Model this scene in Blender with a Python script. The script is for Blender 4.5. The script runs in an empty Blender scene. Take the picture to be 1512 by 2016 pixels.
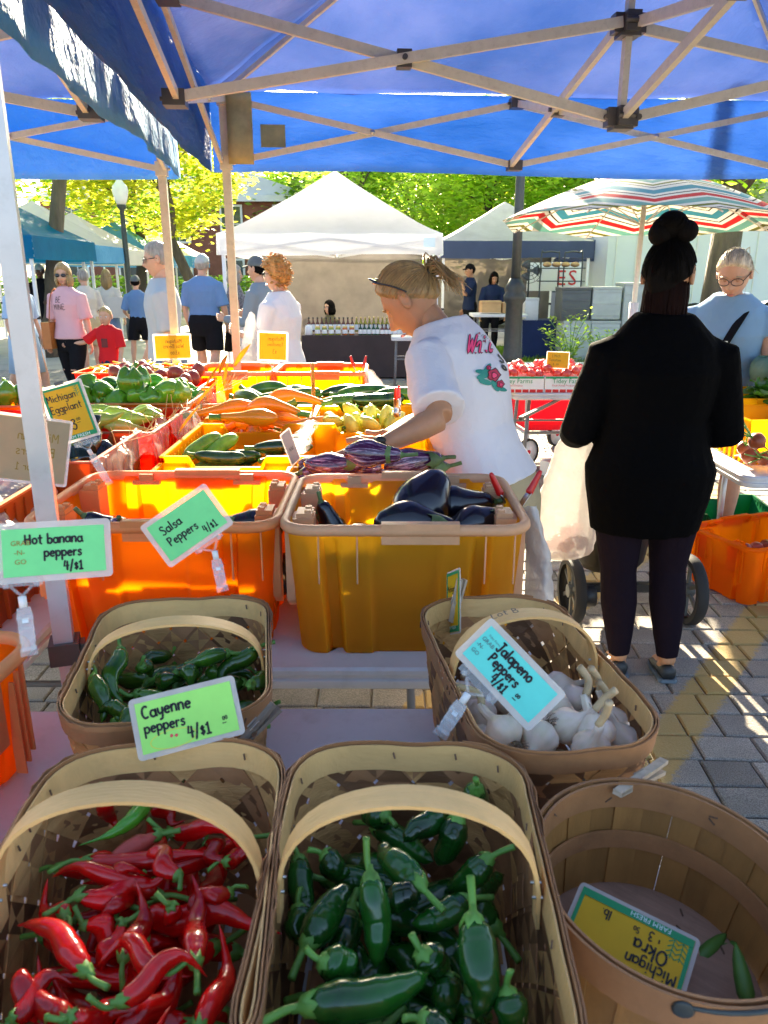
import bpy, bmesh, math, random
from math import sin, cos, pi, radians, atan, atan2, sqrt
from mathutils import Vector, Matrix, Quaternion, noise
from mathutils.bvhtree import BVHTree
random.seed(7)
S = bpy.context.scene
COL = S.collection
TMP = bpy.data.scenes.new('workbench')
# ------------------------------------------------------------------ camera
FPX, CAMH, PITCH = 1515.0, 1.55, radians(17.17)
cd = bpy.data.cameras.new('camera'); cam = bpy.data.objects.new('camera', cd); COL.objects.link(cam)
cam.location = (0, 0, CAMH); cam.rotation_euler = (pi/2-PITCH, 0, 0)
cd.sensor_fit = 'VERTICAL'; cd.sensor_height = 24; cd.lens = FPX/2016*24
cd.clip_start = .02; cd.clip_end = 2000
cd.dof.use_dof = True; cd.dof.focus_distance = 2.6; cd.dof.aperture_fstop = 7.0
S.camera = cam
# ------------------------------------------------------------------ light
SUN_EL, SUN_AZ = radians(21.5), radians(-3)
w = bpy.data.worlds.new('World'); S.world = w; w.use_nodes = True
nt = w.node_tree; nt.nodes.clear()
sky = nt.nodes.new('ShaderNodeTexSky'); sky.sky_type = 'NISHITA'; sky.sun_disc = False
sky.sun_elevation = SUN_EL; sky.sun_rotation = SUN_AZ; sky.dust_density = 2.5; sky.air_density = .8; sky.ozone_density = .5
bg = nt.nodes.new('ShaderNodeBackground'); bg.inputs[1].default_value = .072
wo = nt.nodes.new('ShaderNodeOutputWorld')
nt.links.new(sky.outputs[0], bg.inputs[0]); nt.links.new(bg.outputs[0], wo.inputs[0])
sd = bpy.data.lights.new('sun', 'SUN'); sun = bpy.data.objects.new('sun', sd); COL.objects.link(sun)
sd.energy = 5.0; sd.angle = radians(.6); sd.color = (1, .86, .62)
sun.rotation_euler = (-(pi/2-SUN_EL), 0, -SUN_AZ)
S.view_settings.view_transform = 'Standard'; S.view_settings.look = 'None'
S.view_settings.gamma = 1; S.view_settings.use_curve_mapping = False
S.view_settings.exposure = 2.95
S.render.engine = 'CYCLES'
cy = S.cycles
cy.max_bounces = 10; cy.diffuse_bounces = 5; cy.transmission_bounces = 8; cy.transparent_max_bounces = 16; cy.glossy_bounces = 4
cy.use_denoising = True; cy.sample_clamp_indirect = 8
cy.caustics_reflective = False; cy.caustics_refractive = False

# ------------------------------------------------------------------ measuring helpers (photo pixel -> place)
def ray(px, py):
    x = (px-756)/FPX; y = (1008-py)/FPX
    return Vector((x, cos(PITCH)+y*sin(PITCH), -sin(PITCH)+y*cos(PITCH)))
def atz(px, py, z):
    r = ray(px, py); return Vector((0, 0, CAMH)) + r*((z-CAMH)/r.z)
def aty(px, py, Y):
    r = ray(px, py); return Vector((0, 0, CAMH)) + r*(Y/r.y)
R = radians
def V(*a): return Vector(a)
# ------------------------------------------------------------------ materials
MATS = {}
def mat(name, col, rough=.6, var=.12, scale=8, bump=.0, bscale=60, transl=0, tcol=None, metal=0, spec=.5, alpha=None,
        coat=0, stretch=None, space='Object', dirt=0, dirtcol=(.1, .08, .05), sss=0, col2=None, sheen=0, emis=None, vscale2=None):
    m = bpy.data.materials.new(name); m.use_nodes = True
    n = m.node_tree.nodes; l = m.node_tree.links; b = n['Principled BSDF']; out = n['Material Output']
    tc = n.new('ShaderNodeTexCoord'); mp = n.new('ShaderNodeMapping'); l.new(tc.outputs[space], mp.inputs[0])
    oi = n.new('ShaderNodeObjectInfo')
    # per object shift so that alike things differ
    ad = n.new('ShaderNodeVectorMath'); ad.operation = 'ADD'
    mu = n.new('ShaderNodeVectorMath'); mu.operation = 'SCALE'; mu.inputs['Scale'].default_value = 7
    l.new(oi.outputs['Random'], mu.inputs[0]); l.new(tc.outputs[space], ad.inputs[0]); l.new(mu.outputs[0], ad.inputs[1]); l.new(ad.outputs[0], mp.inputs[0])
    if stretch: mp.inputs['Scale'].default_value = stretch
    nz = n.new('ShaderNodeTexNoise'); nz.inputs['Scale'].default_value = scale; nz.inputs['Detail'].default_value = 5
    nz.inputs['Roughness'].default_value = .6; l.new(mp.outputs[0], nz.inputs['Vector'])
    c = Vector(col)
    mix = n.new('ShaderNodeMix'); mix.data_type = 'RGBA'
    c1 = tuple(max(0, x*(1-var)) for x in c); c2 = tuple(min(1, x*(1+var)) for x in (Vector(col2) if col2 else c))
    mix.inputs[6].default_value = (*c1, 1); mix.inputs[7].default_value = (*c2, 1)
    rmp = n.new('ShaderNodeMapRange'); rmp.inputs[1].default_value = .3; rmp.inputs[2].default_value = .7
    l.new(nz.outputs[0], rmp.inputs[0]); l.new(rmp.outputs[0], mix.inputs[0])
    hs = n.new('ShaderNodeHueSaturation')
    mr = n.new('ShaderNodeMapRange'); mr.inputs[3].default_value = 1-var*.7; mr.inputs[4].default_value = 1+var*.7
    l.new(oi.outputs['Random'], mr.inputs[0]); l.new(mr.outputs[0], hs.inputs['Value']); l.new(mix.outputs[2], hs.inputs['Color'])
    colout = hs.outputs[0]
    if dirt:
        dn = n.new('ShaderNodeTexNoise'); dn.inputs['Scale'].default_value = scale*2.7; dn.inputs['Detail'].default_value = 8; dn.inputs['Roughness'].default_value = .7
        l.new(ad.outputs[0], dn.inputs['Vector'])
        dr = n.new('ShaderNodeMapRange'); dr.inputs[1].default_value = .52; dr.inputs[2].default_value = .75; dr.inputs[4].default_value = dirt
        l.new(dn.outputs[0], dr.inputs[0])
        dm = n.new('ShaderNodeMix'); dm.data_type = 'RGBA'; dm.inputs[7].default_value = (*dirtcol, 1)
        l.new(dr.outputs[0], dm.inputs[0]); l.new(colout, dm.inputs[6]); colout = dm.outputs[2]
    l.new(colout, b.inputs['Base Color'])
    b.inputs['Roughness'].default_value = rough; b.inputs['Metallic'].default_value = metal
    b.inputs['Specular IOR Level'].default_value = spec; b.inputs['Coat Weight'].default_value = coat; b.inputs['Coat Roughness'].default_value = .08
    if sss:
        b.inputs['Subsurface Weight'].default_value = sss; b.inputs['Subsurface Scale'].default_value = .01; b.inputs['Subsurface Radius'].default_value = (1, .4, .2)
    if sheen: b.inputs['Sheen Weight'].default_value = sheen
    if emis: b.inputs['Emission Color'].default_value = (*col, 1); b.inputs['Emission Strength'].default_value = emis
    if bump:
        bn = n.new('ShaderNodeTexNoise'); bn.inputs['Scale'].default_value = bscale; bn.inputs['Detail'].default_value = 4; l.new(mp.outputs[0], bn.inputs['Vector'])
        bp = n.new('ShaderNodeBump'); bp.inputs['Strength'].default_value = min(1, bump*2); bp.inputs['Distance'].default_value = .01*bump/ max(.2, bscale/60)
        l.new(bn.outputs[0], bp.inputs['Height']); l.new(bp.outputs[0], b.inputs['Normal'])
    last = b.outputs[0]
    if transl:
        t = n.new('ShaderNodeBsdfTranslucent')
        if tcol: t.inputs[0].default_value = (*tcol, 1)
        else: l.new(colout, t.inputs[0])
        ms = n.new('ShaderNodeMixShader'); ms.inputs[0].default_value = transl
        l.new(last, ms.inputs[1]); l.new(t.outputs[0], ms.inputs[2]); last = ms.outputs[0]
    if alpha is not None:
        tr = n.new('ShaderNodeBsdfTransparent'); ms = n.new('ShaderNodeMixShader'); ms.inputs[0].default_value = alpha
        l.new(tr.outputs[0], ms.inputs[1]); l.new(last, ms.inputs[2]); last = ms.outputs[0]
    l.new(last, out.inputs[0])
    m['colout'] = 0
    MATS[name] = m
    return m
def nodes_of(m): return m.node_tree.nodes, m.node_tree.links
# ------------------------------------------------------------------ mesh building
class MB:
    def __init__(s): s.v = []; s.f = []; s.m = []; s.uv = []; s.cm = 0
    def add(s, vs, fs, uvs=None):
        o = len(s.v); s.v += [tuple(v) for v in vs]
        for i, f in enumerate(fs):
            s.f.append(tuple(a+o for a in f)); s.m.append(s.cm)
            s.uv.append(uvs[i] if uvs else None)
        return s
    def xform(s, M, start=0):
        for i in range(start, len(s.v)): s.v[i] = tuple(M @ Vector(s.v[i]))
        return s
    def box(s, c, d, rot=None, M=None):
        x, y, z = d[0]/2, d[1]/2, d[2]/2
        vs = [V(a*x, b*y, e*z) for a in (-1, 1) for b in (-1, 1) for e in (-1, 1)]
        if rot is not None: vs = [rot @ v for v in vs]
        vs = [v+Vector(c) for v in vs]
        if M: vs = [M @ v for v in vs]
        return s.add(vs, [(0, 1, 3, 2), (4, 6, 7, 5), (0, 4, 5, 1), (2, 3, 7, 6), (0, 2, 6, 4), (1, 5, 7, 3)])
    def bar(s, a, b, w, h=None, up=V(0, 0, 1)):
        a = Vector(a); b = Vector(b); h = h or w; d = b-a; L = d.length
        if L < 1e-6: return s
        d.normalize(); up = Vector(up)
        if abs(d.dot(up)) > .98: up = V(0, 1, 0)
        x = d.cross(up).normalized(); z = x.cross(d)
        rot = Matrix((x, d, z)).transposed()
        return s.box((a+b)/2, (w, L, h), rot)
    def loft(s, rings, close=True, cap0=True, cap1=True):
        n = len(rings[0]); o = []
        for r in rings: o += [Vector(p) for p in r]
        fs = []; uv = []; m = len(rings)
        for i in range(m-1):
            for j in range(n if close else n-1):
                k = (j+1) % n
                fs.append((i*n+j, i*n+k, (i+1)*n+k, (i+1)*n+j))
                uv.append([(j/n, i/(m-1)), ((j+1)/n, i/(m-1)), ((j+1)/n, (i+1)/(m-1)), (j/n, (i+1)/(m-1))])
        if cap0 and close: fs.append(tuple(reversed(range(n)))); uv.append([(.5, 0)]*n)
        if cap1 and close: fs.append(tuple(range((m-1)*n, m*n))); uv.append([(.5, 1)]*n)
        return s.add(o, fs, uv)
    def tube(s, pts, rad, n=8, lobes=0, amp=0, flat=1.0, up=None, cap=True):
        pts = [Vector(p) for p in pts]; m = len(pts)
        if not hasattr(rad, '__len__'): rad = [rad]*m
        rings = []; ref = None
        for i, p in enumerate(pts):
            t = (pts[min(i+1, m-1)]-pts[max(i-1, 0)])
            if t.length < 1e-9: t = V(0, 0, 1)
            t.normalize()
            if ref is None:
                ref = Vector(up) if up is not None else (V(0, 0, 1) if abs(t.z) < .9 else V(1, 0, 0))
            x = ref - t*ref.dot(t)
            if x.length < 1e-5: x = t.orthogonal()
            x.normalize(); ref = x; y = t.cross(x)
            r = rad[i]; ring = []
            for j in range(n):
                a = 2*pi*j/n; rr = r*(1+amp*cos(lobes*a)) if lobes else r
                ring.append(p + x*cos(a)*rr*flat + y*sin(a)*rr)
            rings.append(ring)
        return s.loft(rings, True, cap, cap)
    def lathe(s, prof, n=24, c=(0, 0, 0), lobes=0, amp=0, capt=True, capb=True):
        rings = [[V(c[0]+r*(1+amp*cos(lobes*2*pi*j/n))*cos(2*pi*j/n), c[1]+r*(1+amp*cos(lobes*2*pi*j/n))*sin(2*pi*j/n), c[2]+z) for j in range(n)] for r, z in prof]
        return s.loft(rings, True, capb, capt)
    def sphere(s, c, r, n=12, m=8, M=None):
        rx, ry, rz = r if hasattr(r, '__len__') else (r, r, r)
        rings = []
        for i in range(m+1):
            a = pi*i/m - pi/2; k = max(cos(a), .02)
            rings.append([V(rx*k*cos(2*pi*j/n), ry*k*sin(2*pi*j/n), rz*sin(a)) for j in range(n)])
        if M: rings = [[M @ p for p in q] for q in rings]
        rings = [[p+Vector(c) for p in q] for q in rings]
        return s.loft(rings)
    def sheet(s, fn, nu, nv, thick=0):
        P = [[Vector(fn(i/nu, j/nv)) for j in range(nv+1)] for i in range(nu+1)]
        def idx(i, j): return i*(nv+1)+j
        vs = [p for q in P for p in q]; fs = []; uv = []
        for i in range(nu):
            for j in range(nv):
                fs.append((idx(i, j), idx(i+1, j), idx(i+1, j+1), idx(i, j+1)))
                uv.append([(i/nu, j/nv), ((i+1)/nu, j/nv), ((i+1)/nu, (j+1)/nv), (i/nu, (j+1)/nv)])
        if not thick: return s.add(vs, fs, uv)
        N = len(vs); nrm = []
        for i in range(nu+1):
            for j in range(nv+1):
                a = P[min(i+1, nu)][j]-P[max(i-1, 0)][j]; b = P[i][min(j+1, nv)]-P[i][max(j-1, 0)]
                c = a.cross(b); nrm.append(c.normalized() if c.length > 1e-12 else V(0, 0, 1))
        vs2 = [v-n*thick for v, n in zip(vs, nrm)]
        fs2 = [tuple(reversed([a+N for a in f])) for f in fs]
        edge = []
        for i in range(nu): edge += [(idx(i+1, 0), idx(i, 0), idx(i, 0)+N, idx(i+1, 0)+N), (idx(i, nv), idx(i+1, nv), idx(i+1, nv)+N, idx(i, nv)+N)]
        for j in range(nv): edge += [(idx(0, j), idx(0, j+1), idx(0, j+1)+N, idx(0, j)+N), (idx(nu, j+1), idx(nu, j), idx(nu, j)+N, idx(nu, j+1)+N)]
        return s.add(vs+vs2, fs+fs2+edge, uv+[list(reversed(q)) for q in uv]+[[(.5, .5)]*4]*len(edge))
    def mesh(s, name, mats, smooth=True, auto=None):
        me = bpy.data.meshes.new(name); me.from_pydata(s.v, [], s.f)
        for m in (mats if isinstance(mats, (list, tuple)) else [mats]): me.materials.append(MATS[m] if isinstance(m, str) else m)
        if any(s.uv):
            ul = me.uv_layers.new(name='UVMap'); k = 0
            for p, u in zip(me.polygons, s.uv):
                for q in range(p.loop_total): ul.data[p.loop_start+q].uv = u[q] if u else (0, 0)
        for p, mi in zip(me.polygons, s.m): p.material_index = mi
        if smooth:
            me.polygons.foreach_set('use_smooth', [True]*len(me.polygons))
            if auto is not None:
                me.set_sharp_from_angle(angle=radians(auto))
        me.update()
        return me
    def build(s, name, mats, parent=None, smooth=True, auto=None, loc=None, **tags):
        me = s.mesh(name, mats, smooth, auto)
        return link(name, me, parent, loc, **tags)
def link(name, me, parent=None, loc=None, **tags):
    o = bpy.data.objects.new(name, me); COL.objects.link(o)
    if parent: o.parent = parent
    if loc is not None: o.location = loc
    for k, v in tags.items(): o[k] = v
    return o
def empty(name, loc=(0, 0, 0), rz=0, label=None, cat=None, group=None, rot=None):
    o = bpy.data.objects.new(name, None); COL.objects.link(o); o.location = loc
    o.rotation_euler = rot if rot else (0, 0, rz); o.empty_display_size = .05
    tag(o, label, cat, group); return o
def tag(o, label=None, cat=None, group=None, kind=None):
    if label: o['label'] = label
    if cat: o['category'] = cat
    if group: o['group'] = group
    if kind: o['kind'] = kind
    return o
def copy_tree(o, parent=None, kids=None):
    c = o.copy(); COL.objects.link(c)
    if parent: c.parent = parent
    for ch in o.children: copy_tree(ch, c)
    return c
def cr(pts, n=6):
    """Catmull-Rom smoothing of a polyline"""
    P = [Vector(p) for p in pts]
    if len(P) < 3: return P
    out = []
    for i in range(len(P)-1):
        p0 = P[max(i-1, 0)]; p1 = P[i]; p2 = P[i+1]; p3 = P[min(i+2, len(P)-1)]
        for k in range(n):
            t = k/n
            out.append(.5*((2*p1)+(p2-p0)*t+(2*p0-5*p1+4*p2-p3)*t*t+(3*p1-p0-3*p2+p3)*t**3))
    out.append(P[-1]); return out
def rrect(hx, hy, r, n=6):
    """rounded rectangle outline, list of (x,y,nx,ny), counter-clockwise"""
    out = []
    for cx, cy, a0 in ((hx-r, hy-r, 0), (-hx+r, hy-r, 90), (-hx+r, -hy+r, 180), (hx-r, -hy+r, 270)):
        for k in range(n+1):
            a = R(a0+90*k/n); out.append((cx+r*cos(a), cy+r*sin(a), cos(a), sin(a)))
    return out
def resample(out, step):
    """densify closed outline"""
    res = []; n = len(out)
    for i in range(n):
        a = out[i]; b = out[(i+1) % n]; L = sqrt((a[0]-b[0])**2+(a[1]-b[1])**2); k = max(1, int(L/step+.5))
        for j in range(k):
            t = j/k; q = [a[e]*(1-t)+b[e]*t for e in range(4)]; m = sqrt(q[2]**2+q[3]**2); res.append((q[0], q[1], q[2]/m, q[3]/m))
    return res
def rnd(a, b): return random.uniform(a, b)

# ------------------------------------------------------------------ the palette
mat('fabric_blue', (.07, .22, .52), .6, .12, 1.1, .8, 12, transl=.55, spec=.2, stretch=(1, 1, 3), col2=(.14, .26, .53))
mat('fabric_blue_inner', (.14, .26, .56), .6, .08, .9, .8, 10, transl=.5, spec=.2, col2=(.30, .36, .60))
mat('fabric_teal', (.01, .22, .42), .6, .1, 3, .3, 14, transl=.6, spec=.2)
mat('fabric_sky', (.14, .50, .85), .65, .1, 1.5, .7, 12, transl=.5, spec=.25, tcol=(.05, .2, .5), col2=(.22, .56, .88))
mat('fabric_white', (.82, .82, .84), .6, .04, 3, .3, 10, transl=.68)
mat('fabric_navy', (.04, .06, .13), .6, .1, 3, .3, 10, transl=.2)
mat('fabric_grey', (.6, .63, .66), .6, .1, 3, .3, 10, transl=.6)
mat('frame_cream', (.62, .59, .48), .4, .08, 20, .05, 90, dirt=.25)
mat('frame_grey', (.17, .16, .165), .45, .08, 20, .1, 90)
mat('frame_light', (.55, .56, .58), .3, .05, 12, .05, 60, metal=.3, dirt=.15)
mat('bracket', (.09, .085, .08), .4, .1, 20, metal=.3)
mat('plastic_black', (.012, .012, .013), .45, .1, 20)
mat('metal', (.5, .5, .5), .3, .1, 30, metal=1)
mat('dark_metal', (.05, .06, .06), .5, .15, 20, .1, metal=.4)
mat('khaki_cloth', (.7, .6, .33), .8, .2, 10, .2, transl=.75)
mat('maroon', (.12, .01, .01), .7)
mat('orange', (.85, .27, .01), .38, .12, 5, .12, 45, transl=.8, tcol=(1., .46, .015), dirt=.32, dirtcol=(.3, .08, .01), spec=.4)
mat('orange_rim', (.80, .33, .12), .45, .08, 12, .2, 80, transl=.35, dirt=.2, dirtcol=(.4, .2, .08))
mat('amber', (.95, .50, .05), .38, .12, 5, .12, 45, transl=.82, tcol=(1., .70, .06), dirt=.3, dirtcol=(.5, .25, .04), spec=.4)
mat('amber_rim', (.75, .45, .25), .45, .08, 12, .2, 80, transl=.35, dirt=.2, dirtcol=(.4, .25, .12))
mat('yellow', (.82, .45, .01), .36, .08, 5, .08, 45, transl=.78, tcol=(1., .74, .03), dirt=.1, dirtcol=(.4, .25, .02), spec=.4)
mat('redplastic', (.62, .03, .01), .35, .12, 5, .1, 45, transl=.65, tcol=(1., .06, .015), spec=.4)
mat('brownorange', (.42, .11, .02), .42, .12, 5, .1, 45, transl=.35, tcol=(.8, .2, .02))
mat('rim_red', (.5, .1, .05), .4, .1, 12, transl=.25)
mat('greenplastic', (.005, .2, .06), .35, .1, 5, transl=.25)
mat('whiteplastic', (.62, .62, .64), .4, .05, 6, .15, 30, dirt=.35, dirtcol=(.35, .33, .31))
mat('clear', (.75, .8, .82), .05, 0, spec=1, alpha=.16)
mat('laminate', (.85, .82, .78), .12, .04, 40, .1, 40, transl=.3, alpha=.5, spec=.7)
mat('bag', (.6, .58, .56), .35, .05, 20, .8, 40, transl=.3, alpha=.8)
mat('bag_clear', (.8, .8, .78), .15, .05, 20, .8, 60, transl=.4, alpha=.22, spec=.9)
mat('wood', (.52, .25, .075), .6, .22, 7, .35, 90, stretch=(1, 1, 6), transl=.12, tcol=(.8, .35, .08), dirt=.2, dirtcol=(.14, .07, .02), col2=(.58, .33, .12))
mat('wood_pale', (.78, .47, .18), .55, .14, 9, .3, 90, dirt=.2, dirtcol=(.3, .17, .07), stretch=(.35, 3, 1))
mat('wood_mid', (.16, .07, .025), .6, .25, 9, .25, 90, stretch=(1, 1, 6), transl=.1, tcol=(.7, .3, .07), dirt=.2, dirtcol=(.1, .05, .02))
mat('wood_rim', (.34, .155, .06), .6, .2, 10, .25, 90, dirt=.3, dirtcol=(.1, .05, .03))
mat('wood_dark', (.14, .08, .05), .7, .3, 20, .3, 90)
mat('stave', (.36, .17, .045), .55, .2, 8, .2, 90, stretch=(3, 3, .6), transl=.1, dirt=.2, dirtcol=(.12, .05, .02))
mat('disc_wood', (.36, .22, .16), .65, .2, 12, .3, 90, stretch=(6, .6, 1), dirt=.3, dirtcol=(.1, .06, .04))
mat('peg_wood', (.42, .34, .25), .7, .2, 30, .3, 90, dirt=.4, dirtcol=(.1, .08, .06))
mat('peg_dark', (.13, .1, .08), .7, .2, 30, .3, 90)
mat('ink', (.01, .01, .012), .6, 0)
mat('paper_green', (.2, .78, .27), .6, .05, 30)
mat('paper_lime', (.38, .85, .16), .6, .05, 30)
mat('paper_aqua', (.12, .70, .60), .6, .05, 30)
mat('paper_yellow', (.85, .55, .015), .6, .04, 30, transl=.3)
mat('paper_glow', (.9, .75, .05), .6, .04, 30, transl=.55)
mat('paper_beige', (.62, .5, .3), .6, .04, 30, transl=.5)
mat('paper_white', (.8, .8, .78), .6, .03, 30)
mat('print_green', (.01, .3, .11), .6, .05, 30)
mat('print_brown', (.35, .22, .02), .6, .05, 30)
mat('print_grey', (.1, .14, .15), .6, .05)
mat('print_pale', (.75, .9, .9), .6, .05)
mat('hotgreen', (.03, .8, .02), .6, .05)
mat('chili', (.50, .003, .003), .2, .4, 14, .25, 26, spec=.45, coat=.35)
mat('chili_dull', (.5, .07, .05), .4, .3, 14, .25, 60)
mat('chili_green', (.06, .25, .015), .2, .3, 12, .1, 30, coat=.4)
mat('stem', (.11, .27, .04), .5, .25, 30, .2, 90)
mat('jalapeno', (.003, .036, .005), .2, .4, 9, .15, 26, spec=.45, coat=.4, col2=(.012, .09, .008))
mat('salsa', (.006, .045, .006), .18, .4, 9, .1, 26, coat=.5, col2=(.04, .13, .008))
mat('bell', (.05, .2, .012), .16, .3, 6, .1, 20, coat=.6, col2=(.14, .36, .02), transl=.12)
mat('banana', (.42, .55, .09), .2, .15, 6, .08, 20, coat=.5, transl=.15)
mat('poblano', (.006, .018, .012), .1, .2, 9, .12, 20, coat=.8)
mat('zucchini', (.012, .045, .012), .22, .3, 30, .05, 60, coat=.4, col2=(.03, .09, .02))
mat('zucchini_sunlit', (.2, .38, .03), .22, .3, 30, .05, 60, coat=.4)  # lit copy of the zucchini skin, sunlight put into the green
mat('cucumber', (.03, .13, .015), .24, .3, 14, .05, 60, coat=.4, col2=(.1, .25, .03))
mat('squash', (.85, .3, .008), .25, .1, 10, .05, 40, coat=.4, transl=.1)
mat('pattypan', (.6, .6, .12), .3, .15, 10, .05, 40, transl=.15)
mat('eggplant', (.004, .002, .007), .22, .2, 10, .06, 14, coat=.35, spec=.6)
mat('calyx', (.09, .15, .04), .55, .4, 30, .3, 60)
mat('onion', (.35, .07, .05), .3, .3, 20, .05)
mat('beans', (.8, .68, .06), .35, .15, 10)
mat('tomato', (.72, .05, .03), .15, .15, 9, coat=.6)
mat('garlic', (.86, .74, .54), .55, .14, 60, .25, 50, stretch=(1, 1, .2), col2=(.8, .66, .6), transl=.1)
mat('garlic_stem', (.5, .36, .2), .6, .2, 30)
mat('roots', (.2, .13, .08), .8, .3, 40)
mat('beet', (.35, .07, .02), .4, .3, 20, .15)
mat('okra', (.07, .18, .03), .5, .2, 20)
mat('leafgreen', (.05, .2, .02), .4, .3, 12, .3, 30, transl=.4, tcol=(.18, .42, .03))
mat('husk', (.75, .36, .03), .6, .25, 20, .2, transl=.5)
mat('straw', (.65, .48, .22), .6, .25, 20, .2, transl=.3)
mat('redgrip', (.5, .008, .008), .3, .1, 20)
mat('brick_red', (.24, .09, .055), .8, .2, 3, .3, 30)
mat('siding', (.62, .64, .66), .6, .05, 2)
mat('trim_white', (.75, .75, .74), .5, .04)
mat('glass_dark', (.04, .06, .06), .08, .2, 3, spec=.8)
mat('roofing', (.3, .36, .4), .8, .1, 3)
mat('mesh_wall', (.17, .15, .13), .8, .2, 2, .2, 6, transl=.3, alpha=.86)
mat('cloth_brown', (.055, .035, .032), .85, .15, 3, .3, 6)
mat('cloth_navy', (.008, .02, .09), .85, .15, 3, .3, 6)
mat('bin_grey', (.42, .45, .42), .5, .08)
mat('bin_dark', (.09, .1, .1), .5, .08)
mat('card', (.5, .3, .13), .8, .1)
mat('truck_white', (.7, .74, .78), .3, .03, 2)
mat('rubber', (.02, .02, .02), .8, .2)
mat('wheel_white', (.75, .73, .68), .4)
mat('wagon_red', (.75, .01, .04), .6, .06, 4, .2, 10, transl=.45, tcol=(1, .02, .06))
mat('stroller_tan', (.2, .17, .1), .4, .1)
mat('bark', (.11, .08, .055), .9, .35, 9, .8, 18, stretch=(1, 1, .25))
mat('leaves_a', (.07, .14, .012), .5, .5, .6, transl=.72, tcol=(.62, .85, .08))
mat('leaves_b', (.05, .11, .015), .5, .45, .5, transl=.7, tcol=(.42, .68, .07))
mat('leaves_c', (.12, .15, .012), .5, .5, .6, transl=.72, tcol=(.9, .9, .08))
mat('grass', (.09, .18, .02), .7, .3, 4, transl=.4, tcol=(.3, .5, .03))
mat('soil', (.06, .045, .03), .9, .3, 8, .4)
# ================================================================== ground
def paver_material():
    m = mat('paver', (.235, .21, .18), .8, .22, 2.2, .5, 120, dirt=.35, dirtcol=(.09, .075, .06), space='Object')
    n, l = nodes_of(m); b = n['Principled BSDF']
    src = b.inputs['Base Color'].links[0].from_socket
    g = n.new('ShaderNodeNewGeometry')
    sp = n.new('ShaderNodeTexNoise'); sp.inputs['Scale'].default_value = 260; sp.inputs['Detail'].default_value = 2; l.new(g.outputs['Position'], sp.inputs['Vector'])
    r = n.new('ShaderNodeMapRange'); r.inputs[1].default_value = .35; r.inputs[2].default_value = .65; r.inputs[3].default_value = .6; r.inputs[4].default_value = 1.35; l.new(sp.outputs[0], r.inputs[0])
    big = n.new('ShaderNodeTexNoise'); big.inputs['Scale'].default_value = 1.3; big.inputs['Detail'].default_value = 4; l.new(g.outputs['Position'], big.inputs['Vector'])
    r2 = n.new('ShaderNodeMapRange'); r2.inputs[1].default_value = .3; r2.inputs[2].default_value = .7; r2.inputs[3].default_value = .75; r2.inputs[4].default_value = 1.2; l.new(big.outputs[0], r2.inputs[0])
    mu = n.new('ShaderNodeMath'); mu.operation = 'MULTIPLY'; l.new(r.outputs[0], mu.inputs[0]); l.new(r2.outputs[0], mu.inputs[1])
    vm = n.new('ShaderNodeVectorMath'); vm.operation = 'SCALE'; l.new(src, vm.inputs[0]); l.new(mu.outputs[0], vm.inputs['Scale'])
    cur = vm.outputs[0]
    # worn yellow paint along two straight stripes (real paint, fixed in the place)
    wn = n.new('ShaderNodeTexNoise'); wn.inputs['Scale'].default_value = 55; wn.inputs['Detail'].default_value = 5; l.new(g.outputs['Position'], wn.inputs['Vector'])
    for (a, c, wd) in ((atz(1500, 1205, 0), atz(1290, 1500, 0), .085), (atz(1075, 1225, 0), atz(1215, 1120, 0), .10)):
        d = (c-a).normalized(); nn = V(-d.y, d.x, 0)
        s1 = n.new('ShaderNodeVectorMath'); s1.operation = 'SUBTRACT'; l.new(g.outputs['Position'], s1.inputs[0]); s1.inputs[1].default_value = a
        dt = n.new('ShaderNodeVectorMath'); dt.operation = 'DOT_PRODUCT'; l.new(s1.outputs[0], dt.inputs[0]); dt.inputs[1].default_value = nn
        ab = n.new('ShaderNodeMath'); ab.operation = 'ABSOLUTE'; l.new(dt.outputs['Value'], ab.inputs[0])
        q = n.new('ShaderNodeMath'); q.operation = 'MULTIPLY_ADD'; l.new(wn.outputs[0], q.inputs[0]); q.inputs[1].default_value = .06; l.new(ab.outputs[0], q.inputs[2])
        rr = n.new('ShaderNodeMapRange'); rr.inputs[1].default_value = wd+.03; rr.inputs[2].default_value = wd+.012; rr.inputs[4].default_value = .75; l.new(q.outputs[0], rr.inputs[0])
        mx = n.new('ShaderNodeMix'); mx.data_type = 'RGBA'; l.new(rr.outputs[0], mx.inputs[0]); l.new(cur, mx.inputs[6]); mx.inputs[7].default_value = (.42, .27, .06, 1); cur = mx.outputs[2]
    l.new(cur, b.inputs['Base Color'])
paver_material()
mat('ground_mat', (.36, .325, .27), .9, .25, .6, .3, 9, dirt=.3, dirtcol=(.12, .1, .08))
g = MB(); g.sheet(lambda u, v: (-400+800*u, -60+900*v, -.014), 8, 8); g.build('ground', 'ground_mat', kind='structure')
PX, PY = .168, .142
def paver_mb(w, d, x=0, y=0, mb=None, tilt=(0, 0), dz=0):
    mb = mb or MB(); b = .006; hx, hy = w/2, d/2
    lo = [V(-hx, -hy, -.03), V(hx, -hy, -.03), V(hx, hy, -.03), V(-hx, hy, -.03)]
    md = [V(-hx, -hy, -.006), V(hx, -hy, -.006), V(hx, hy, -.006), V(-hx, hy, -.006)]
    hi = [V(-hx+b, -hy+b, 0), V(hx-b, -hy+b, 0), V(hx-b, hy-b, 0), V(-hx+b, hy-b, 0)]
    vs = [p+V(x, y, dz+tilt[0]*p.x+tilt[1]*p.y) for p in lo+md+hi]
    fs = [(8, 9, 10, 11)]+[(k*4+i, k*4+(i+1) % 4, k*4+4+(i+1) % 4, k*4+4+i) for k in (0, 1) for i in range(4)]
    return mb.add(vs, fs)
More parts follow.
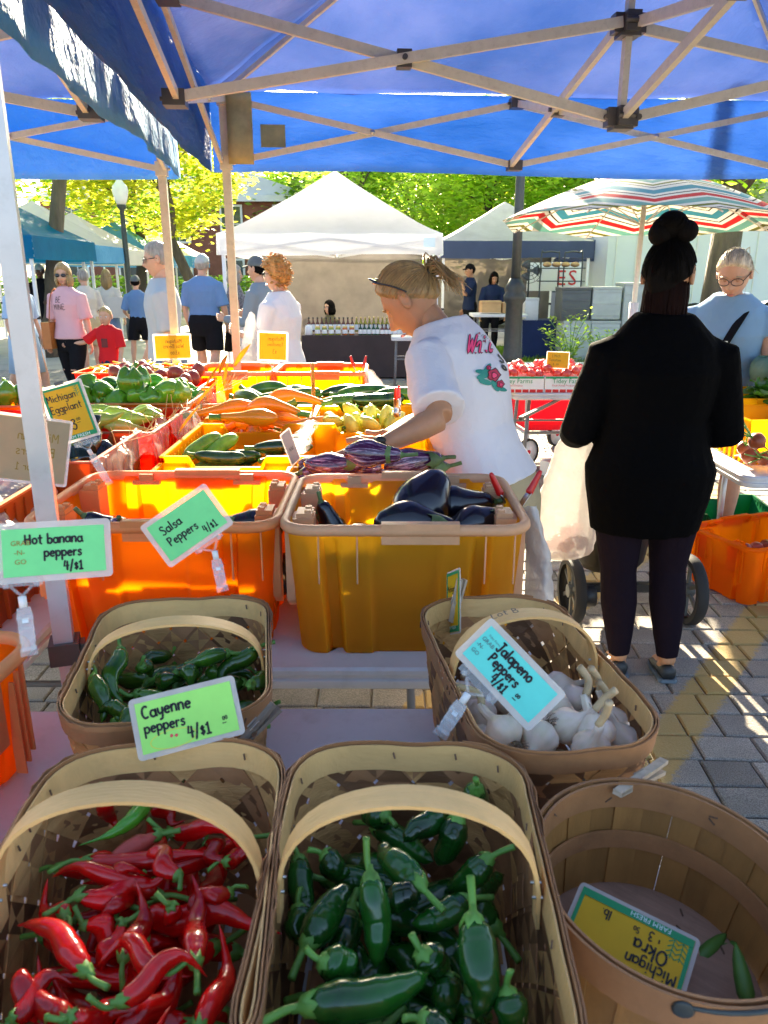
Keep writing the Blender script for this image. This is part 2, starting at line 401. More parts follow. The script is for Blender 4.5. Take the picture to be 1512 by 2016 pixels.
pav = empty('pavement', (0, 0, 0)); pav['kind'] = 'structure'
cells = []
rp = random.Random(3)
for j in range(-2, 100):
    x = -9.5+rp.uniform(0, .15); y = j*PY+.05
    while x < 7.5:
        wd = rp.choice((.128, .168, .168, .205)); cells.append((x+wd/2, y, wd)); x += wd
def vis(x, y):
    d = y*cos(PITCH)+CAMH*sin(PITCH)
    if d < .3: return False
    px = 756+FPX*x/d; py = 1008-FPX*(y*sin(PITCH)-CAMH*cos(PITCH))/d
    return 1020 < px < 1545 and 860 < py < 1680 and y > 1.6
cells = [(x+.035*y, y-.035*x, w) for x, y, w in cells]
near = sorted([c for c in cells if vis(c[0], c[1])], key=lambda c: c[0]**2+c[1]**2)[:298]; ns = set(near)
vmesh = {}
for (x, y, w) in near:
    k = (w, rp.randint(0, 2))
    if k not in vmesh: vmesh[k] = paver_mb(w-.007, PY-.007, tilt=(rp.uniform(-.015, .015), rp.uniform(-.015, .015))).mesh('paving_brick', 'paver', False)
    o = link('paving_brick', vmesh[k], pav, (x, y, rp.uniform(-.002, .002))); o.rotation_euler.z = -.035+rp.uniform(-.012, .012)
rest = MB()
for c in cells:
    if c in ns: continue
    x, y, w = c
    if y < 1.0 and abs(x) > 1.2 or y > 13.2 or abs(x) > .62*y+1.2: continue
    paver_mb(w-.007, PY-.007, x, y, rest, (rp.uniform(-.01, .01), rp.uniform(-.01, .01)), rp.uniform(-.002, .002))
rest.build('paving_brick', 'paver', pav, False, kind='stuff')
# lawn and kerb on the right beyond the stalls
lw = MB(); lw.sheet(lambda u, v: (2.0+16*u, 13.6+4.0*v, .012+.015*sin(9*u)*cos(5*v)), 10, 6); lawn = lw.build('lawn', 'grass', kind='structure')
k = MB(); k.box((10, 13.48, .03), (16.2, .16, .12)); k.build('kerb', 'siding', kind='structure')
gb = MB()
for i in range(9000):
    x, y = rnd(2.05, 8), rnd(13.6, 17.4); h = rnd(.04, .12); a = rnd(0, 3.14); dx, dy = .012*cos(a), .012*sin(a); lx, ly = rnd(-.04, .04), rnd(-.04, .04)
    gb.add([(x-dx, y-dy, .01), (x+dx, y+dy, .01), (x+lx, y+ly, h)], [(0, 1, 2)])
gb.build('grass', 'grass', smooth=False, kind='stuff')
# ================================================================== canopies
def pop_up(name, label, cat, C, r, half, zl, zu, pk, mtop, mval, mframe, group=None, full=False, posts=(0, 1, 2, 3), tube=.03, wave=.02, seed=1, drop=0, stub=None, mini=None):
    rg = random.Random(seed)
    root = empty(name, (C[0], C[1], 0), atan2(r[1], r[0]), label, cat, group)
    h = half; cs = [V(-h, h, 0), V(h, h, 0), V(h, -h, 0), V(-h, -h, 0)]    # BL BR FR FL local
    def wv(a, z): return wave*(noise.noise(V(a*2.3, z*1.5, seed*3.1))+.5*noise.noise(V(a*7, z*3, seed)))
    ztop = zu+.05
    # roof: four curved panels meeting at the peak
    mb = MB()
    for i in range(4):
        a, b = cs[i], cs[(i+1) % 4]
        def fn(u, v):
            p = a.lerp(b, u); q = p*(1-v)*1.015
            z = ztop+(pk-ztop)*(v**1.12)
            sag = -.10*sin(pi*u)*sin(pi*min(1, v*1.1))*(1-v*.5)
            z += sag + .025*noise.noise(V(q.x*2, q.y*2, seed))*(1 if full else .6)+ (.012*noise.noise(V(q.x*7+q.y*3, q.y*3-q.x, 4+seed)) if full else 0)
            return (q.x, q.y, z)
        N = 26 if full else 10
        mb.sheet(fn, N, N, .003 if full else 0)
    mb.build('roof_cover', mtop, root)
    for i in range(4):
        a, b = cs[i], cs[(i+1) % 4]; nrm = (a+b).normalized()
        def fv(u, v):
            p = a.lerp(b, u)*1.016; z = ztop+(zl-.04-ztop)*v
            e = min(1, 6*min(u, 1-u))
            p = p + nrm*(wv(u*2*h+i*9, z)*(.4+v)*e + .012*v)
            return (p.x, p.y, z + .012*sin(u*pi*2)*v)
        mb = MB(); mb.sheet(fv, 48 if full else 14, 8 if full else 3, .003 if full else 0); mb.build('valance', mval, root)
    def bar(a, b, nm='truss_bar', w=tube, hh=None, m=mframe):
        x = MB(); x.bar(a, b, w*.62, hh or w); return x.build(nm, m, root, False)
    o = h-.05
    mids = [V(0, o, 0), V(o, 0, 0), V(0, -o, 0), V(-o, 0, 0)]; cr_ = [V(-o, o, 0), V(o, o, 0), V(o, -o, 0), V(-o, -o, 0)]
    Lz, Uz = V(0, 0, zl), V(0, 0, zu)
    cl, cu = V(0, 0, zl-.035+drop), V(0, 0, zu-.05+drop)
    e = .022
    sides = range(4) if full else (0, 1, 2, 3)
    for i in sides:
        m = mids[i]; tang = V(0, 0, 1).cross(m).normalized(); nn = m.normalized()
        for c in (cr_[i], cr_[(i+1) % 4]):
            bar(c+Lz+nn*e, m+Uz+nn*e); bar(c+Uz-nn*e*.4, m+Lz-nn*e*.4)
        if full or mini:
            bar(m+Lz+tang*e, cu+nn*.03+tang*e, w=tube*1.1); bar(m+Uz-tang*e*.2, cl+nn*.03-tang*e*.2, w=tube*1.1)
        if full:
            for z in (zl, zu):
                x = MB(); x.box(m+V(0, 0, z), (.075, .075, .05)); x.tube([m+V(0, 0, z)-tang*.05, m+V(0, 0, z)+tang*.05], .007, 8); x.tube([m+V(0, 0, z)-nn*.05, m+V(0, 0, z)+nn*.05], .007, 8)
                x.build('bracket', 'bracket', root, False)
                x = MB(); x.box(cr_[i]+V(0, 0, z), (.062, .062, .07)); x.tube([cr_[i]+V(-.03, 0, z), cr_[i]+V(.045, 0, z)], .008, 8); x.build('corner_bracket', mframe, root, False)
            pv = (m+cr_[i])/2+V(0, 0, (zl+zu)/2)
            x = MB(); x.tube([pv-nn*.03, pv+nn*.05], .012, 10); x.build('pivot_bolt', 'metal', root)
            pv = (m+cr_[(i+1) % 4])/2+V(0, 0, (zl+zu)/2)
            x = MB(); x.tube([pv-nn*.03, pv+nn*.05], .012, 10); x.build('pivot_bolt', 'metal', root)
            pv = m*.5+V(0, 0, (zl+zu)/2-.02); x = MB(); x.box(pv, (.05, .05, .055)); x.tube([pv-tang*.045, pv+tang*.045], .009, 10); x.build('pivot_clip', 'bracket', root, False)
    if full:
        for z in (cl, cu):
            x = MB(); x.box(z, (.11, .05, .06)); x.box(z, (.05, .11, .062)); x.box(z+V(0, 0, -.035), (.07, .07, .012))
            for s in (-1, 1):
                x.tube([z+V(s*.056, -.03, 0), z+V(s*.056, .03, 0)], .01, 8); x.tube([z+V(-.03, s*.056, 0), z+V(.03, s*.056, 0)], .01, 8)
            x.build('centre_hub', 'bracket', root, False)
        bar(cl, V(0, 0, pk-.05), 'mast', .036, .036)
        for c in cr_: bar(c+V(0, 0, zu+.02), V(0, 0, pk-.07), 'rafter', .024)
    for i in posts:
        c = cr_[i]; ln = (V(.0, 0, 0))
        x = MB(); x.bar(c+V(0, 0, .85), c+V(0, 0, zu+.04), .042 if full else .05, up=V(0, 1, 0)); x.build('post', mframe, root, False)
        x = MB(); x.bar(c+V(0, 0, .01), c+V(0, 0, .9), .032 if full else .04, up=V(0, 1, 0)); x.box(c+V(0, 0, .006), (.09, .09, .01)); x.build('lower_post', mframe, root, False)
        x = MB(); x.box(c+V(0, 0, .86), (.055, .055, .05)); x.box(c+V(.03, 0, .86), (.02, .02, .025)); x.build('leg_latch', 'plastic_black', root, False)
    return root
own = pop_up('market_canopy', 'large blue pop-up canopy overhead with crossed cream truss bars', 'canopy', (.84, 3.02), (.9965, .084), 1.60, 2.115, 2.42, 3.25,
             'fabric_blue_inner', 'fabric_blue', 'frame_cream', full=True, posts=(0,), seed=2)
# corner cloth and patch sewn inside the far valance
x = MB(); x.sheet(lambda u, v: (-1.53+.13*u, 1.50+.01*sin(6*v), 2.44-.34*v), 4, 8, .003); x.build('corner_cloth', 'khaki_cloth', own)
x = MB(); x.box((-1.30, 1.58, 2.25), (.13, .004, .11)); x.build('sewn_patch', 'khaki_cloth', own, False)
x = MB(); x.box((-1.49, .02, 2.6), (.03, .05, .04)); x.build('red_tab', 'maroon', own, False)
nb = pop_up('neighbour_canopy', 'blue pop-up canopy of the stall to the left, shiny creased valance', 'canopy', (-2.536, 2.815), (.9938, .1112), 1.57, 2.09, 2.38, 3.1,
            'fabric_blue_inner', 'fabric_sky', 'frame_cream', full=True, posts=(1,), seed=5, wave=.028)
# near post of the left stall
t = empty('canopy_post', (-.635, 1.385, 0), .3, 'light metal canopy post standing in the left foreground before the orange bin', 'post')
x = MB(); x.bar((0, 0, .84), (0, 0, 2.5), .036, up=V(0, 1, 0)); x.build('outer_tube', 'frame_light', t, False)
x = MB(); x.bar((0, 0, .01), (0, 0, .9), .029, up=V(0, 1, 0)); x.box((0, 0, .006), (.09, .09, .01)); x.build('inner_tube', 'frame_light', t, False)
x = MB(); x.box((0, 0, .835), (.056, .056, .045)); x.box((.03, 0, .835), (.015, .03, .03)); x.build('end_cap', 'bracket', t, False)

white = pop_up('white_canopy', 'white peaked pop-up canopy over the bottle and jar table', 'canopy', (-.79, 13.5), (1, .0), 1.62, 1.86, 2.06, 3.15, 'fabric_white', 'fabric_white', 'trim_white', posts=(0, 1, 2, 3), seed=8, mini=True)
x = MB(); x.sheet(lambda u, v: (-1.5+3.0*u, 1.5+.02*sin(u*14)*v, 1.98-1.65*v-.04*sin(pi*u)*(1-v)), 20, 8, .003); x.build('mesh_wall', 'mesh_wall', white)
x = MB(); x.box((1.45, -1.665, 1.99), (.17, .004, .13)); x.build('badge', 'print_pale', white, False)
navy = pop_up('grey_canopy', 'pale pop-up canopy with a dark navy valance right of the white one', 'canopy', (2.62, 17.9), (1, .04), 1.53, 1.9, 2.14, 3.05, 'fabric_grey', 'fabric_navy', 'trim_white', posts=(0, 1, 2, 3), seed=9, mini=True)
x = MB(); x.sheet(lambda u, v: (-1.45+2.9*u, 1.45, 2.1-1.6*v), 12, 4, .003); x.build('back_cloth', 'mesh_wall', navy)
pop_up('grey_canopy', 'blue-grey pop-up canopy half hidden behind the navy valance and the umbrella', 'canopy', (5.6, 21.5), (1, .0), 1.55, 1.9, 2.3, 3.2, 'fabric_grey', 'fabric_navy', 'trim_white', posts=(0, 1, 2, 3), seed=10)
for (px, Y, m1, m2, lab) in ((-7.25, 14.6, 'fabric_teal', 'fabric_teal', 'teal pop-up canopy nearest in the row of tents on the left'),
                             (-7.75, 18.2, 'fabric_white', 'fabric_sky', 'white-topped canopy with sky blue valance, second in the left row'),
                             (-8.2, 21.6, 'fabric_white', 'fabric_white', 'all white pop-up canopy, third in the left row'),
                             (-8.3, 25.2, 'fabric_sky', 'fabric_sky', 'bright blue peaked canopy, fourth in the left row'),
                             (-8.1, 29.0, 'fabric_white', 'fabric_sky', 'farthest small canopy of the left row, white over blue')):
    q = pop_up('tent', lab, 'canopy', (px, Y), (1, .03), 1.52, 1.83, 2.1, 3.1, m1, m2, 'trim_white', group='row of tents along the left side', seed=int(Y))
    if m1 == 'fabric_teal':
        x = MB(); x.box((1.25, -1.575, 2.0), (.14, .004, .14)); x.build('badge', 'print_pale', q, False)
# ================================================================== buildings
def windows(root, spots, y, w=1.0, h=1.7, fy=-.04):
    for (x0, z0) in spots:
        f = MB(); f.box((x0, y+fy, z0), (w+.16, .1, h+.16)); fo = f.build('window', 'trim_white', root, False)
        p = MB()
        for i in (-1, 1):
            for j in (-1, 1): p.box((x0+i*w/4, y+fy-.055, z0+j*h/4), (w/2-.05, .01, h/2-.05))
        p.build('pane', 'glass_dark', fo, False)
b = empty('brick_building', (-10.5, 42, 0), 0, 'brick building with white siding gable and white sash windows behind the tents', 'building')
x = MB(); x.box((0, 3, 2.6), (14, 6, 5.2)); x.build('brick_wall', 'brick_red', b, False)
x = MB(); x.add([(-7.4, -.3, 5.2), (7.4, -.3, 5.2), (0, -.3, 7.6), (-7.4, 6.3, 5.2), (7.4, 6.3, 5.2), (0, 6.3, 7.6)], [(0, 1, 2), (5, 4, 3), (0, 2, 5, 3), (1, 4, 5, 2), (0, 3, 4, 1)]); x.build('roof', 'siding', b, False)
x = MB(); x.box((0, -.35, 5.2), (14.9, .25, .3)); x.build('fascia', 'trim_white', b, False)
windows(b, [(-5.4+2.7*i, zz) for i in range(5) for zz in (1.4, 4.0)], 0)
b = empty('grey_building', (-3.5, 56, 0), 0, 'distant building with a pale blue-grey hipped roof left of the white canopy peak', 'building')
x = MB(); x.box((0, 4, 2.8), (13, 8, 5.6)); x.build('wall', 'siding', b, False)
x = MB(); x.add([(-7, -.5, 5.6), (7, -.5, 5.6), (7, 8.5, 5.6), (-7, 8.5, 5.6), (-3.5, 4, 8.6), (3.5, 4, 8.6)], [(0, 1, 5, 4), (1, 2, 5), (2, 3, 4, 5), (3, 0, 4), (3, 2, 1, 0)]); x.build('roof', 'roofing', b, False)
windows(b, [(-5+2.5*i, 3.8) for i in range(5)], 0)
b = empty('white_house', (21.5, 31, 0), 0, 'white clapboard building with green trimmed shopfront at the right edge', 'building')
x = MB(); x.box((0, 3, 4.5), (13, 6, 9)); x.build('wall', 'siding', b, False)
bd = MB(); bd.box((0, 0, 0), (13.05, .05, .17)); me = bd.mesh('clapboard', 'trim_white', False)
for i in range(44): o = link('clapboard', me, b, (0, -.03, .35+i*.2)); o.rotation_euler.x = .12
windows(b, [(-4+2.6*i, zz) for i in range(4) for zz in (4.4, 7.2)], 0, .9, 1.5, -.1)
x = MB(); x.box((-2.2, -.5, 3.0), (8.5, 1.0, .7)); aw = x.build('shop_fascia', 'glass_dark', b, False)
x = MB(); x.box((-4.5, -.22, 1.9), (.5, .4, 1.6)); x.box((-2.2, -.22, 1.9), (.4, .4, 1.6)); x.box((-3.3, -.2, 3.75), (3.6, .3, .5)); x.build('shopfront_trim', 'greenplastic', b, False)
# ================================================================== trees
def tree(name, label, base, H, trunk_r, crown_z0, crown_r, lm, seed, leaf=.16, nclump=170, per=46, lean=(0, 0), group=None, fork=None, solid=.55):
    rg = random.Random(seed); root = empty(name, base, 0, label, 'tree', group)
    tb = MB(); tips = []
    def branch(p, d, L, r, depth):
        pts = [p]; rad = [r]; q = Vector(p); dd = Vector(d)
        n = 4
        for i in range(n):
            dd = (dd+V(rg.gauss(0, .16), rg.gauss(0, .16), rg.gauss(.03, .1))).normalized(); q = q+dd*L/n; pts.append(q.copy()); rad.append(r*(1-.55*(i+1)/n))
        tb.tube(pts, rad, 8 if depth == 0 else 5)
        if depth >= 3: tips.append(q); return
        for k in range(3 if depth else 5):
            az = rg.uniform(0, 6.28); sp = rg.uniform(.45, .95)
            nd = (dd+V(cos(az)*sp, sin(az)*sp, rg.uniform(-.1, .3))).normalized()
            s = pts[rg.randint(2, n)]
            branch(s, nd, L*rg.uniform(.55, .8), r*.45, depth+1)
    if fork:
        pts = [V(0, 0, -.1), V(lean[0]*.5, lean[1]*.5, crown_z0*.5), V(lean[0], lean[1], crown_z0)]
        tb.tube(pts, [trunk_r*1.25, trunk_r, trunk_r*.92], 12)
        for a in fork: branch(pts[-1], Vector(a).normalized(), (H-crown_z0)*.6, trunk_r*.62, 1)
    else: 
        tb.tube([V(0, 0, -.1), V(0, 0, .4), V(lean[0], lean[1], crown_z0)], [trunk_r*1.4, trunk_r, trunk_r*.8], 10)
        branch(V(lean[0], lean[1], crown_z0), V(0, 0, 1), (H-crown_z0)*.42, trunk_r*.8, 0)
    tb.build('trunk', 'bark', root)
    per = int(per*1.05); cm = MB(); C = V(lean[0], lean[1], (H+crown_z0)/2+.3); hz = (H-crown_z0)/2
    centers = []
    for i in range(nclump):
        if i < len(tips)*solid*2 and tips and i < nclump*.6: c = tips[rg.randrange(len(tips))]+V(rg.gauss(0, .3), rg.gauss(0, .3), rg.gauss(0, .25))
        else:
            a = rg.uniform(0, 6.28); z = rg.uniform(-1, 1); rr = sqrt(max(0, 1-z*z))*crown_r*(rg.uniform(.35, 1.0)**.5)
            wob = 1+.28*noise.noise(V(cos(a)*1.4, sin(a)*1.4, z*1.5+seed))
            c = C+V(cos(a)*rr*wob, sin(a)*rr*wob, z*hz*.95)
        centers.append((c, rg.uniform(.35, .8)*crown_r/3.2+.12))
    for c, s in centers:
        cm.cm = 0 if rg.random() < .75 else 1
        for k in range(per):
            p = c+V(rg.gauss(0, s*.55), rg.gauss(0, s*.55), rg.gauss(0, s*.42))
            a = rg.uniform(0, 6.28); ti = rg.uniform(-.9, .9); L = leaf*1.35*rg.uniform(.6, 1.25)
            ux = V(cos(a), sin(a), rg.uniform(-.5, .3))*L; uy = V(-sin(a)*cos(ti), cos(a)*cos(ti), sin(ti))*L*.42
            cm.add([p-ux*.5, p+uy*.6, p+ux*.5, p-uy*.6], [(0, 1, 2, 3)])
    cm.build('crown', [lm, 'leaves_b' if lm != 'leaves_b' else 'leaves_a'], root, False)
    return root
TG = 'trees behind the tents'
tree('tree', 'yellow-green maple tree behind the street lamp on the left', (-8.0, 26, 0), 7.6, .2, 2.4, 3.4, 'leaves_c', 11, .2, 260, 50, (.3, 0), TG)
tree('tree', 'bushy green tree at the far left above the teal tent', (-13.5, 24, 0), 8.2, .25, 2.6, 3.6, 'leaves_a', 12, .2, 260, 50, (0, 0), TG)
tree('tree', 'tall thin-leaved tree rising between the two blue canopies', (-6.6, 15.5, 0), 9.6, .16, 3.4, 2.7, 'leaves_a', 13, .11, 230, 46, (.6, 0), TG)
tree('tree', 'yellowing tree whose branches hang before the brick building', (-5.4, 24, 0), 7.0, .18, 2.6, 2.5, 'leaves_c', 14, .16, 150, 40, (-.9, 0), TG)
tree('tree', 'darker green tree just left of the white canopy peak', (-1.5, 37, 0), 8.0, .22, 2.6, 3.4, 'leaves_b', 15, .24, 80, 36, (.2, 0), TG)
tree('tree', 'bright green tree right of the white canopy peak', (4.2, 33, 0), 7.4, .22, 2.0, 3.6, 'leaves_a', 16, .22, 300, 50, (.2, 0), TG)
tree('tree', 'dense green tree above the grey canopy beside the dark lamp post', (9.2, 36, 0), 8.2, .22, 2.2, 3.8, 'leaves_b', 17, .22, 300, 50, (.2, 0), TG)
tree('tree', 'leafy tree behind the striped umbrella and the white truck', (14.5, 36, 0), 8.4, .22, 2.4, 3.8, 'leaves_a', 18, .22, 260, 50, (.2, 0), TG)
tree('tree', 'far green tree between the white and grey canopies', (1.2, 44, 0), 9.4, .25, 1.8, 4.6, 'leaves_a', 22, .28, 320, 50, (.2, 0), TG)
tree('tree', 'far yellow-green tree over the grey canopy roof', (7.0, 46, 0), 9.6, .25, 1.8, 4.8, 'leaves_c', 23, .28, 320, 50, (.2, 0), TG)
tree('tree', 'small round tree low behind the bottle stall tent', (-4.6, 45, 0), 7.6, .2, 2.2, 3.4, 'leaves_b', 19, .26, 200, 44, (.2, 0), TG)
tree('forked_tree', 'thick forked tree trunk between the black-clad and the blue-bloused women', (6.05, 14.6, 0), 8.6, .27, 2.9, 3.4, 'leaves_a', 20, .15, 190, 40, (.1, 0), None, fork=[(-.55, .1, .8), (.7, .1, .75), (.1, .6, .9)])
for (x_, y_, r_, lab) in ((-9.5, 31, 1.2, 'dark green hedge running behind the left tents'), (6.5, 27, 1.1, 'low hedge behind the grey canopy stall')):
    hb = MB()
    for i in range(5200):
        p = V(rnd(-6, 6), rnd(-.5, .5), rnd(.1, 1.5)); L = .12; a = rnd(0, 6.3); u = V(cos(a), sin(a), rnd(-.5, .5))*L; v_ = V(-sin(a), cos(a)*.5, rnd(-.8, .8))*L*.5
        hb.add([p-u, p+v_, p+u, p-v_], [(0, 1, 2, 3)])
    o = hb.build('hedge', 'leaves_b', smooth=False, loc=(x_, y_, 0)); tag(o, lab, 'hedge')
def bush(loc, r, h, m, label, n=260, leaf=.09, name='plant'):
    root = empty(name, loc, 0, label, 'plant'); st = MB(); lf = MB()
    for i in range(14):
        a = rnd(0, 6.28); q = V(cos(a)*r*rnd(.3, 1), sin(a)*r*rnd(.3, 1), h*rnd(.5, 1)); pts = cr([V(0, 0, 0), V(q.x*.3, q.y*.3, q.z*.6), q], 4); st.tube(pts, .006, 4)
        for k in range(n//14):
            p = pts[rnd_i(2, len(pts)-1)]+V(rnd(-.06, .06), rnd(-.06, .06), rnd(-.05, .08)); b_ = rnd(0, 6.28); u = V(cos(b_), sin(b_), rnd(-.2, .7))*leaf*rnd(.6, 1.2); v_ = V(-sin(b_), cos(b_), .2)*leaf*.22
            lf.add([p, p+u*.5+v_, p+u, p+u*.5-v_], [(0, 1, 2, 3)])
    st.build('stems', 'stem', root); lf.build('leaves', m, root, False); return root
def rnd_i(a, b): return random.randint(a, b)
bush((3.0, 12.6, 0), .55, .95, 'leaves_a', 'leafy green plant beside the lawn behind the black-clad woman', 500)
bush((3.7, 13.2, 0), .5, .7, 'leaves_a', 'shorter leafy plant at the kerb near the grey bins', 400)
bush((.27, 4.9, 0), .3, .72, 'leaves_c', 'yellow flowering plant standing behind the zucchini crate', 1600, .045)
# ================================================================== lamps
b = empty('street_lamp', (-6.2, 19.5, 0), 0, 'black street lamp with a pale acorn globe above the tents', 'street lamp')
x = MB(); x.lathe([(.16, 0), (.16, .5), (.1, .6), (.075, .8), (.06, 2.6), (.05, 3.0), (.09, 3.04), (.12, 3.1), (.06, 3.14)], 16); x.build('pole', 'dark_metal', b)
x = MB(); x.lathe([(.1, 3.12), (.15, 3.25), (.185, 3.42), (.17, 3.52), (.1, 3.6), (.06, 3.66), (.02, 3.74), (.01, 3.82)], 16); x.build('globe', 'trim_white', b)
b = empty('lamp_post', (1.62, 9.9, 0), 0, 'dark fluted lamp post rising behind the woman in the white shirt', 'lamp post')
x = MB(); x.lathe([(.058, 1.5), (.056, 2.2), (.054, 3.6), (.054, 4.6)], 20); x.build('shaft', 'dark_metal', b)
x = MB(); x.lathe([(.17, 0), (.17, .35), (.15, .42), (.12, .5)], 20); x.build('base', 'dark_metal', b)
x = MB(); x.lathe([(.13, .5), (.12, .56), (.105, .62), (.10, 1.20), (.13, 1.24), (.135, 1.30), (.1, 1.35), (.12, 1.39), (.065, 1.5)], 32, lobes=16, amp=.05); x.build('fluted_sleeve', 'dark_metal', b)
# ================================================================== truck and car
b = empty('box_truck', (8.5, 19.0, 0), .03, 'long white box truck parked behind the umbrella and the tree trunk', 'truck')
x = MB(); x.box((0, 1.2, 1.75), (6.6, 2.4, 2.5)); x.build('cargo_box', 'truck_white', b, False)
for i in range(14):
    x = MB(); x.box((-3.1+i*.475, -.012, 1.75), (.03, .03, 2.4)); x.build('side_rib', 'trim_white', b, False)
x = MB(); x.box((0, -.02, 2.98), (6.66, .06, .08)); x.box((0, -.02, .52), (6.66, .06, .1)); x.build('edge_rail', 'trim_white', b, False)
x = MB(); x.box((4.2, 1.2, 1.3), (1.6, 2.2, 1.7)); x.build('cab', 'truck_white', b, False)
x = MB(); x.box((4.3, .09, 1.75), (1.0, .04, .6)); x.build('cab_window', 'glass_dark', b, False)
for xx in (-2.2, -1.1, 4.0):
    for yy in (.1, 2.3):
        x = MB(); x.tube([(xx, yy-.14, .45), (xx, yy+.14, .45)], .45, 20); wq = x.build('wheel', 'rubber', b); x = MB(); x.tube([(xx, yy-.15, .45), (xx, yy+.15, .45)], .22, 16); x.build('rim', 'metal', wq)
def car(loc, rz, m, label):
    c = empty('parked_car', loc, rz, label, 'car')
    prof = [(-2.2, .35), (-2.25, .75), (-1.9, .95), (-1.2, 1.02), (-.6, 1.5), (.7, 1.56), (1.5, 1.1), (2.1, 1.0), (2.25, .7), (2.2, .35)]
    rings = []
    for y, k in ((-.88, .93), (-.8, 1), (.8, 1), (.88, .93)): rings.append([V(a, y, .35+(z-.35)*k) for a, z in prof])
    x = MB(); x.loft(rings); x.build('body', m, c, True, 30)
    x = MB()
    for s in (-1, 1): x.add([(-1.1, s*.885, 1.0), (-.62, s*.87, 1.42), (.65, s*.87, 1.46), (1.35, s*.885, 1.06)], [(0, 1, 2, 3)])
    x.add([(-1.3, -.75, 1.03), (-1.3, .75, 1.03), (-.66, .7, 1.5), (-.66, -.7, 1.5)], [(0, 1, 2, 3)]); x.xform(Matrix.Translation((0, 0, .012))); x.build('windows', 'glass_dark', c, False)
    for xx in (-1.4, 1.4):
        for yy in (-.8, .8):
            x = MB(); x.tube([(xx, yy-.1, .33), (xx, yy+.1, .33)], .33, 20); wq = x.build('wheel', 'rubber', c); x = MB(); x.tube([(xx, yy-.11, .33), (xx, yy+.11, .33)], .2, 16); x.build('rim', 'metal', wq)
    for s in (-1, 1): x = MB(); x.box((-2.2, s*.6, .72), (.1, .35, .16)); x.build('headlight', 'trim_white', c, False)
    return c
mat('car_dark', (.015, .03, .025), .15, .05, 2, coat=1); mat('car_silver', (.45, .47, .5), .25, .05, 2, coat=1, metal=.4)
car((8.2, 13.2, 0), R(115), 'car_dark', 'dark parked car at the right edge behind the blue-bloused woman')
car((5.2, 25, 0), R(15), 'car_silver', 'silver parked car glimpsed under the blue-grey canopy')
# ================================================================== tables
def table(name, label, x0, x1, y0, y1, z, group=None, legs=True, rz=0, m='whiteplastic'):
    cx, cy = (x0+x1)/2, (y0+y1)/2; hx, hy = (x1-x0)/2, (y1-y0)/2
    t = empty(name, (cx, cy, 0), rz, label, 'table', group)
    ol = resample(rrect(hx, hy, .06, 6), .15)
    x = MB(); x.loft([[V(a[0]-a[2]*o, a[1]-a[3]*o, z-dz) for a in ol] for o, dz in ((.03, .05), (.004, .05), (0, .045), (0, .03), (.006, .027), (.006, .02), (.0, .016), (0, .006), (.006, 0))]); x.build('tabletop', m, t, True, 40)
    if legs:
        for sy in (-1, 1):
            for sx in (-1, 1):
                x = MB(); x.tube([V(sx*hx*.8, sy*hy*.75, z-.05), V(sx*hx*.86, sy*hy*.8, .01)], .014, 8); x.build('leg', 'frame_grey', t)
            x = MB(); x.tube([V(-hx*.82, sy*hy*.77, z-.3), V(hx*.82, sy*hy*.77, z-.3)], .01, 8); x.build('leg_brace', 'frame_grey', t)
    return t
TZ = .75
table('folding_table', 'white plastic folding table under the near wooden baskets', -.50, .40, .36, 1.33, TZ-.012)
table('folding_table', 'white plastic folding table under the two tall bins, edge seen between bin and baskets', -.69, .36, 1.462, 2.0, TZ)
table('folding_table', 'white folding table carrying the yellow lugs of squash and cucumbers', -.73, .16, 2.02, 4.55, TZ)
table('folding_table', 'white folding table carrying the left column of pepper crates', -1.95, -.76, 2.0, 4.9, TZ)
table('folding_table', 'small white folding table at the left under the nearest orange bin', -1.3, -.52, .45, 1.32, TZ-.012)
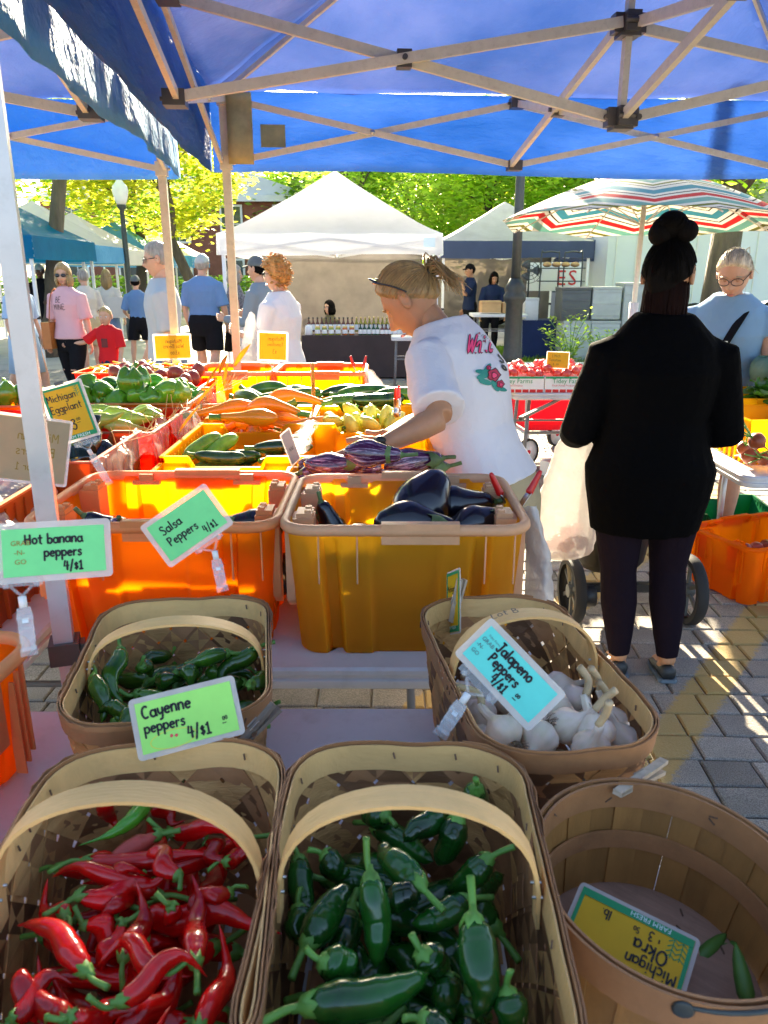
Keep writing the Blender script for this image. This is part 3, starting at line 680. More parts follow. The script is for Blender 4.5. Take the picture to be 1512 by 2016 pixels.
# ================================================================== bins and lugs
def bin_(name, label, loc, w, d, h, m, mr, rz=0, blocks=True, group=None, hole=0, stretchrim=.011):
    """tall nesting produce bin: ribbed wall, rolled rim, corner fins, stacking blocks"""
    root = empty(name, loc, rz, label, 'crate', group)
    hx, hy = w/2, d/2
    ol = resample(rrect(hx, hy, .055, 7), .006)
    n = len(ol)
    # rib pattern along the outline from distance along each side
    def rib(p):
        x, y, nx, ny = p
        if abs(nx) > .92: s = y/hy; L = hy
        elif abs(ny) > .92: s = x/hx; L = hx
        else: return 0
        s = abs(s)
        def well(a, b, sm=.025):
            k1 = min(1, max(0, (s-a)/sm)); k2 = min(1, max(0, (b-s)/sm)); return (k1*k1*(3-2*k1))*(k2*k2*(3-2*k2))
        if abs(ny) > .92: return well(-1, .30)*.35+well(.56, .72)
        return well(-1, .22)*.4+well(.52, .68)
    rb = [rib(p) for p in ol]
    def ring(t, inset, ribamt=1.0):
        s = 1-.085*(1-t); fl = min(1, max(0, (1-t)*5)) * (1+.5*(1-t))
        return [V(p[0]*s-p[2]*(inset+r*.017*fl*ribamt), p[1]*s-p[3]*(inset+r*.017*fl*ribamt), h*t) for p, r in zip(ol, rb)]
    T = [0, .02, .06, .2, .4, .6, .75, .85, .92, .97, 1]
    x = MB()
    outer = [ring(t, .006 if t == 0 else 0) for t in T]; inner = [ring(t, .0032) for t in reversed(T)]
    inner[-1] = [V(p.x, p.y, .004) for p in inner[-1]]
    x.loft([[V(p.x*.2, p.y*.2, 0) for p in outer[0]]]+outer+inner, cap0=True, cap1=True)
    x.build('wall', m, root, True, 35)
    # rolled rim
    x = MB(); rp_ = [(-.004, -.016), (stretchrim, -.016), (stretchrim+.004, -.010), (stretchrim+.003, 0), (stretchrim-.003, .006), (.0, .006), (-.005, .002), (-.005, -.01)]
    x.loft([[V(p[0]+p[2]*a, p[1]+p[3]*a, h+b) for p in ol] for a, b in rp_+[rp_[0]]], cap0=False, cap1=False); x.build('rim', mr, root, True, 60)
    # raised handle tab mid front and back
    for sy in (-1, 1):
        x = MB(); x.box((w*.06, sy*(hy+.004), h+.004), (w*.32, .022, .014)); x.box((w*.06, sy*(hy+.003), h-.024), (w*.32, .012, .022)); x.build('handle_tab', mr, root, False)
    for sx in (-1, 1):
        for sy in (-1, 1):
            for k in range(3):
                x = MB(); x.box((sx*(hx-.004-.0*k), sy*(hy-.05-.016*k), h-.10-.012*k), (.018, .003, .17)); x.build('corner_fin', mr, root, False)
    for xx in (-.36, -.2, .33, .45):
        x = MB(); x.box((w*xx, -hy-.0005, h-.07), (.003, .006, .11)); x.build('stiffener', mr, root, False)
    if blocks:
        for sx in (-1, 1):
            for yy in (-.22, .26):
                x = MB(); cx = sx*(hx-.028)
                x.box((cx, yy*d, h-.075), (.05, .062, .13)); x.box((cx-sx*.005, yy*d, h-.005), (.036, .05, .012))
                x.box((cx-sx*.012, yy*d+.014, h+.003), (.014, .012, .008)); x.box((cx-sx*.012, yy*d-.014, h+.003), (.014, .012, .008))
                x.build('stacking_block', mr, root, False)
        for xx in (-.24, .26):
            x = MB(); x.box((xx*w, hy-.012, h-.02), (.07, .016, .01)); x.box((xx*w, hy-.01, h-.008), (.035, .012, .02)); x.build('hook_tab', mr, root, False)
    return root
def lug(name, label, loc, w, d, h, m, mr=None, rz=0, dip=True, ribs=True, group=None, fl=.014):
    """shallow stacking lug: flanged rim with a stepped dip front and back"""
    mr = mr or m
    root = empty(name, loc, rz, label, 'crate', group); hx, hy = w/2, d/2; th = .0035; dp = .035 if dip else 0
    prof = [(-1, h), (-.62, h), (-.52, h-dp), (.52, h-dp), (.62, h), (1, h)]
    tap = .94
    for sy in (-1, 1):
        x = MB()
        for i in range(5):
            a, za = prof[i]; b, zb = prof[i+1]
            P = lambda s, z: V(s*hx*(tap+(1-tap)*z/h), sy*hy*(tap+(1-tap)*z/h), z)
            o_ = V(0, -sy*th, 0)
            q = [P(a, 0), P(b, 0), P(b, zb), P(a, za)]
            x.add(q+[p+o_ for p in q], [(0, 1, 2, 3), (7, 6, 5, 4)])
        x.build('end_wall', m, root, False)
        x = MB()
        for i in range(5):
            a, za = prof[i]; b, zb = prof[i+1]
            x.bar(V(a*hx-.0, sy*(hy+fl/2-.003), za), V(b*hx, sy*(hy+fl/2-.003), zb), fl, .006)
        x.build('rim', mr, root, False)
        x = MB()
        for s in (-.62, .62): x.box((s*hx*.97, sy*(hy*.97+.004), h*.5), (.008, .01, h*.9))
        x.box((0, sy*(hy*.975+.003), h*.62), (w*.42, .005, .004)); x.build('end_rib', m, root, False)
    for sx in (-1, 1):
        x = MB(); P = lambda s, z: V(sx*hx*(tap+(1-tap)*z/h), s*hy*(tap+(1-tap)*z/h), z); o_ = V(-sx*th, 0, 0)
        q = [P(-1, 0), P(1, 0), P(1, h), P(-1, h)]; x.add(q+[p+o_ for p in q], [(0, 1, 2, 3), (7, 6, 5, 4)]); x.build('side_wall', m, root, False)
        x = MB(); x.box((sx*(hx+fl/2-.003), 0, h), (fl, d+fl, .006)); x.build('rim', mr, root, False)
        if ribs:
            rm = MB(); rm.box((0, 0, 0), (.009, .006, h*.92)); me = rm.mesh('rib', [m], False)
            nr = int(d/.045)
            for k in range(nr): link('rib', me, root, (sx*(hx*.975+.003), -hy*.92+k*d*.92/(nr-1), h*.48))
    x = MB(); x.box((0, 0, .004), (w*tap, d*tap, .006)); x.build('floor', m, root, False)
    return root
G1 = None
bin_('tall_bin', 'tall amber bin of black eggplants with the red spring clamp on its rim', (.045, 1.72, TZ), .505, .42, .30, 'amber', 'amber_rim')
bin_('tall_bin', 'tall orange bin behind the salsa peppers sign, nearly empty', (-.495, 1.745, TZ), .525, .43, .30, 'orange', 'orange_rim')
bin_('tall_bin', 'dark orange bin cut off by the lower left edge, nearest the camera', (-.835, .92, TZ-.012+.01), .44, .56, .215, 'orange', 'orange_rim', rz=-.08)
LG = 'crates of vegetables in rows on the tables'
lug('crate', 'yellow lug of long slim eggplants just behind the tall orange bin', (-.49, 2.17, TZ), .40, .32, .235, 'yellow', group=LG)
lug('crate', 'yellow lug of dark zucchini in front of the yellow squash', (-.49, 2.62, TZ), .40, .54, .255, 'yellow', group=LG)
lug('crate', 'yellow lug heaped with orange-yellow squash', (-.50, 3.12, TZ), .40, .42, .250, 'yellow', group=LG)
lug('crate', 'yellow lug of short cucumbers left of the white pointed card', (-.50, 3.58, TZ), .40, .42, .250, 'yellow', group=LG)
lug('crate', 'yellow lug full of purple striped eggplants by the reaching arm', (-.055, 2.17, TZ), .42, .34, .235, 'yellow', group=LG)
lug('crate', 'empty yellow lug behind the striped eggplants', (-.06, 2.62, TZ), .42, .54, .255, 'yellow', group=LG)
lug('crate', 'yellow lug of pale pattypan squash beside the reaching woman', (-.07, 3.12, TZ), .42, .42, .250, 'yellow', group=LG)
lug('crate', 'yellow lug of large dark green zucchini near the flowering plant', (-.08, 3.58, TZ), .43, .42, .250, 'yellow', group=LG)
bin_('tall_bin', 'orange bin at the back of the stall beside the canopy post', (-.80, 4.24, TZ), .42, .42, .31, 'orange', 'amber_rim', blocks=False)
bin_('tall_bin', 'deep orange bin at the back right with a red clamp at its corner', (-.335, 4.24, TZ), .47, .42, .31, 'orange', 'orange_rim', blocks=False)
lug('crate', 'brown-orange crate of glossy dark poblano peppers', (-1.055, 2.33, TZ), .46, .44, .295, 'brownorange', 'rim_red', group=LG)
lug('crate', 'deep red crate of pale banana peppers', (-1.02, 2.83, TZ), .46, .50, .285, 'redplastic', 'rim_red', dip=False, group=LG)
lug('crate', 'orange crate of green bell peppers in front of the onions', (-1.08, 3.36, TZ), .56, .46, .295, 'orange', 'orange_rim', dip=False, group=LG)
lug('crate', 'low red crate of red onions behind the bell peppers', (-1.12, 3.84, TZ), .48, .42, .285, 'redplastic', 'rim_red', dip=False, group=LG)
lug('crate', 'red crate of yellow wax beans at the back of the left column', (-1.35, 4.32, TZ), .58, .42, .300, 'redplastic', 'orange_rim', dip=False, group=LG)
lug('crate', 'orange crate at the far left behind the metal post', (-1.64, 3.36, TZ), .48, .46, .285, 'orange', 'orange_rim', dip=False, group=LG)
lug('crate', 'bright red crate half hidden behind the left post', (-1.62, 2.84, TZ), .48, .46, .275, 'redplastic', 'redplastic', dip=False, group=LG)
lug('crate', 'brown-orange lug left of the tall orange bin under a plastic bag', (-1.13, 1.80, TZ), .46, .44, .285, 'brownorange', 'orange_rim', dip=False, group=LG)
table('folding_table', 'small white table at the left under the brown-orange lug', -1.45, -.80, 1.5, 1.98, TZ)

# ================================================================== produce shapes
def solid(spine, radii, n=14, lobes=0, amp=0, k=4, flat=1):
    """closed tapered body along a smoothed spine"""
    P = cr(spine, k); m = len(P); rr = []
    for i in range(m):
        t = i/(m-1)*(len(radii)-1); a = int(min(t, len(radii)-2)); f = t-a; f = f*f*(3-2*f); rr.append(radii[a]*(1-f)+radii[a+1]*f)
    x = MB(); x.tube(P, rr, n, lobes, amp, flat); return x
def pile(meshes, spots, name, label, cat, group, s=(.9, 1.1), parts=None):
    """spots: (x,y,z,yaw,pitch,roll[,label])"""
    out = []
    labs = {}
    if label and len(spots) > 1:        # tell alike pieces apart by row and place in the row
        ys = sorted(set(round(sp[1], 2) for sp in spots)); idx = sorted(range(len(spots)), key=lambda k: spots[k][1]); per = max(2, int(sqrt(len(spots))+.6)); nr = (len(spots)+per-1)//per
        RN = ['front row', 'second row', 'third row', 'fourth row', 'fifth row', 'sixth row', 'seventh row', 'eighth row']; PN = ['leftmost', 'second from left', 'third from left', 'fourth from left', 'fifth from left', 'sixth from left', 'seventh from left', 'eighth from left']
        for r_ in range(nr):
            for c_, k in enumerate(sorted(idx[r_*per:(r_+1)*per], key=lambda k: spots[k][0])): labs[k] = '%s, %s, %s' % (label, RN[r_ % 8], PN[c_ % 8])
    for i, sp in enumerate(spots):
        me = meshes[i % len(meshes)]
        o = link(name, me[0], None, sp[:3]); o.rotation_euler = (sp[5], sp[4], sp[3]); k = rnd(*s) if len(sp) < 8 else sp[7]; o.scale = (k, k, k)
        tag(o, sp[6] if len(sp) > 6 and sp[6] else labs.get(i, label), cat, group)
        for nm, ms in me[1]: link(nm, ms, o)
        out.append(o)
    return out
def stem_mesh(pts, r=.004, cap=None, m='stem', nm='stem'):
    x = MB()
    if cap:
        (c, cr_, d) = cap; d = Vector(d).normalized(); rings = []
        q = d.to_track_quat('Z', 'Y')
        for rr, zz in ((cr_*1.02, -.007), (cr_*.95, -.001), (cr_*.7, .003), (cr_*.35, .006), (r*.9, .011)):
            rings.append([Vector(c)+q @ V(rr*(1+.16*cos(6*a*2*pi/12)*(1 if rr > cr_*.8 else 0))*cos(2*pi*a/12), rr*(1+.16*cos(6*a*2*pi/12)*(1 if rr > cr_*.8 else 0))*sin(2*pi*a/12), zz - (.004*cos(6*a*2*pi/12) if rr > cr_*.8 else 0)) for a in range(12)])
        x.loft(rings)
    P = cr(pts, 4); x.tube(P, [r*(1.0+.35*abs(i/(len(P)-1)-.3)) for i in range(len(P))], 7)
    return x.mesh(nm, m)
def pepper(L, r, bend, m, tipk=.15, lob=3, amp=.05, stemL=.035, wig=.006, n=14, prof=None, seed=0):
    rg = random.Random(seed*7+3)
    w = lambda: rg.uniform(-wig, wig)
    sp = [V(0, 0, 0), V(L*.25, bend*.3+w(), w()), V(L*.5, bend*.7+w(), w()), V(L*.75, bend*.8+w(), w()), V(L, bend*.2, w())]
    pr = prof or [.55, 1.0, .95, .78, .5, tipk]
    rad = [r*.2]+[r*a*(1+rg.uniform(-.06, .06)) for a in pr]+[r*.03]
    b = solid(sp, rad, n+4, lob, amp, 7).mesh('pepper_body', m)
    st = stem_mesh([(0.002, 0, 0), (-stemL*.4, rg.uniform(-.004, .004), .002), (-stemL, rg.uniform(-.014, .014), rg.uniform(-.008, .014))], r*.15+.0008, ((.001, 0, 0), r*.62, (-1, 0, 0)))
    return (b, [('stem', st)])
CH = [pepper(rnd(.105, .15), rnd(.0115, .0145), rnd(-.04, .04), 'chili', .22, 3, .06, .035, .007, seed=i, prof=[.8, 1.0, .95, .85, .68, .4, .2]) for i in range(10)]
CHD = [pepper(.12, .014, .03, 'chili_dull', seed=30), pepper(.15, .012, -.035, 'chili_green', seed=31)]
JA = [pepper(rnd(.075, .10), rnd(.0165, .0195), rnd(-.012, .014), 'jalapeno', .4, 3, .03, .035, .002, seed=40+i, prof=[.85, 1.0, 1.0, .92, .78, .5]) for i in range(8)]
SA = [pepper(rnd(.08, .12), rnd(.0135, .0175), rnd(-.03, .03), 'salsa', .3, 3, .05, .03, .004, seed=60+i, prof=[.8, 1.0, .96, .82, .62, .35]) for i in range(8)]
BP = [pepper(rnd(.15, .18), rnd(.026, .03), rnd(-.03, .03), 'banana', .3, 3, .06, .03, .005, seed=80+i) for i in range(5)]
PO = [pepper(rnd(.12, .15), rnd(.038, .045), rnd(-.02, .02), 'poblano', .3, 3, .14, .035, .006, seed=90+i, n=21, prof=[.9, 1.05, .95, .75, .5, .3]) for i in range(5)]
def bellp(seed, s=1.0):
    rg = random.Random(seed); n = 32; r0 = .045*s; H_ = .085*s; rings = []
    lob = rg.choice((3, 4)); ph = rg.uniform(0, 6)
    for i in range(15):
        t = i/14; z = H_*(t-.5); rr = r0*(sin(pi*(.06+.9*t)))**.45*(.86+.2*t)
        rings.append([V(rr*(1+.10*cos(lob*a*2*pi/n+ph)+.03*cos(2*a*2*pi/n))*cos(2*pi*a/n), rr*(1+.10*cos(lob*a*2*pi/n+ph))*sin(2*pi*a/n), z - (.012*s*cos(lob*a*2*pi/n+ph) if t < .2 else 0)*-1 + (.006*s*cos(lob*a*2*pi/n+ph) if t > .8 else 0)) for a in range(n)])
    rings.append([p*.45+V(0, 0, H_*.5*.55-.006) for p in rings[-1]])
    x = MB(); x.loft(rings); b = x.mesh('bell_body', 'bell')
    return (b, [('stem', stem_mesh([(0, 0, H_*.36), (.003, .002, H_*.5), (.012*s, .004, H_*.66)], .0055*s, ((0, 0, H_*.41), .014*s, (0, 0, 1))))])
BE = [bellp(i) for i in range(6)]
def plain(L, r, bend, m, prof, nm, n=16, lob=0, amp=0, cap=None, ends=None):
    sp = [V(0, 0, 0), V(L*.33, bend*.8, 0), V(L*.66, bend, 0), V(L, bend*.2, 0)]
    b = solid(sp, [r*.3]+[r*a for a in prof]+[r*.15], n, lob, amp).mesh(nm, m); parts = []
    if cap == 'egg':
        x = MB(); rings = []
        for zz, k in ((.034, 1.06), (.022, .98), (.010, .74), (.0, .42), (-.008, .2)):
            rr = r*k*.62
            rings.append([V(zz*r/.035*1.2+(.010 if (j % 5 == 0 and k > 1) else (-.006 if k > 1 else 0)), rr*cos(2*pi*j/20), rr*sin(2*pi*j/20)) for j in range(20)])
        x.loft(rings, cap0=False); P = cr([(-.004, 0, 0), (-.02, .002, .002), (-.038, .006, .006)], 4); x.tube(P, [r*.16, r*.15, r*.14]*3+[r*.16]*(len(P)-9) if len(P) > 9 else r*.15, 8)
        parts.append(('calyx', x.mesh('calyx', 'calyx')))
    if cap == 'stub':
        parts.append(('stem', stem_mesh([(.002, 0, 0), (-.02, .002, 0), (-.03, .004, 0)], r*.32, ((.004, 0, 0), r*.4, (-1, 0, 0)))))
    return (b, parts)
# striped eggplant skin: pale streaks running stem to tip
m_ = mat('striped', (.05, .008, .045), .14, .2, 9, coat=.7); n_, l_ = nodes_of(m_); b_ = n_['Principled BSDF']
uvn = n_.new('ShaderNodeUVMap'); mp_ = n_.new('ShaderNodeMapping'); mp_.inputs['Scale'].default_value = (34, 2.2, 1); l_.new(uvn.outputs[0], mp_.inputs[0])
nn_ = n_.new('ShaderNodeTexNoise'); nn_.inputs['Scale'].default_value = 1; nn_.inputs['Detail'].default_value = 4; nn_.inputs['Roughness'].default_value = .7; l_.new(mp_.outputs[0], nn_.inputs['Vector'])
rr_ = n_.new('ShaderNodeMapRange'); rr_.inputs[1].default_value = .52; rr_.inputs[2].default_value = .66; l_.new(nn_.outputs[0], rr_.inputs[0])
mx_ = n_.new('ShaderNodeMix'); mx_.data_type = 'RGBA'; mx_.inputs[6].default_value = (.055, .006, .045, 1); mx_.inputs[7].default_value = (.6, .4, .55, 1); l_.new(rr_.outputs[0], mx_.inputs[0]); l_.new(mx_.outputs[2], b_.inputs['Base Color'])
EGF = [.55, .62, .8, 1.0, 1.05, .9, .6]
EG = [plain(.19, .052, .01, 'eggplant', EGF, 'eggplant_body', 24, cap='egg'), plain(.17, .047, -.02, 'eggplant', EGF, 'eggplant_body', 24, cap='egg')]
SE = [plain(.15, .036, .012, 'striped', EGF, 'eggplant_body', 24, cap='egg'), plain(.17, .035, -.015, 'striped', EGF, 'eggplant_body', 24, cap='egg'), plain(.14, .033, .0, 'striped', EGF, 'eggplant_body', 24, cap='egg')]
LE = [plain(.24, .02, .03, 'eggplant', [.6, .9, 1, 1, 1, .8], 'eggplant_body', 14, cap='egg'), plain(.22, .019, -.03, 'eggplant', [.6, .9, 1, 1, 1, .8], 'eggplant_body', 14, cap='egg')]
ZP = [.75, .95, 1, 1, 1.02, .9]
ZU = [plain(.21, .026, .012, 'zucchini', ZP, 'zucchini_body', 14, 7, .02, 'stub'), plain(.19, .027, -.01, 'zucchini', ZP, 'zucchini_body', 14, 7, .02, 'stub')]
ZL = [plain(.16, .024, .012, 'zucchini_sunlit', ZP, 'zucchini_body', 14, 7, .02, 'stub')]
CU = [plain(.16, .025, .02, 'cucumber', [.8, 1, 1.05, 1.05, 1, .7], 'cucumber_body', 14, cap='stub'), plain(.13, .023, -.01, 'cucumber', [.8, 1, 1.05, 1.05, 1, .7], 'cucumber_body', 14, cap='stub')]
BZ = [plain(.25, .031, .018, 'cucumber', ZP, 'zucchini_body', 16, cap='stub'), plain(.22, .028, -.015, 'zucchini', ZP, 'zucchini_body', 16, cap='stub')]
SQ = [plain(.22, .03, .035, 'squash', [.4, .45, .55, .8, 1, 1, .7], 'squash_body', 16, cap='stub'), plain(.2, .03, -.025, 'squash', [.42, .5, .6, .85, 1, 1, .7], 'squash_body', 16, cap='stub')]
x = MB(); x.lathe([(.008, -.022), (.03, -.02), (.042, -.006), (.045, .002), (.036, .012), (.016, .02), (.006, .02)], 30, lobes=10, amp=.05); PT = [(x.mesh('pattypan_body', 'pattypan'), [('stem', stem_mesh([(0, 0, .018), (.002, 0, .03)], .006))])]
x = MB(); x.lathe([(.004, -.03), (.02, -.027), (.036, -.008), (.036, .006), (.022, .022), (.008, .032), (.004, .05)], 18); ON = [(x.mesh('onion_body', 'onion'), [])]
x = MB(); x.lathe([(.004, -.026), (.018, -.025), (.032, -.008), (.033, .006), (.022, .022), (.006, .024), (.002, .02)], 18, lobes=5, amp=.015); TO = [(x.mesh('tomato_body', 'tomato'), [])]
def jit(n, x0, x1, y0, y1, z0, z1, yaw=(0, 6.28), pit=(-.25, .25), seed=0):
    rg = random.Random(seed); nx = max(1, int(sqrt(n*(x1-x0)/(y1-y0))+.5)); ny = max(1, int(n/nx+.99)); out = []
    for i in range(n):
        a, b = i % nx, i//nx
        out.append((x0+(x1-x0)*(a+.5+rg.uniform(-.4, .4))/nx, y0+(y1-y0)*(b+.5+rg.uniform(-.4, .4))/ny, rg.uniform(z0, z1), rg.uniform(*yaw), rg.uniform(*pit), rg.uniform(0, 6.28)))
    return out
def centre(spots, L):
    return [(s[0]-cos(s[3])*L/2, s[1]-sin(s[3])*L/2)+tuple(s[2:]) for s in spots]
# --- black eggplants in the amber bin
def px_item(me, px, py, z, yaw, pitch, roll, label, sc=1.0):
    p = atz(px, py, z); return pile([me], [(p.x, p.y, p.z, yaw, pitch, roll, label, sc)], 'eggplant', label, 'eggplant', None)
EB = .89
def egg(p, d, label, sc, k=0):
    o = link('eggplant', EG[k][0], None, p); q = Vector(d).normalized().to_track_quat('X', 'Z'); o.rotation_mode = 'QUATERNION'; o.rotation_quaternion = q; o.scale = (sc,)*3
    tag(o, label, 'eggplant'); 
    for nm, ms in EG[k][1]: link(nm, ms, o)
    return o
egg((.03, 1.68, .90), (.4, .35, .72), 'largest black eggplant standing upright above the amber bin rim', 1.32)
egg((.155, 1.60, 1.015), (-1, .1, .05), 'glossy black eggplant lying in front of the upright one', 1.05, 1)
egg((.265, 1.80, 1.02), (-1, -.05, -.05), 'black eggplant lying with its cap to the right at the back', .95)
egg((.285, 1.66, 1.03), (-.8, -.35, -.15), 'black eggplant with broad green cap at the right of the bin', .85, 1)
egg((-.15, 1.76, 1.03), (.2, .2, -.9), 'small black eggplant cap-up in the back left of the amber bin', .72, 1)
egg((-.14, 1.59, .985), (1, .2, -.05), 'black eggplant top just showing over the front left of the rim', .8)
egg((.10, 1.66, .99), (.9, .3, 0), 'black eggplant deep in the middle right of the amber bin', .9, 1)
for i in range(5): egg((-.12+.07*i, 1.66+.04*(i % 2), .85), (1, .4*(-1)**i, 0), 'black eggplant in the lower layer of the amber bin', .95, i % 2)['group'] = 'lower eggplants in the amber bin'
egg((-.66, 1.62, 1.04), (.5, .5, -.6), 'dark eggplant with pale cap at the left inside the orange bin', .75, 1)
o = link('eggplant', SE[0][0], None, (-.575, 1.60, 1.03)); o.rotation_euler = (0, .5, 2.0); tag(o, 'green-capped striped eggplant beside the dark one in the orange bin', 'eggplant')
for nm, ms in SE[0][1]: link(nm, ms, o)
egg((-.38, 1.64, 1.01), (1, .1, -.1), 'black eggplant half hidden by the salsa peppers sign', .8, 0)
for i in range(5): egg((-.66+.08*i, 1.68+.05*(i % 2), .86), (1, .4*(-1)**i, 0), 'eggplant in the shade at the bottom of the orange bin', .95, i % 2)['group'] = 'eggplants low in the orange bin'
# --- purple striped eggplants heap
sp = [(620, 895, 1.02, 2.2, .5, 0, 'striped eggplant tilted upright at the left end of the heap'), (668, 905, 1.06, 2.7, .1, 1, 'pale-tipped striped eggplant in the front of the heap'), (735, 893, 1.10, 2.9, 0, 2, 'large dark purple striped eggplant on top by the wrist'),
      (820, 905, 1.05, 3.4, .12, 3, 'striped eggplant right of the wrist pointing down left'), (830, 920, 1.02, 3.3, .1, 0, 'striped eggplant at the right front behind the big black one'), (700, 925, 1.0, .3, 0, 4, 'pale striped eggplant low in front of the heap'), (640, 925, 1.0, .5, .0, 4, 'streaked eggplant at the lower left of the heap')]
for i, (px, py, z, yaw, pit, roll, lab) in enumerate(sp):
    p = atz(px, py, z); L = .15; d = V(cos(yaw), sin(yaw), 0)
    me = SE[i % 3]; o = link('striped_eggplant', me[0], None, p-d*L*.5); o.rotation_euler = (roll, pit, yaw); tag(o, lab, 'eggplant', 'purple striped eggplants in a heap'); o.scale = (1.12,)*3
    for nm, ms in me[1]: link(nm, ms, o)
pile(SE, centre(jit(12, -.22, .1, 2.05, 2.3, .86, .98, seed=3), .14), 'striped_eggplant', 'striped eggplant under the top of the heap', 'eggplant', 'purple striped eggplants in a heap')
pile(LE, centre(jit(8, -.62, -.36, 2.06, 2.28, .88, .965, yaw=(-.3, .3), pit=(-.05, .05), seed=4), .2), 'slim_eggplant', 'slim eggplant behind the orange bin', 'eggplant', 'slim eggplants')
# --- zucchini lug
pile(ZL, [(-.66, 2.47, .97, .9, -.3, 0, 'sunlit zucchini leaning in the left corner of the lug'), (-.60, 2.50, .95, .95, -.35, 1, 'sunlit zucchini next to the leaning one')], 'zucchini', '', 'zucchini', 'zucchini lug')
pile(ZU, [(-.44, 2.54, .99, .12, 0, 0, 'thick dark zucchini lying on top in the middle of the lug'), (-.62, 2.46, .985, -.06, .02, 1, 'longest dark zucchini along the front of the lug'), (-.40, 2.55, .95, .9, -.2, 1, 'dark zucchini slanting in the right corner'), (-.60, 2.58, .95, .1, 0, 0, 'dark zucchini behind the top one')], 'zucchini', '', 'zucchini', 'zucchini lug')
pile(ZU, centre(jit(8, -.63, -.36, 2.45, 2.8, .82, .90, yaw=(-.6, .6), pit=(-.05, .05), seed=5), .2), 'zucchini', 'dark zucchini in the lower layer of the lug', 'zucchini', 'zucchini lug')
# --- squash heap
sq = [(430, 815, 1.02, .2, -.1, 'squash with its stem end at the left of the heap'), (520, 800, 1.05, 3.6, .25, 'squash pointing up to the right on top of the heap'), (590, 795, 1.04, 3.2, .05, 'thick squash across the back right of the heap'), (480, 822, 1.03, -.1, 0, 'large squash lying along the front of the heap'),
      (570, 824, 1.0, .25, 0, 'squash in the front right of the heap'), (545, 812, 1.03, 2.9, 0, 'squash in the middle of the heap'), (440, 800, 1.01, .1, 0, 'squash with bright end at the back left of the heap')]
for i, (px, py, z, yaw, pit, lab) in enumerate(sq):
    p = atz(px, py, z); d = V(cos(yaw), sin(yaw), 0); me = SQ[i % 2]; o = link('yellow_squash', me[0], None, p-d*.1); o.rotation_euler = (i, pit, yaw); tag(o, lab, 'squash', 'yellow squash heap'); o.scale = (1.15,)*3
    for nm, ms in me[1]: link(nm, ms, o)
pile(SQ, centre(jit(10, -.64, -.38, 2.98, 3.28, .88, .97, seed=6), .2), 'yellow_squash', 'yellow squash lower in the heap', 'squash', 'yellow squash heap')
pile(CU, centre(jit(9, -.66, -.36, 3.42, 3.75, .985, 1.03, yaw=(-.9, .9), seed=7), .14), 'cucumber', 'cucumber in the back left lug', 'cucumber', 'cucumbers', s=(1.1, 1.4))
pile(CU, centre(jit(9, -.66, -.36, 3.42, 3.75, .9, .96, seed=8), .14), 'cucumber', 'cucumber in the lower layer of the back lug', 'cucumber', 'cucumbers')
pile(BZ, centre(jit(8, -.24, .09, 3.43, 3.74, .99, 1.03, yaw=(-.45, .35), pit=(-.06, .06), seed=9), .22), 'zucchini', 'large zucchini in the right back lug', 'zucchini', 'large zucchini', s=(.95, 1.15))
pile(BZ, centre(jit(6, -.24, .09, 3.43, 3.74, .88, .95, yaw=(-.4, .4), pit=(-.06, .06), seed=10), .22), 'zucchini', 'zucchini under others in right back lug', 'zucchini', 'large zucchini')
pile(PT, jit(16, -.24, .1, 2.95, 3.28, .95, 1.0, pit=(-.6, .6), seed=11), 'pattypan_squash', 'pale scalloped pattypan squash', 'squash', 'pattypan squash', s=(.9, 1.2))
# --- left column
pile(PO, [(-1.0, 2.22, 1.06, .9, -.75, 0, 'big dark poblano pepper standing on end in the crate'), (-.93, 2.24, 1.05, 1.1, -.65, 2, 'dark poblano leaning beside the standing one'), (-1.16, 2.19, 1.055, .3, 0, 1, 'poblano lying at the front left of the crate'), (-1.0, 2.18, 1.04, .2, 0, 2, 'poblano lying at the front of the crate'), (-1.25, 2.3, 1.05, .9, 0, 0, 'poblano at the back left of the crate')], 'poblano_pepper', '', 'pepper', 'poblano peppers', s=(1.15, 1.3))
pile(PO, centre(jit(12, -1.23, -.9, 2.16, 2.48, .96, 1.03, seed=12), .13), 'poblano_pepper', 'dark poblano pepper in the pile', 'pepper', 'poblano peppers')
pile(BP, centre(jit(16, -1.19, -.85, 2.63, 2.95, 1.01, 1.06, yaw=(-.5, .5), seed=13), .16), 'banana_pepper', 'banana pepper in the red crate', 'pepper', 'banana peppers')
pile(BP, centre(jit(10, -1.19, -.85, 2.63, 3.0, .9, .96, seed=14), .16), 'banana_pepper', 'lower banana pepper in the red crate', 'pepper', 'banana peppers')
pile(BE, jit(24, -1.33, -.83, 3.17, 3.55, 1.02, 1.08, pit=(-1.5, 1.5), seed=15), 'bell_pepper', 'bell pepper on the orange crate', 'pepper', 'green bell peppers', s=(1., 1.3))
pile(BE, [(-1.04, 3.22, 1.12, 0, 0, 0, 'large green bell pepper on top of the heap', 1.45), (-1.25, 3.25, 1.09, 0, 1.1, 0, 'green bell pepper on its side at the left of the heap', 1.25), (-.9, 3.2, 1.08, 1, 1.2, .5, 'wide green bell pepper at the right of the heap', 1.3)], 'bell_pepper', '', 'pepper', 'green bell peppers')
pile(BE, jit(12, -1.33, -.83, 3.17, 3.55, .93, .98, pit=(-1.5, 1.5), seed=16), 'bell_pepper', 'green bell pepper low in the heap', 'pepper', 'green bell peppers')
pile(BE, jit(10, -1.82, -1.45, 3.2, 3.5, 1.0, 1.08, pit=(-1.5, 1.5), seed=17), 'bell_pepper', 'bell pepper in the far left crate', 'pepper', 'bell peppers at the far left', s=(1., 1.25))
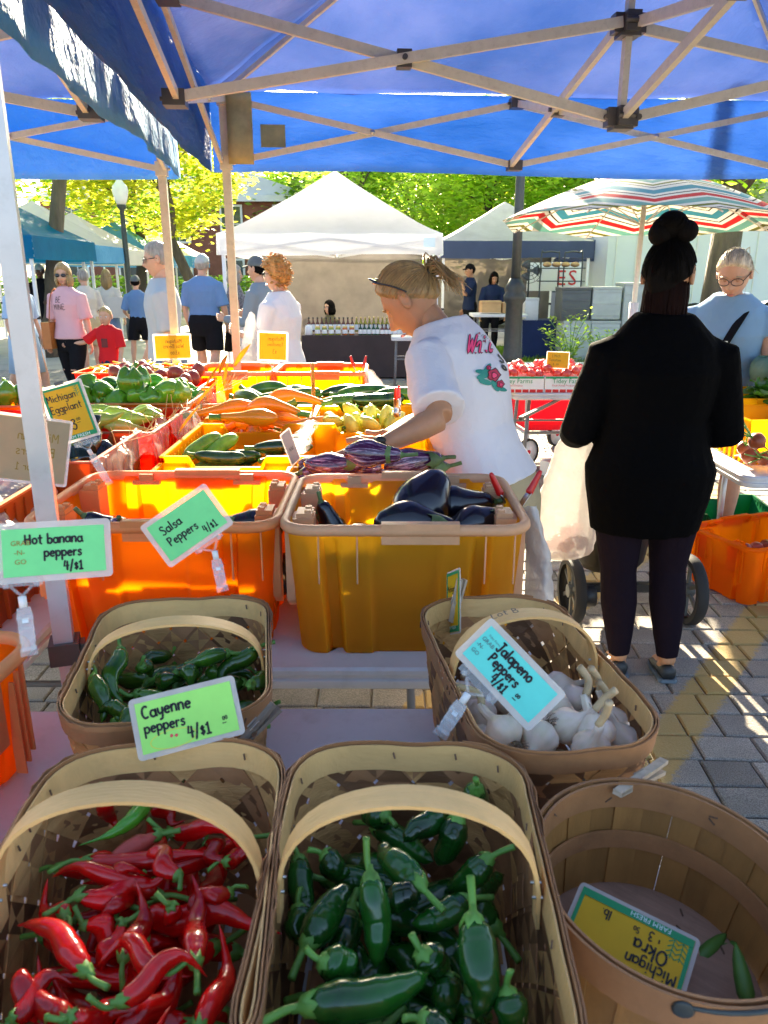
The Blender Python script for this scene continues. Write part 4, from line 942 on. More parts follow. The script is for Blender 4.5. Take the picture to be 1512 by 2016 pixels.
pile(ON, jit(26, -1.32, -.92, 3.68, 4.0, 1.02, 1.10, pit=(-1.5, 1.5), seed=18), 'red_onion', 'red onion behind the bell peppers', 'onion', 'red onions', s=(.9, 1.3))
bn = MB()
for i in range(200):
    a = rnd(0, 6.28); p = V(rnd(-1.6, -1.12), rnd(4.15, 4.5), rnd(1.0, 1.05)); L = rnd(.05, .08); d = V(cos(a), sin(a), rnd(-.2, .5)); bn.tube(cr([p-d*L, p+V(0, 0, .01), p+d*L], 3), .0045, 5)
tag(bn.build('wax_beans', 'beans'), 'tangle of yellow wax beans in the far red crate', 'beans', kind='stuff')
# ================================================================== handwriting: strokes drawn with a marker
def _arc(cx, cy, rx, ry, a0, a1, n=9): return [(cx+rx*cos(R(a0+(a1-a0)*i/n)), cy+ry*sin(R(a0+(a1-a0)*i/n))) for i in range(n+1)]
GL = {
 'a': (.85, [_arc(.38, .45, .36, .45, 50, 400, 12), [(.72, .95), (.72, .3), (.85, 0)]]),
 'b': (.8, [[(.06, 1.7), (.06, 0)], _arc(.38, .45, .34, .45, 150, -160, 12)]),
 'c': (.72, [_arc(.4, .45, .36, .46, 55, 310, 12)]),
 'd': (.85, [_arc(.38, .45, .36, .45, 50, 400, 12), [(.74, 1.7), (.74, 0)]]),
 'e': (.78, [[(.06, .5), (.7, .55)]+_arc(.38, .47, .33, .45, 10, 310, 12)]),
 'g': (.82, [_arc(.38, .48, .34, .43, 50, 400, 12), [(.72, .9), (.72, -.3)]+_arc(.4, -.35, .32, .3, 0, -150, 7)]),
 'h': (.78, [[(.06, 1.7), (.06, 0)], [(.06, .6), (.3, .92), (.6, .85), (.66, .5), (.66, 0)]]),
 'i': (.3, [[(.12, .95), (.12, 0)], [(.12, 1.35), (.13, 1.42)]]),
 'k': (.75, [[(.08, 1.7), (.08, 0)], [(.62, .95), (.1, .42)], [(.22, .52), (.68, 0)]]),
 'l': (.32, [[(.12, 1.7), (.12, 0)]]),
 'm': (1.15, [[(.06, .95), (.06, 0)], [(.06, .65), (.25, .93), (.45, .9), (.52, .6), (.52, 0)], [(.52, .65), (.72, .93), (.92, .88), (.98, .6), (.98, 0)]]),
 'n': (.82, [[(.06, .95), (.06, 0)], [(.06, .6), (.3, .93), (.6, .88), (.68, .55), (.68, 0)]]),
 'o': (.82, [_arc(.38, .46, .34, .46, 90, 450, 14)]),
 'p': (.82, [[(.06, .98), (.04, -.65)], _arc(.38, .5, .34, .44, 150, -150, 12)]),
 'r': (.62, [[(.08, .95), (.08, 0)], [(.08, .55), (.28, .9), (.55, .86)]]),
 's': (.66, [[(.56, .82), (.38, .95), (.14, .86), (.1, .65), (.34, .5), (.56, .32), (.5, .08), (.25, -.02), (.04, .12)]]),
 't': (.62, [[(.3, 1.5), (.28, .15), (.5, .0)], [(.02, 1.0), (.58, 1.02)]]),
 'x': (.75, [[(.05, .95), (.62, 0)], [(.62, .95), (.05, 0)]]),
 'y': (.78, [[(.06, .95), (.1, .4), (.35, .15), (.64, .4)], [(.68, .95), (.64, .2), (.5, -.5), (.2, -.62)]]),
 'B': (.95, [[(.1, 1.6), (.1, 0)], [(.1, 1.58), (.6, 1.5), (.62, 1.0), (.12, .85)], [(.12, .85), (.75, .72), (.76, .12), (.1, 0)]]),
 'C': (1.0, [_arc(.52, .8, .45, .8, 55, 305, 14)]),
 'E': (.85, [[(.72, 1.6), (.1, 1.55), (.1, .02), (.74, 0)], [(.1, .82), (.62, .85)]]),
 'H': (1.05, [[(.1, 1.6), (.08, 0)], [(.85, 1.6), (.83, 0)], [(.08, .8), (.85, .85)]]),
 'J': (.9, [[(.3, 1.6), (.85, 1.62)], [(.62, 1.6), (.6, .3), (.4, -.05), (.1, .15)]]),
 'L': (.8, [[(.1, 1.6), (.08, 0), (.66, 0)]]),
 'M': (1.2, [[(.06, 0), (.1, 1.6), (.5, .6), (.92, 1.6), (1.02, 0)]]),
 'O': (1.25, [_arc(.58, .8, .52, .8, 90, 450, 18)]),
 'P': (.9, [[(.1, 1.6), (.1, 0)], [(.1, 1.55), (.62, 1.5), (.72, 1.15), (.5, .8), (.1, .72)]]),
 'S': (.9, [[(.76, 1.4), (.5, 1.62), (.16, 1.5), (.1, 1.15), (.42, .88), (.72, .6), (.7, .15), (.4, -.02), (.06, .15)]]),
 'I': (.3, [[(.12, 1.6), (.12, 0)]]), 'N': (1.0, [[(.1, 0), (.1, 1.6), (.8, 0), (.8, 1.6)]]), 'T': (.9, [[(.02, 1.58), (.85, 1.6)], [(.44, 1.6), (.42, 0)]]),
 'W': (1.3, [[(.02, 1.6), (.3, 0), (.6, 1.2), (.9, 0), (1.2, 1.6)]]),
 '1': (.6, [[(.08, 1.2), (.32, 1.6), (.32, 0)], [(.02, 0), (.6, 0)]]),
 '3': (.8, [[(.1, 1.5), (.45, 1.62), (.66, 1.3), (.3, .9)], [(.3, .9), (.7, .7), (.66, .15), (.35, -.05), (.04, .15)]]),
 '4': (.95, [[(.3, 1.6), (.12, .7), (.85, .75)], [(.66, 1.5), (.62, 0)]]),
 '5': (.8, [[(.66, 1.6), (.16, 1.58), (.12, .95), (.5, .95), (.68, .5), (.45, .02), (.06, .1)]]),
 '0': (.75, [_arc(.34, .6, .3, .58, 90, 450, 12)]),
 '/': (.6, [[(.48, 1.8), (.04, -.3)]]),
 '$': (.62, [[(.5, .86), (.3, .98), (.1, .84), (.3, .55), (.5, .3), (.3, .08), (.06, .2)], [(.3, 1.15), (.3, -.1)]]),
 '.': (.35, [[(.1, .02), (.13, .05)]]),
 '-': (.6, [[(.05, .5), (.5, .52)]]),
 '=': (.9, [[(.0, .5), (.9, .56)], [(.0, .22), (.9, .28)]]),
 '_': (1.5, [[(.0, .1), (1.4, .16)]]), ' ': (.55, [])}
PRINT = {}
def strokes(mb, text, x, y, size, thick, z=0, jit_=.03, mirror=False, slant=.0, seed=0, fn=None):
    """writes text into mb as flat ribbons with rounded ends; returns end x"""
    rg = random.Random(hash(text) % 999 if seed == 0 else seed)
    rg = random.Random(sum(ord(c)*(i+3) for i, c in enumerate(text))+seed)
    cx = x
    for ch in text:
        wdt, st = GL.get(ch, GL[' ']); oy = rg.uniform(-jit_, jit_)*size
        for s_ in st:
            P = [(cx+(a+slant*b)*size*.5, y+oy+b*size*.5) for a, b in s_]
            if mirror: P = [(-a, b) for a, b in P]
            P = [V(a, b, z) for a, b in P]; P = cr(P, 4) if len(P) > 3 and len(P) < 9 else P
            L = []; Rr = []; n = len(P)
            for i, p in enumerate(P):
                t = (P[min(i+1, n-1)]-P[max(i-1, 0)]); t = t.normalized() if t.length > 1e-9 else V(1, 0, 0); nn = V(-t.y, t.x, 0)*thick*.5*(1+rg.uniform(-.08, .08))
                L.append(p+nn); Rr.append(p-nn)
            t0 = (P[0]-P[1]).normalized() if (P[0]-P[1]).length > 0 else V(1, 0, 0); t1 = (P[-1]-P[-2]).normalized() if (P[-1]-P[-2]).length > 0 else V(1, 0, 0)
            vs = L+Rr+[P[0]+t0*thick*.42, P[-1]+t1*thick*.42]
            fs = [(i, n+i, n+i+1, i+1) for i in range(n-1)]+[(0, 2*n, n), (n-1, 2*n-1, 2*n+1)]
            if mirror: fs = [tuple(reversed(f)) for f in fs]
            if fn: vs = [fn(v) for v in vs]
            mb.add(vs, fs)
        cx += wdt*size*.5+size*.07
    return cx
_fc = {}
def printed(text, size, extr=0):
    """mesh of a printed word in the built-in face, centred at its left baseline"""
    cu = bpy.data.curves.new('t', 'FONT'); cu.body = text; cu.size = size; cu.extrude = extr; cu.resolution_u = 2
    ob = bpy.data.objects.new('t', cu); TMP.collection.objects.link(ob); TMP.view_layers[0].update(); dg = TMP.view_layers[0].depsgraph
    me = bpy.data.meshes.new_from_object(ob.evaluated_get(dg)); bpy.data.objects.remove(ob); return me
def put_printed(text, size, x, y, z, m, parent, mirror=False, sx=1, name='lettering', rz=0):
    me = printed(text, size); me.materials.clear(); me.materials.append(MATS[m])
    o = link(name, me, parent, (x, y, z)); o.scale = (-sx if mirror else sx, 1, 1); o.rotation_euler.z = rz; return o
def card(label, px, py, Y, w, h, rot, paper, lines, border=None, yaw=0, tip=0, lam=.008, name='price_card', thick=.0014, mirror=False, printedl=(), size_th=.1, inkm='ink', face=None, group=None, extra=None, P=None):
    """laminated card facing roughly the camera; rot = in-plane turn (deg, ccw)"""
    P = P or aty(px, py, Y); n = (V(0, 0, CAMH)-P).normalized() if face is None else Vector(face).normalized()
    xr = V(0, 0, 1).cross(n).normalized(); up = n.cross(xr)
    M = Matrix((xr, up, n)).transposed().to_4x4()
    M = Matrix.Translation(P) @ M @ Matrix.Rotation(R(yaw), 4, 'Y') @ Matrix.Rotation(R(tip), 4, 'X') @ Matrix.Rotation(R(rot), 4, 'Z')
    root = empty(name, (0, 0, 0), 0, label, 'sign', group); root.matrix_world = M
    ol = resample(rrect(w/2+lam, h/2+lam, .006, 4), .05)
    x = MB(); x.loft([[V(a[0], a[1], z) for a in ol] for z in (-thick/2, thick/2)]); x.build('lamination', 'laminate', root, False)
    def plate(nm, m, x0, y0, x1, y1, z):
        q = MB(); q.box(((x0+x1)/2, (y0+y1)/2, z), (abs(x1-x0), abs(y1-y0), .0004)); return q.build(nm, m, root, False)
    z = thick/2+.0003
    plate('paper', paper, -w/2, -h/2, w/2, h/2, 0 if False else z*.999)
    plate('paper_back', paper, -w/2, -h/2, w/2, h/2, -z)
    if border:
        bm, bw = border
        for (a, b, c, d) in ((-w/2, -h/2, w/2, -h/2+bw*1.9), (-w/2, h/2-bw, w/2, h/2), (-w/2, -h/2, -w/2+bw, h/2), (w/2-bw, -h/2, w/2, h/2)):
            plate('printed_border', bm, a+.0002, b+.0002, c-.0002, d-.0002, z+.0006+.0003*(abs(c-a) > abs(d-b)))
    if lines:
        mb = MB()
        for (t, lx, ly, s) in lines: strokes(mb, t, lx, ly, s, s*size_th, z+.0011, mirror=mirror)
        mb.build('handwriting', inkm, root, False)
    for (t, lx, ly, s, m) in printedl: put_printed(t, s, lx, ly, z+.0015, m, root, mirror=False)
    if extra: extra(root, z)
    return root
def clip(root, x, y, ang=0, L=.055, w=.06, down=None):
    """clear sign holder under the card: jaw, swivel and spring clip"""
    h = MB(); h.box((x, y, 0), (w, .012, .008)); h.box((x-w*.35, y-.004, .003), (.007, .008, .01)); h.box((x+w*.35, y-.004, .003), (.007, .008, .01)); h.bar((x-w*.25, y-.006, 0), (x, y-.02, 0), .004); h.bar((x+w*.25, y-.006, 0), (x, y-.02, 0), .004)
    h.build('jaw', 'clear', root, False)
    M = Matrix.Translation((x, y-.02, 0)) @ Matrix.Rotation(R(ang), 4, 'Z')
    h = MB(); h.tube([M @ V(0, 0, 0), M @ V(0, -.016, 0)], .0055, 12); h.build('swivel', 'paper_white', root)
    h = MB()
    for s in (-1, 1):
        h.box((0, -.016-L/2, s*.005), (.018, L, .0025), None, M); h.box((s*.009, -.016-L*.45, 0), (.0025, L*.7, .012), None, M)
    h.box((0, -.03, 0), (.022, .006, .015), None, M); h.box((0, -.045, 0), (.020, .004, .013), None, M); h.box((0, -.016-L, .009), (.022, .012, .003), None, M)
    h.build('spring_clip', 'clear', root, False)
    h = MB(); h.box((0, -.034, 0), (.008, .006, .008), None, M); h.build('spring', 'metal', root, False)
# ================================================================== woven baskets
def splint_basket(label, loc, w, d, h, rz, hh, seed=0, tip=(0, 0), cr_w=.034, lean=0):
    rg = random.Random(seed); root = empty('splint_basket', loc, 0, label, 'basket'); root.rotation_euler = (tip[0], tip[1], rz)
    hx, hy = w/2, d/2; rad = .085
    ol = resample(rrect(hx, hy, rad, 8), .012); n = len(ol)
    cum = [0]
    for i in range(n): a, b = ol[i], ol[(i+1) % n]; cum.append(cum[-1]+sqrt((a[0]-b[0])**2+(a[1]-b[1])**2))
    per = cum[-1]
    def at(u):
        u %= per; lo, hi = 0, n
        while hi-lo > 1:
            m = (lo+hi)//2
            if cum[m] <= u: lo = m
            else: hi = m
        a, b = ol[lo % n], ol[(lo+1) % n]; t = (u-cum[lo])/max(1e-9, cum[lo+1]-cum[lo])
        return [a[k]*(1-t)+b[k]*t for k in range(4)]
    def wall(u, v, off=0):
        p = at(u); s = .84+.16*min(1, v/h)**.8; 
        return V(p[0]*s+p[2]*off, p[1]*s+p[3]*off, v)
    N = int(per/.052); pitch = per/N; sw = .0425
    for fam in (1, -1):
        for k in range(N):
            u0 = k*pitch; T = 15
            a, b = [], []
            wob = rg.uniform(-.002, .002)
            x = MB(); rows = []
            for i in range(T+1):
                v = .004+(h-.012)*i/T; uc = u0+fam*v*1.0+wob
                wv = .0011+.0016*sin(2*pi*(uc-fam*v*0)/pitch/1.0+ (0 if fam == 1 else pi) + fam*2*pi*v/pitch)
                off = fam*.0012*sin(2*pi*v/pitch*1.0+k*pi)
                hw = sw*.53
                rows.append([wall(uc-hw, v, off), wall(uc, v, off+.0008), wall(uc+hw, v, off)])
            x.sheet(lambda p, q: rows[int(p*T+.5)][int(q*2+.5)], T, 2, .0013)
            x.build('splint', rg.choice(('wood', 'wood', 'wood_mid', 'wood_rim')), root, True, 40)
    # floor of crossed splints
    for j in range(7):
        x = MB(); yy = -hy*.7+j*hy*.23; x.box((0, yy, .003+.0012*(j % 2)), (w*.82, sw*.9, .0014)); x.build('floor_splint', 'wood', root, False)
    for j in range(5):
        x = MB(); xx = -hx*.66+j*hx*.33; x.box((xx, 0, .0055+.0012*(j % 2)), (sw*.9, d*.8, .0014)); x.build('floor_splint', 'wood_rim', root, False)
    # hoops
    for nm, off, z0, z1, m, th in (('outer_hoop', .0045, h-.030, h+.002, 'wood_rim', .0022), ('inner_hoop', -.0035, h-.034, h+.001, 'wood_pale', .002), ('rim_splint', .0012, h-.008, h+.005, 'wood_rim', .0016)):
        x = MB(); rr = []
        for o1, z in ((off, z0), (off+th, z0), (off+th, z1), (off, z1), (off, z0)):
            rr.append([V(p[0]*(1 if z > h-.02 else .985)+p[2]*o1, p[1]*(1 if z > h-.02 else .985)+p[3]*o1, z+.0022*sin(i*.21+seed)+.001*sin(i*.9)) for i, p in enumerate(ol)])
        x.loft(rr, cap0=False, cap1=False); x.build(nm, m, root, True, 40)
    # frayed wisps on the rim
    for k in range(9):
        u = rg.uniform(0, per); L = rg.uniform(.05, .12); x = MB()
        rows = [[wall(u+L*i/4, h-.004, .0075+.002*sin(i)), wall(u+L*i/4, h+.004, .0072+.003*(i % 2))] for i in range(5)]
        x.sheet(lambda p, q: rows[int(p*4+.5)][int(q+.5)], 4, 1, .0008); x.build('wisp', 'wood_rim', root, True, 40)
    # bent wood handle
    x = MB(); pts = []; K = 22
    for i in range(K+1):
        a = pi*i/K; xx = -(hx-.007)*cos(a)*(1 if True else 1); z = h-.055+(hh+.055)*sin(a)**.62; yy = lean*sin(a)**.7; bw = cr_w*(.62+.38*sin(a)**.6)/2
        pts.append((V(xx, yy-bw, z), V(xx, yy+bw, z)))
    x.sheet(lambda p, q: pts[int(p*K+.5)][int(q+.5)], K, 1, .0042); x.build('handle', 'wood_pale', root, True, 40)
    for s in (-1, 1):
        x = MB(); x.tube([V(s*(hx+.006), -.006, h-.018), V(s*(hx-.016), -.006, h-.018)], .0018, 6); x.tube([V(s*(hx+.006), .008, h-.012), V(s*(hx-.016), .008, h-.012)], .0018, 6); x.build('staple', 'metal', root)
    st = MB()
    for k in range(10):
        u = rg.uniform(0, per); a = wall(u, h-.016, -.0065); b = wall(u+.002, h-.008, -.0065); st.bar(a, b, .0018)
        a = wall(u, h-.018, .0078); b = wall(u+.003, h-.010, .0078); st.bar(a, b, .0018)
    st.build('staples', 'wood_dark', root, False)
    return root
BZF = TZ-.012
RB = BZF+.21
splint_basket('woven splint basket of red chili peppers at the lower left', (-.265, .655, BZF), .292, .47, .212, .06, .105, 1)
splint_basket('woven splint basket of glossy dark jalapenos in the bottom middle', (.025, .655, BZF), .290, .47, .212, -.03, .100, 2)
splint_basket('woven splint basket of mixed green peppers under the salsa sign', (-.345, 1.155, BZF), .300, .43, .212, .15, .062, 3, lean=-.01)
gb_ = splint_basket('pale woven splint basket holding garlic bulbs, slanting to the right', (.228, 1.125, BZF), .262, .50, .212, .15, .085, 4)
def on_handle(v):
    a = math.acos(max(-1, min(1, -v[0]/(.131-.007)))); return V(v[0], v[1], .212-.055+(.085+.055)*sin(a)**.62+.0052)
x = MB(); strokes(x, 'Lot B', -.058, -.006, .020, .0018, 0, fn=on_handle); x.build('marker_writing', 'peg_dark', gb_, False)
# round stave basket for okra
ok = empty('stave_basket', (.322, .668, BZF), 0, 'round stave basket nearly empty but for an okra card, lower right', 'basket')
nrm = V(sin(.10)*cos(-.62), sin(.10)*sin(-.62), cos(.10)); ok.rotation_mode = 'QUATERNION'; ok.rotation_quaternion = nrm.to_track_quat('Z', 'Y')
ok.location = V(.314, .683, .925)-nrm*.152
RR, RH = .150, .152
ns_ = 26
for k in range(ns_):
    a0, a1 = 2*pi*k/ns_-.006, 2*pi*(k+1)/ns_+(.004 if k % 9 else -.010)
    x = MB(); rows = []
    for i in range(5):
        t = i/4; r = (.128+(RR-.128)*t)
        rows.append([V((r+.0022*(k % 2))*cos(a0+(a1-a0)*j/3), (r+.0022*(k % 2))*sin(a0+(a1-a0)*j/3), RH*t) for j in range(4)])
    x.sheet(lambda p, q: rows[int(p*4+.5)][int(q*3+.5)], 4, 3, .0016); x.build('stave', 'stave', ok, True, 40)
x = MB(); x.lathe([(0.001, .006), (.122, .006), (.128, .009), (.122, .013), (.001, .013)], 40); x.build('bottom_disc', 'disc_wood', ok, True, 40)
for nm, r, z0, z1, m in (('outer_hoop', RR+.0035, RH-.036, RH+.003, 'wood_rim'), ('inner_hoop', RR-.004, RH-.034, RH+.002, 'wood_rim'), ('lower_hoop', RR-.012, .06, .085, 'wood_rim')):
    x = MB(); x.lathe([(r-.003, z0), (r, z0), (r+.001, z1), (r-.002, z1), (r-.003, z0)], 64, capt=False, capb=False); x.build(nm, m, ok, True, 40)
x = MB()
for k in range(16):
    a = rnd(0, 6.28); z = RH-rnd(.008, .026); q = V(cos(a), sin(a), 0); t = V(-sin(a), cos(a), rnd(-1, 1)).normalized(); x.bar(q*(RR-.0072)+V(0, 0, z)-t*.005, q*(RR-.0072)+V(0, 0, z)+t*.005, .0016)
for k in range(9):
    a = rnd(0, 6.28); r = rnd(.06, .11); p = V(r*cos(a), r*sin(a), .0142); t = V(rnd(-1, 1), rnd(-1, 1), 0)*.006; x.bar(p-t, p+t, .0016)
x.build('stains', 'wood_dark', ok, False)
# wire bail lying down along the near rim, with a wooden grip
wa, wb = R(205), R(16)
x = MB(); pts = []
for i in range(33):
    a = R(200)+(R(335+20)-R(200))*i/32; rr = RR+.004+.006*sin(pi*i/32); pts.append(V(rr*cos(a), rr*sin(a), RH-.004+.012*sin(pi*i/32)))
x.tube(pts, .0024, 8); x.build('wire_bail', 'dark_metal', ok)
x = MB(); a = R(271); c = V((RR+.012)*cos(a), (RR+.012)*sin(a), RH+.010); t = V(-sin(a), cos(a), 0); x.lathe([(.009, -.045), (.0125, -.042), (.0115, -.02), (.0125, 0), (.0115, .02), (.0125, .042), (.009, .045)], 16)
q = t.to_track_quat('Z', 'Y'); x.xform(Matrix.Translation(c) @ q.to_matrix().to_4x4()); x.build('wooden_grip', 'wood_pale', ok)
for a in (R(200), R(355)):
    x = MB(); c = V((RR+.005)*cos(a), (RR+.005)*sin(a), RH-.008); x.lathe([(.008, -.002), (.0105, 0), (.008, .002)], 14); x.xform(Matrix.Translation(c) @ V(cos(a), sin(a), 0).to_track_quat('Z', 'Y').to_matrix().to_4x4()); x.build('bail_loop', 'dark_metal', ok)
# ================================================================== peppers in the baskets
def span(meshes, Ls, A, B, name, label, cat, group, kmax=1.3, roll=None, fat=1.0):
    d = B-A; L = d.length; i = min(range(len(meshes)), key=lambda k: abs(Ls[k]-L)+random.random()*.01)
    me = meshes[i]; o = link(name, me[0], None, A); o.rotation_mode = 'QUATERNION'
    q = d.normalized().to_track_quat('X', 'Z'); o.rotation_quaternion = q @ Quaternion((1, 0, 0), rnd(0, 6.28) if roll is None else roll)
    k = max(.5, min(kmax, L/Ls[i])); th = max(.95, min(1.12, k))*fat; o.scale = (k, th, th); tag(o, label, cat, group)
    for nm, ms in me[1]: link(nm, ms, o)
    return o
def lens(ms): return [max(v.co.x for v in m[0].vertices) for m in ms]
LCH, LJA, LSA = lens(CH), lens(JA), lens(SA)
def c1(x, y): return (x/2.7, 1450+y/2.7)
def c2(x, y): return (520+x/2.7, 1430+y/2.7)
def c7(x, y): return (x/2.7, 1150+y/2.7)
def c3(x, y): return (840+x/2.7, 1100+y/2.7)
GRD = 'red chili peppers in the front left basket'
red = [((445, 665), (1190, 640), .915, .91, 'long red chili lying straight across the upper pile'), ((410, 850), (930, 635), .925, .93, 'wavy red chili pointing up right with its green stem curled left'),
 ((655, 1190), (740, 750), .91, .945, 'red chili standing upright in the middle, tip up'), ((1040, 1215), (1000, 720), .93, .925, 'long wavy red chili along the right side, green cap down'),
 ((865, 1245), (490, 1235), .935, .925, 'short thick red chili with green cap to the right, near the front'), ((630, 1410), (1090, 1300), .94, .92, 'red chili low in front with its green stem pointing left'),
 ((465, 1250), (90, 1030), .93, .90, 'red chili slanting from the left wall down to its dark stem'), ((370, 1520), (200, 1130), .93, .93, 'thin red chili at the lower left with tip pointing up'),
 ((1060, 1560), (1185, 980), .91, .93, 'long straight red chili along the right wall, tip up'), ((345, 960), (290, 740), .92, .915, 'short red chili at the left beside the wavy one'),
 ((905, 510), (1300, 620), .91, .90, 'dark red chili at the back right under the handle'), ((950, 740), (820, 690), .925, .90, 'stubby red chili end with green cap in the middle right'),
 ((905, 895), (1020, 1030), .925, .89, 'plump red chili shoulder with curled green stem'), ((660, 985), (470, 1130), .915, .90, 'small red chili with leafy cap left of the upright one'),
 ((1195, 665), (1330, 680), .91, .90, 'red chili butt with dark cap at the right wall'), ((370, 1490), (620, 1500), .945, .93, 'red chili at the bottom edge with pale green cap'),
 ((560, 320), (615, 500), .93, .89, 'red chili leaning on the back wall under the handle'), ((950, 250), (940, 110), .89, .93, 'red chili tip sticking up before the back wall'),
 ((830, 300), (1000, 420), .90, .88, 'dark red chili deep at the back'), ((560, 850), (700, 780), .89, .90, 'red chili in shadow behind the upright one'), ((700, 800), (500, 1050), .90, .885, 'glossy red chili behind the left of the upright one'),
 ((440, 1000), (560, 1120), .91, .88, 'round red chili shoulder with green cap at centre left'), ((1230, 820), (1100, 950), .91, .89, 'red chili with long green stem near the right wall'),
 ((1100, 560), (1150, 700), .905, .89, 'small red chili between the top ones at the right'), ((240, 1480), (150, 1380), .91, .9, 'dim red chili in the lower left corner'), ((60, 1500), (200, 1440), .92, .92, 'red chili tip at the bottom left')]
for a, b, za, zb, lab in red:
    A = atz(*c1(*a), za-.015); B = atz(*c1(*b), zb-.015); span(CH, LCH, A, B, 'chili_pepper', lab, 'pepper', GRD, 1.6, None, .92)
o = span([CHD[1]], [.15], atz(*c1(860, 330), .90), atz(*c1(400, 565), .905), 'chili_pepper', 'single green chili lying among the red ones', 'pepper', GRD)
o = span([CHD[0]], [.12], atz(*c1(850, 520), .905), atz(*c1(460, 610), .90), 'chili_pepper', 'wrinkled pinkish chili under the green one', 'pepper', GRD)
def fill(meshes, cx, cy, rz, w, d, n, z0, z1, name, label, group, seed, L=.1, pit=(-.25, .2)):
    sp = jit(n, -w/2, w/2, -d/2, d/2, z0, z1, pit=pit, seed=seed); out = []
    for s in sp:
        x = cx+s[0]*cos(rz)-s[1]*sin(rz); y = cy+s[0]*sin(rz)+s[1]*cos(rz); out.append((x, y)+tuple(s[2:]))
    pile(meshes, centre(out, L), name, label, 'pepper', group)
fill(CH, -.27, .64, .06, .14, .36, 22, .845, .88, 'chili_pepper', 'red chili, second layer', GRD, 21)
fill(CH, -.27, .655, .06, .13, .33, 24, .80, .83, 'chili_pepper', 'red chili deep in the basket', GRD, 22)
GJA = 'jalapeno peppers in the bottom middle basket'
grn = [((565, 790), (590, 1290), .965, .90, 'jalapeno standing on its tip with its stem pointing up'), ((1110, 1010), (1110, 1560), .965, .91, 'big jalapeno at the right with a long curved stem upward'),
 ((215, 1490), (870, 1300), .93, .93, 'largest bright jalapeno lying across the front'), ((220, 1170), (460, 840), .91, .93, 'bright jalapeno slanting behind the standing one, left'), ((305, 1245), (470, 1340), .935, .91, 'jalapeno at the front left with a long stem arching left'),
 ((835, 850), (640, 600), .93, .93, 'jalapeno slanting down right with a hooked stem'), ((960, 460), (735, 620), .92, .92, 'jalapeno near the back under the handle'), ((1035, 485), (920, 720), .94, .88, 'broad jalapeno with star-shaped cap at the back right'),
 ((650, 940), (830, 930), .915, .92, 'stubby jalapeno just right of the standing one'), ((1080, 925), (775, 1040), .90, .90, 'slim jalapeno pointing left in the middle'), ((310, 680), (465, 770), .915, .90, 'jalapeno end shining at the upper left'),
 ((1200, 700), (960, 850), .925, .88, 'dark jalapeno with hooked pale stem at the right wall'), ((1130, 330), (1090, 430), .95, .88, 'jalapeno deep at the back with a curled stem'), ((830, 1560), (1010, 1600), .94, .93, 'jalapeno tip at the very bottom edge'),
 ((1290, 1400), (1330, 1600), .93, .90, 'narrow jalapeno along the right wall at the bottom'), ((180, 700), (240, 1000), .9, .88, 'dark slim jalapeno by the left wall'), ((650, 480), (560, 430), .91, .9, 'jalapeno with looping stem right at the back'),
 ((180, 950), (200, 1130), .9, .88, 'bluish dark jalapeno in shade at the left'), ((980, 1320), (1000, 1450), .9, .89, 'jalapeno shining between the two front ones'), ((840, 1200), (880, 1290), .93, .91, 'rounded jalapeno end above the big front one')]
for a, b, za, zb, lab in grn:
    span(JA, LJA, atz(*c2(*a), za-.015), atz(*c2(*b), zb-.015), 'jalapeno', lab, 'pepper', GJA, 1.5, None, 1.0 if 'big' in lab or 'bright' in lab or 'broad' in lab else .92)
fill(JA, .025, .64, -.03, .19, .36, 17, .835, .87, 'jalapeno', 'jalapeno, second layer', GJA, 23, .09)
fill(JA, .025, .655, -.03, .17, .33, 20, .79, .83, 'jalapeno', 'jalapeno deep in the basket', GJA, 24, .09)
GSA = 'green peppers in the basket under the salsa sign'
sal = [((640, 345), (680, 640), .95, .90, 'large curved green pepper standing at the back left'), ((750, 430), (790, 500), .93, .89, 'round green pepper facing out with its stalk'), ((830, 500), (975, 495), .91, .91, 'horizontal green pepper in the middle'),
 ((1040, 445), (1040, 580), .92, .90, 'yellowish green pepper hanging over the card'), ((1130, 430), (1140, 560), .92, .89, 'plump green pepper right of the yellowish one'), ((1215, 365), (970, 410), .94, .93, 'green pepper with stem pointing right at the back'),
 ((1370, 345), (1180, 550), .94, .90, 'long thin green pepper slanting along the right'), ((500, 490), (525, 740), .94, .90, 'slim green pepper along the left wall'), ((720, 585), (975, 560), .91, .91, 'green pepper lying behind the card'),
 ((680, 690), (545, 695), .91, .91, 'small green pepper at the front left'), ((1335, 530), (1370, 600), .92, .88, 'ribbed green pepper at the right wall'), ((640, 790), (740, 770), .92, .91, 'pale green pepper tip at the front rim'), ((930, 480), (1010, 440), .92, .91, 'thin dark green pepper in the middle back'), ((600, 740), (700, 680), .9, .9, 'dark green pepper low at the left')]
for a, b, za, zb, lab in sal: span(SA, LSA, atz(*c7(*a), za-.015), atz(*c7(*b), zb-.015), 'green_pepper', lab, 'pepper', GSA, 1.4)
fill(SA, -.345, 1.15, .15, .19, .32, 24, .84, .875, 'green_pepper', 'green pepper, second layer', GSA, 25)
fill(SA, -.345, 1.155, .15, .17, .3, 16, .79, .82, 'green_pepper', 'green pepper deep in the basket', GSA, 26)
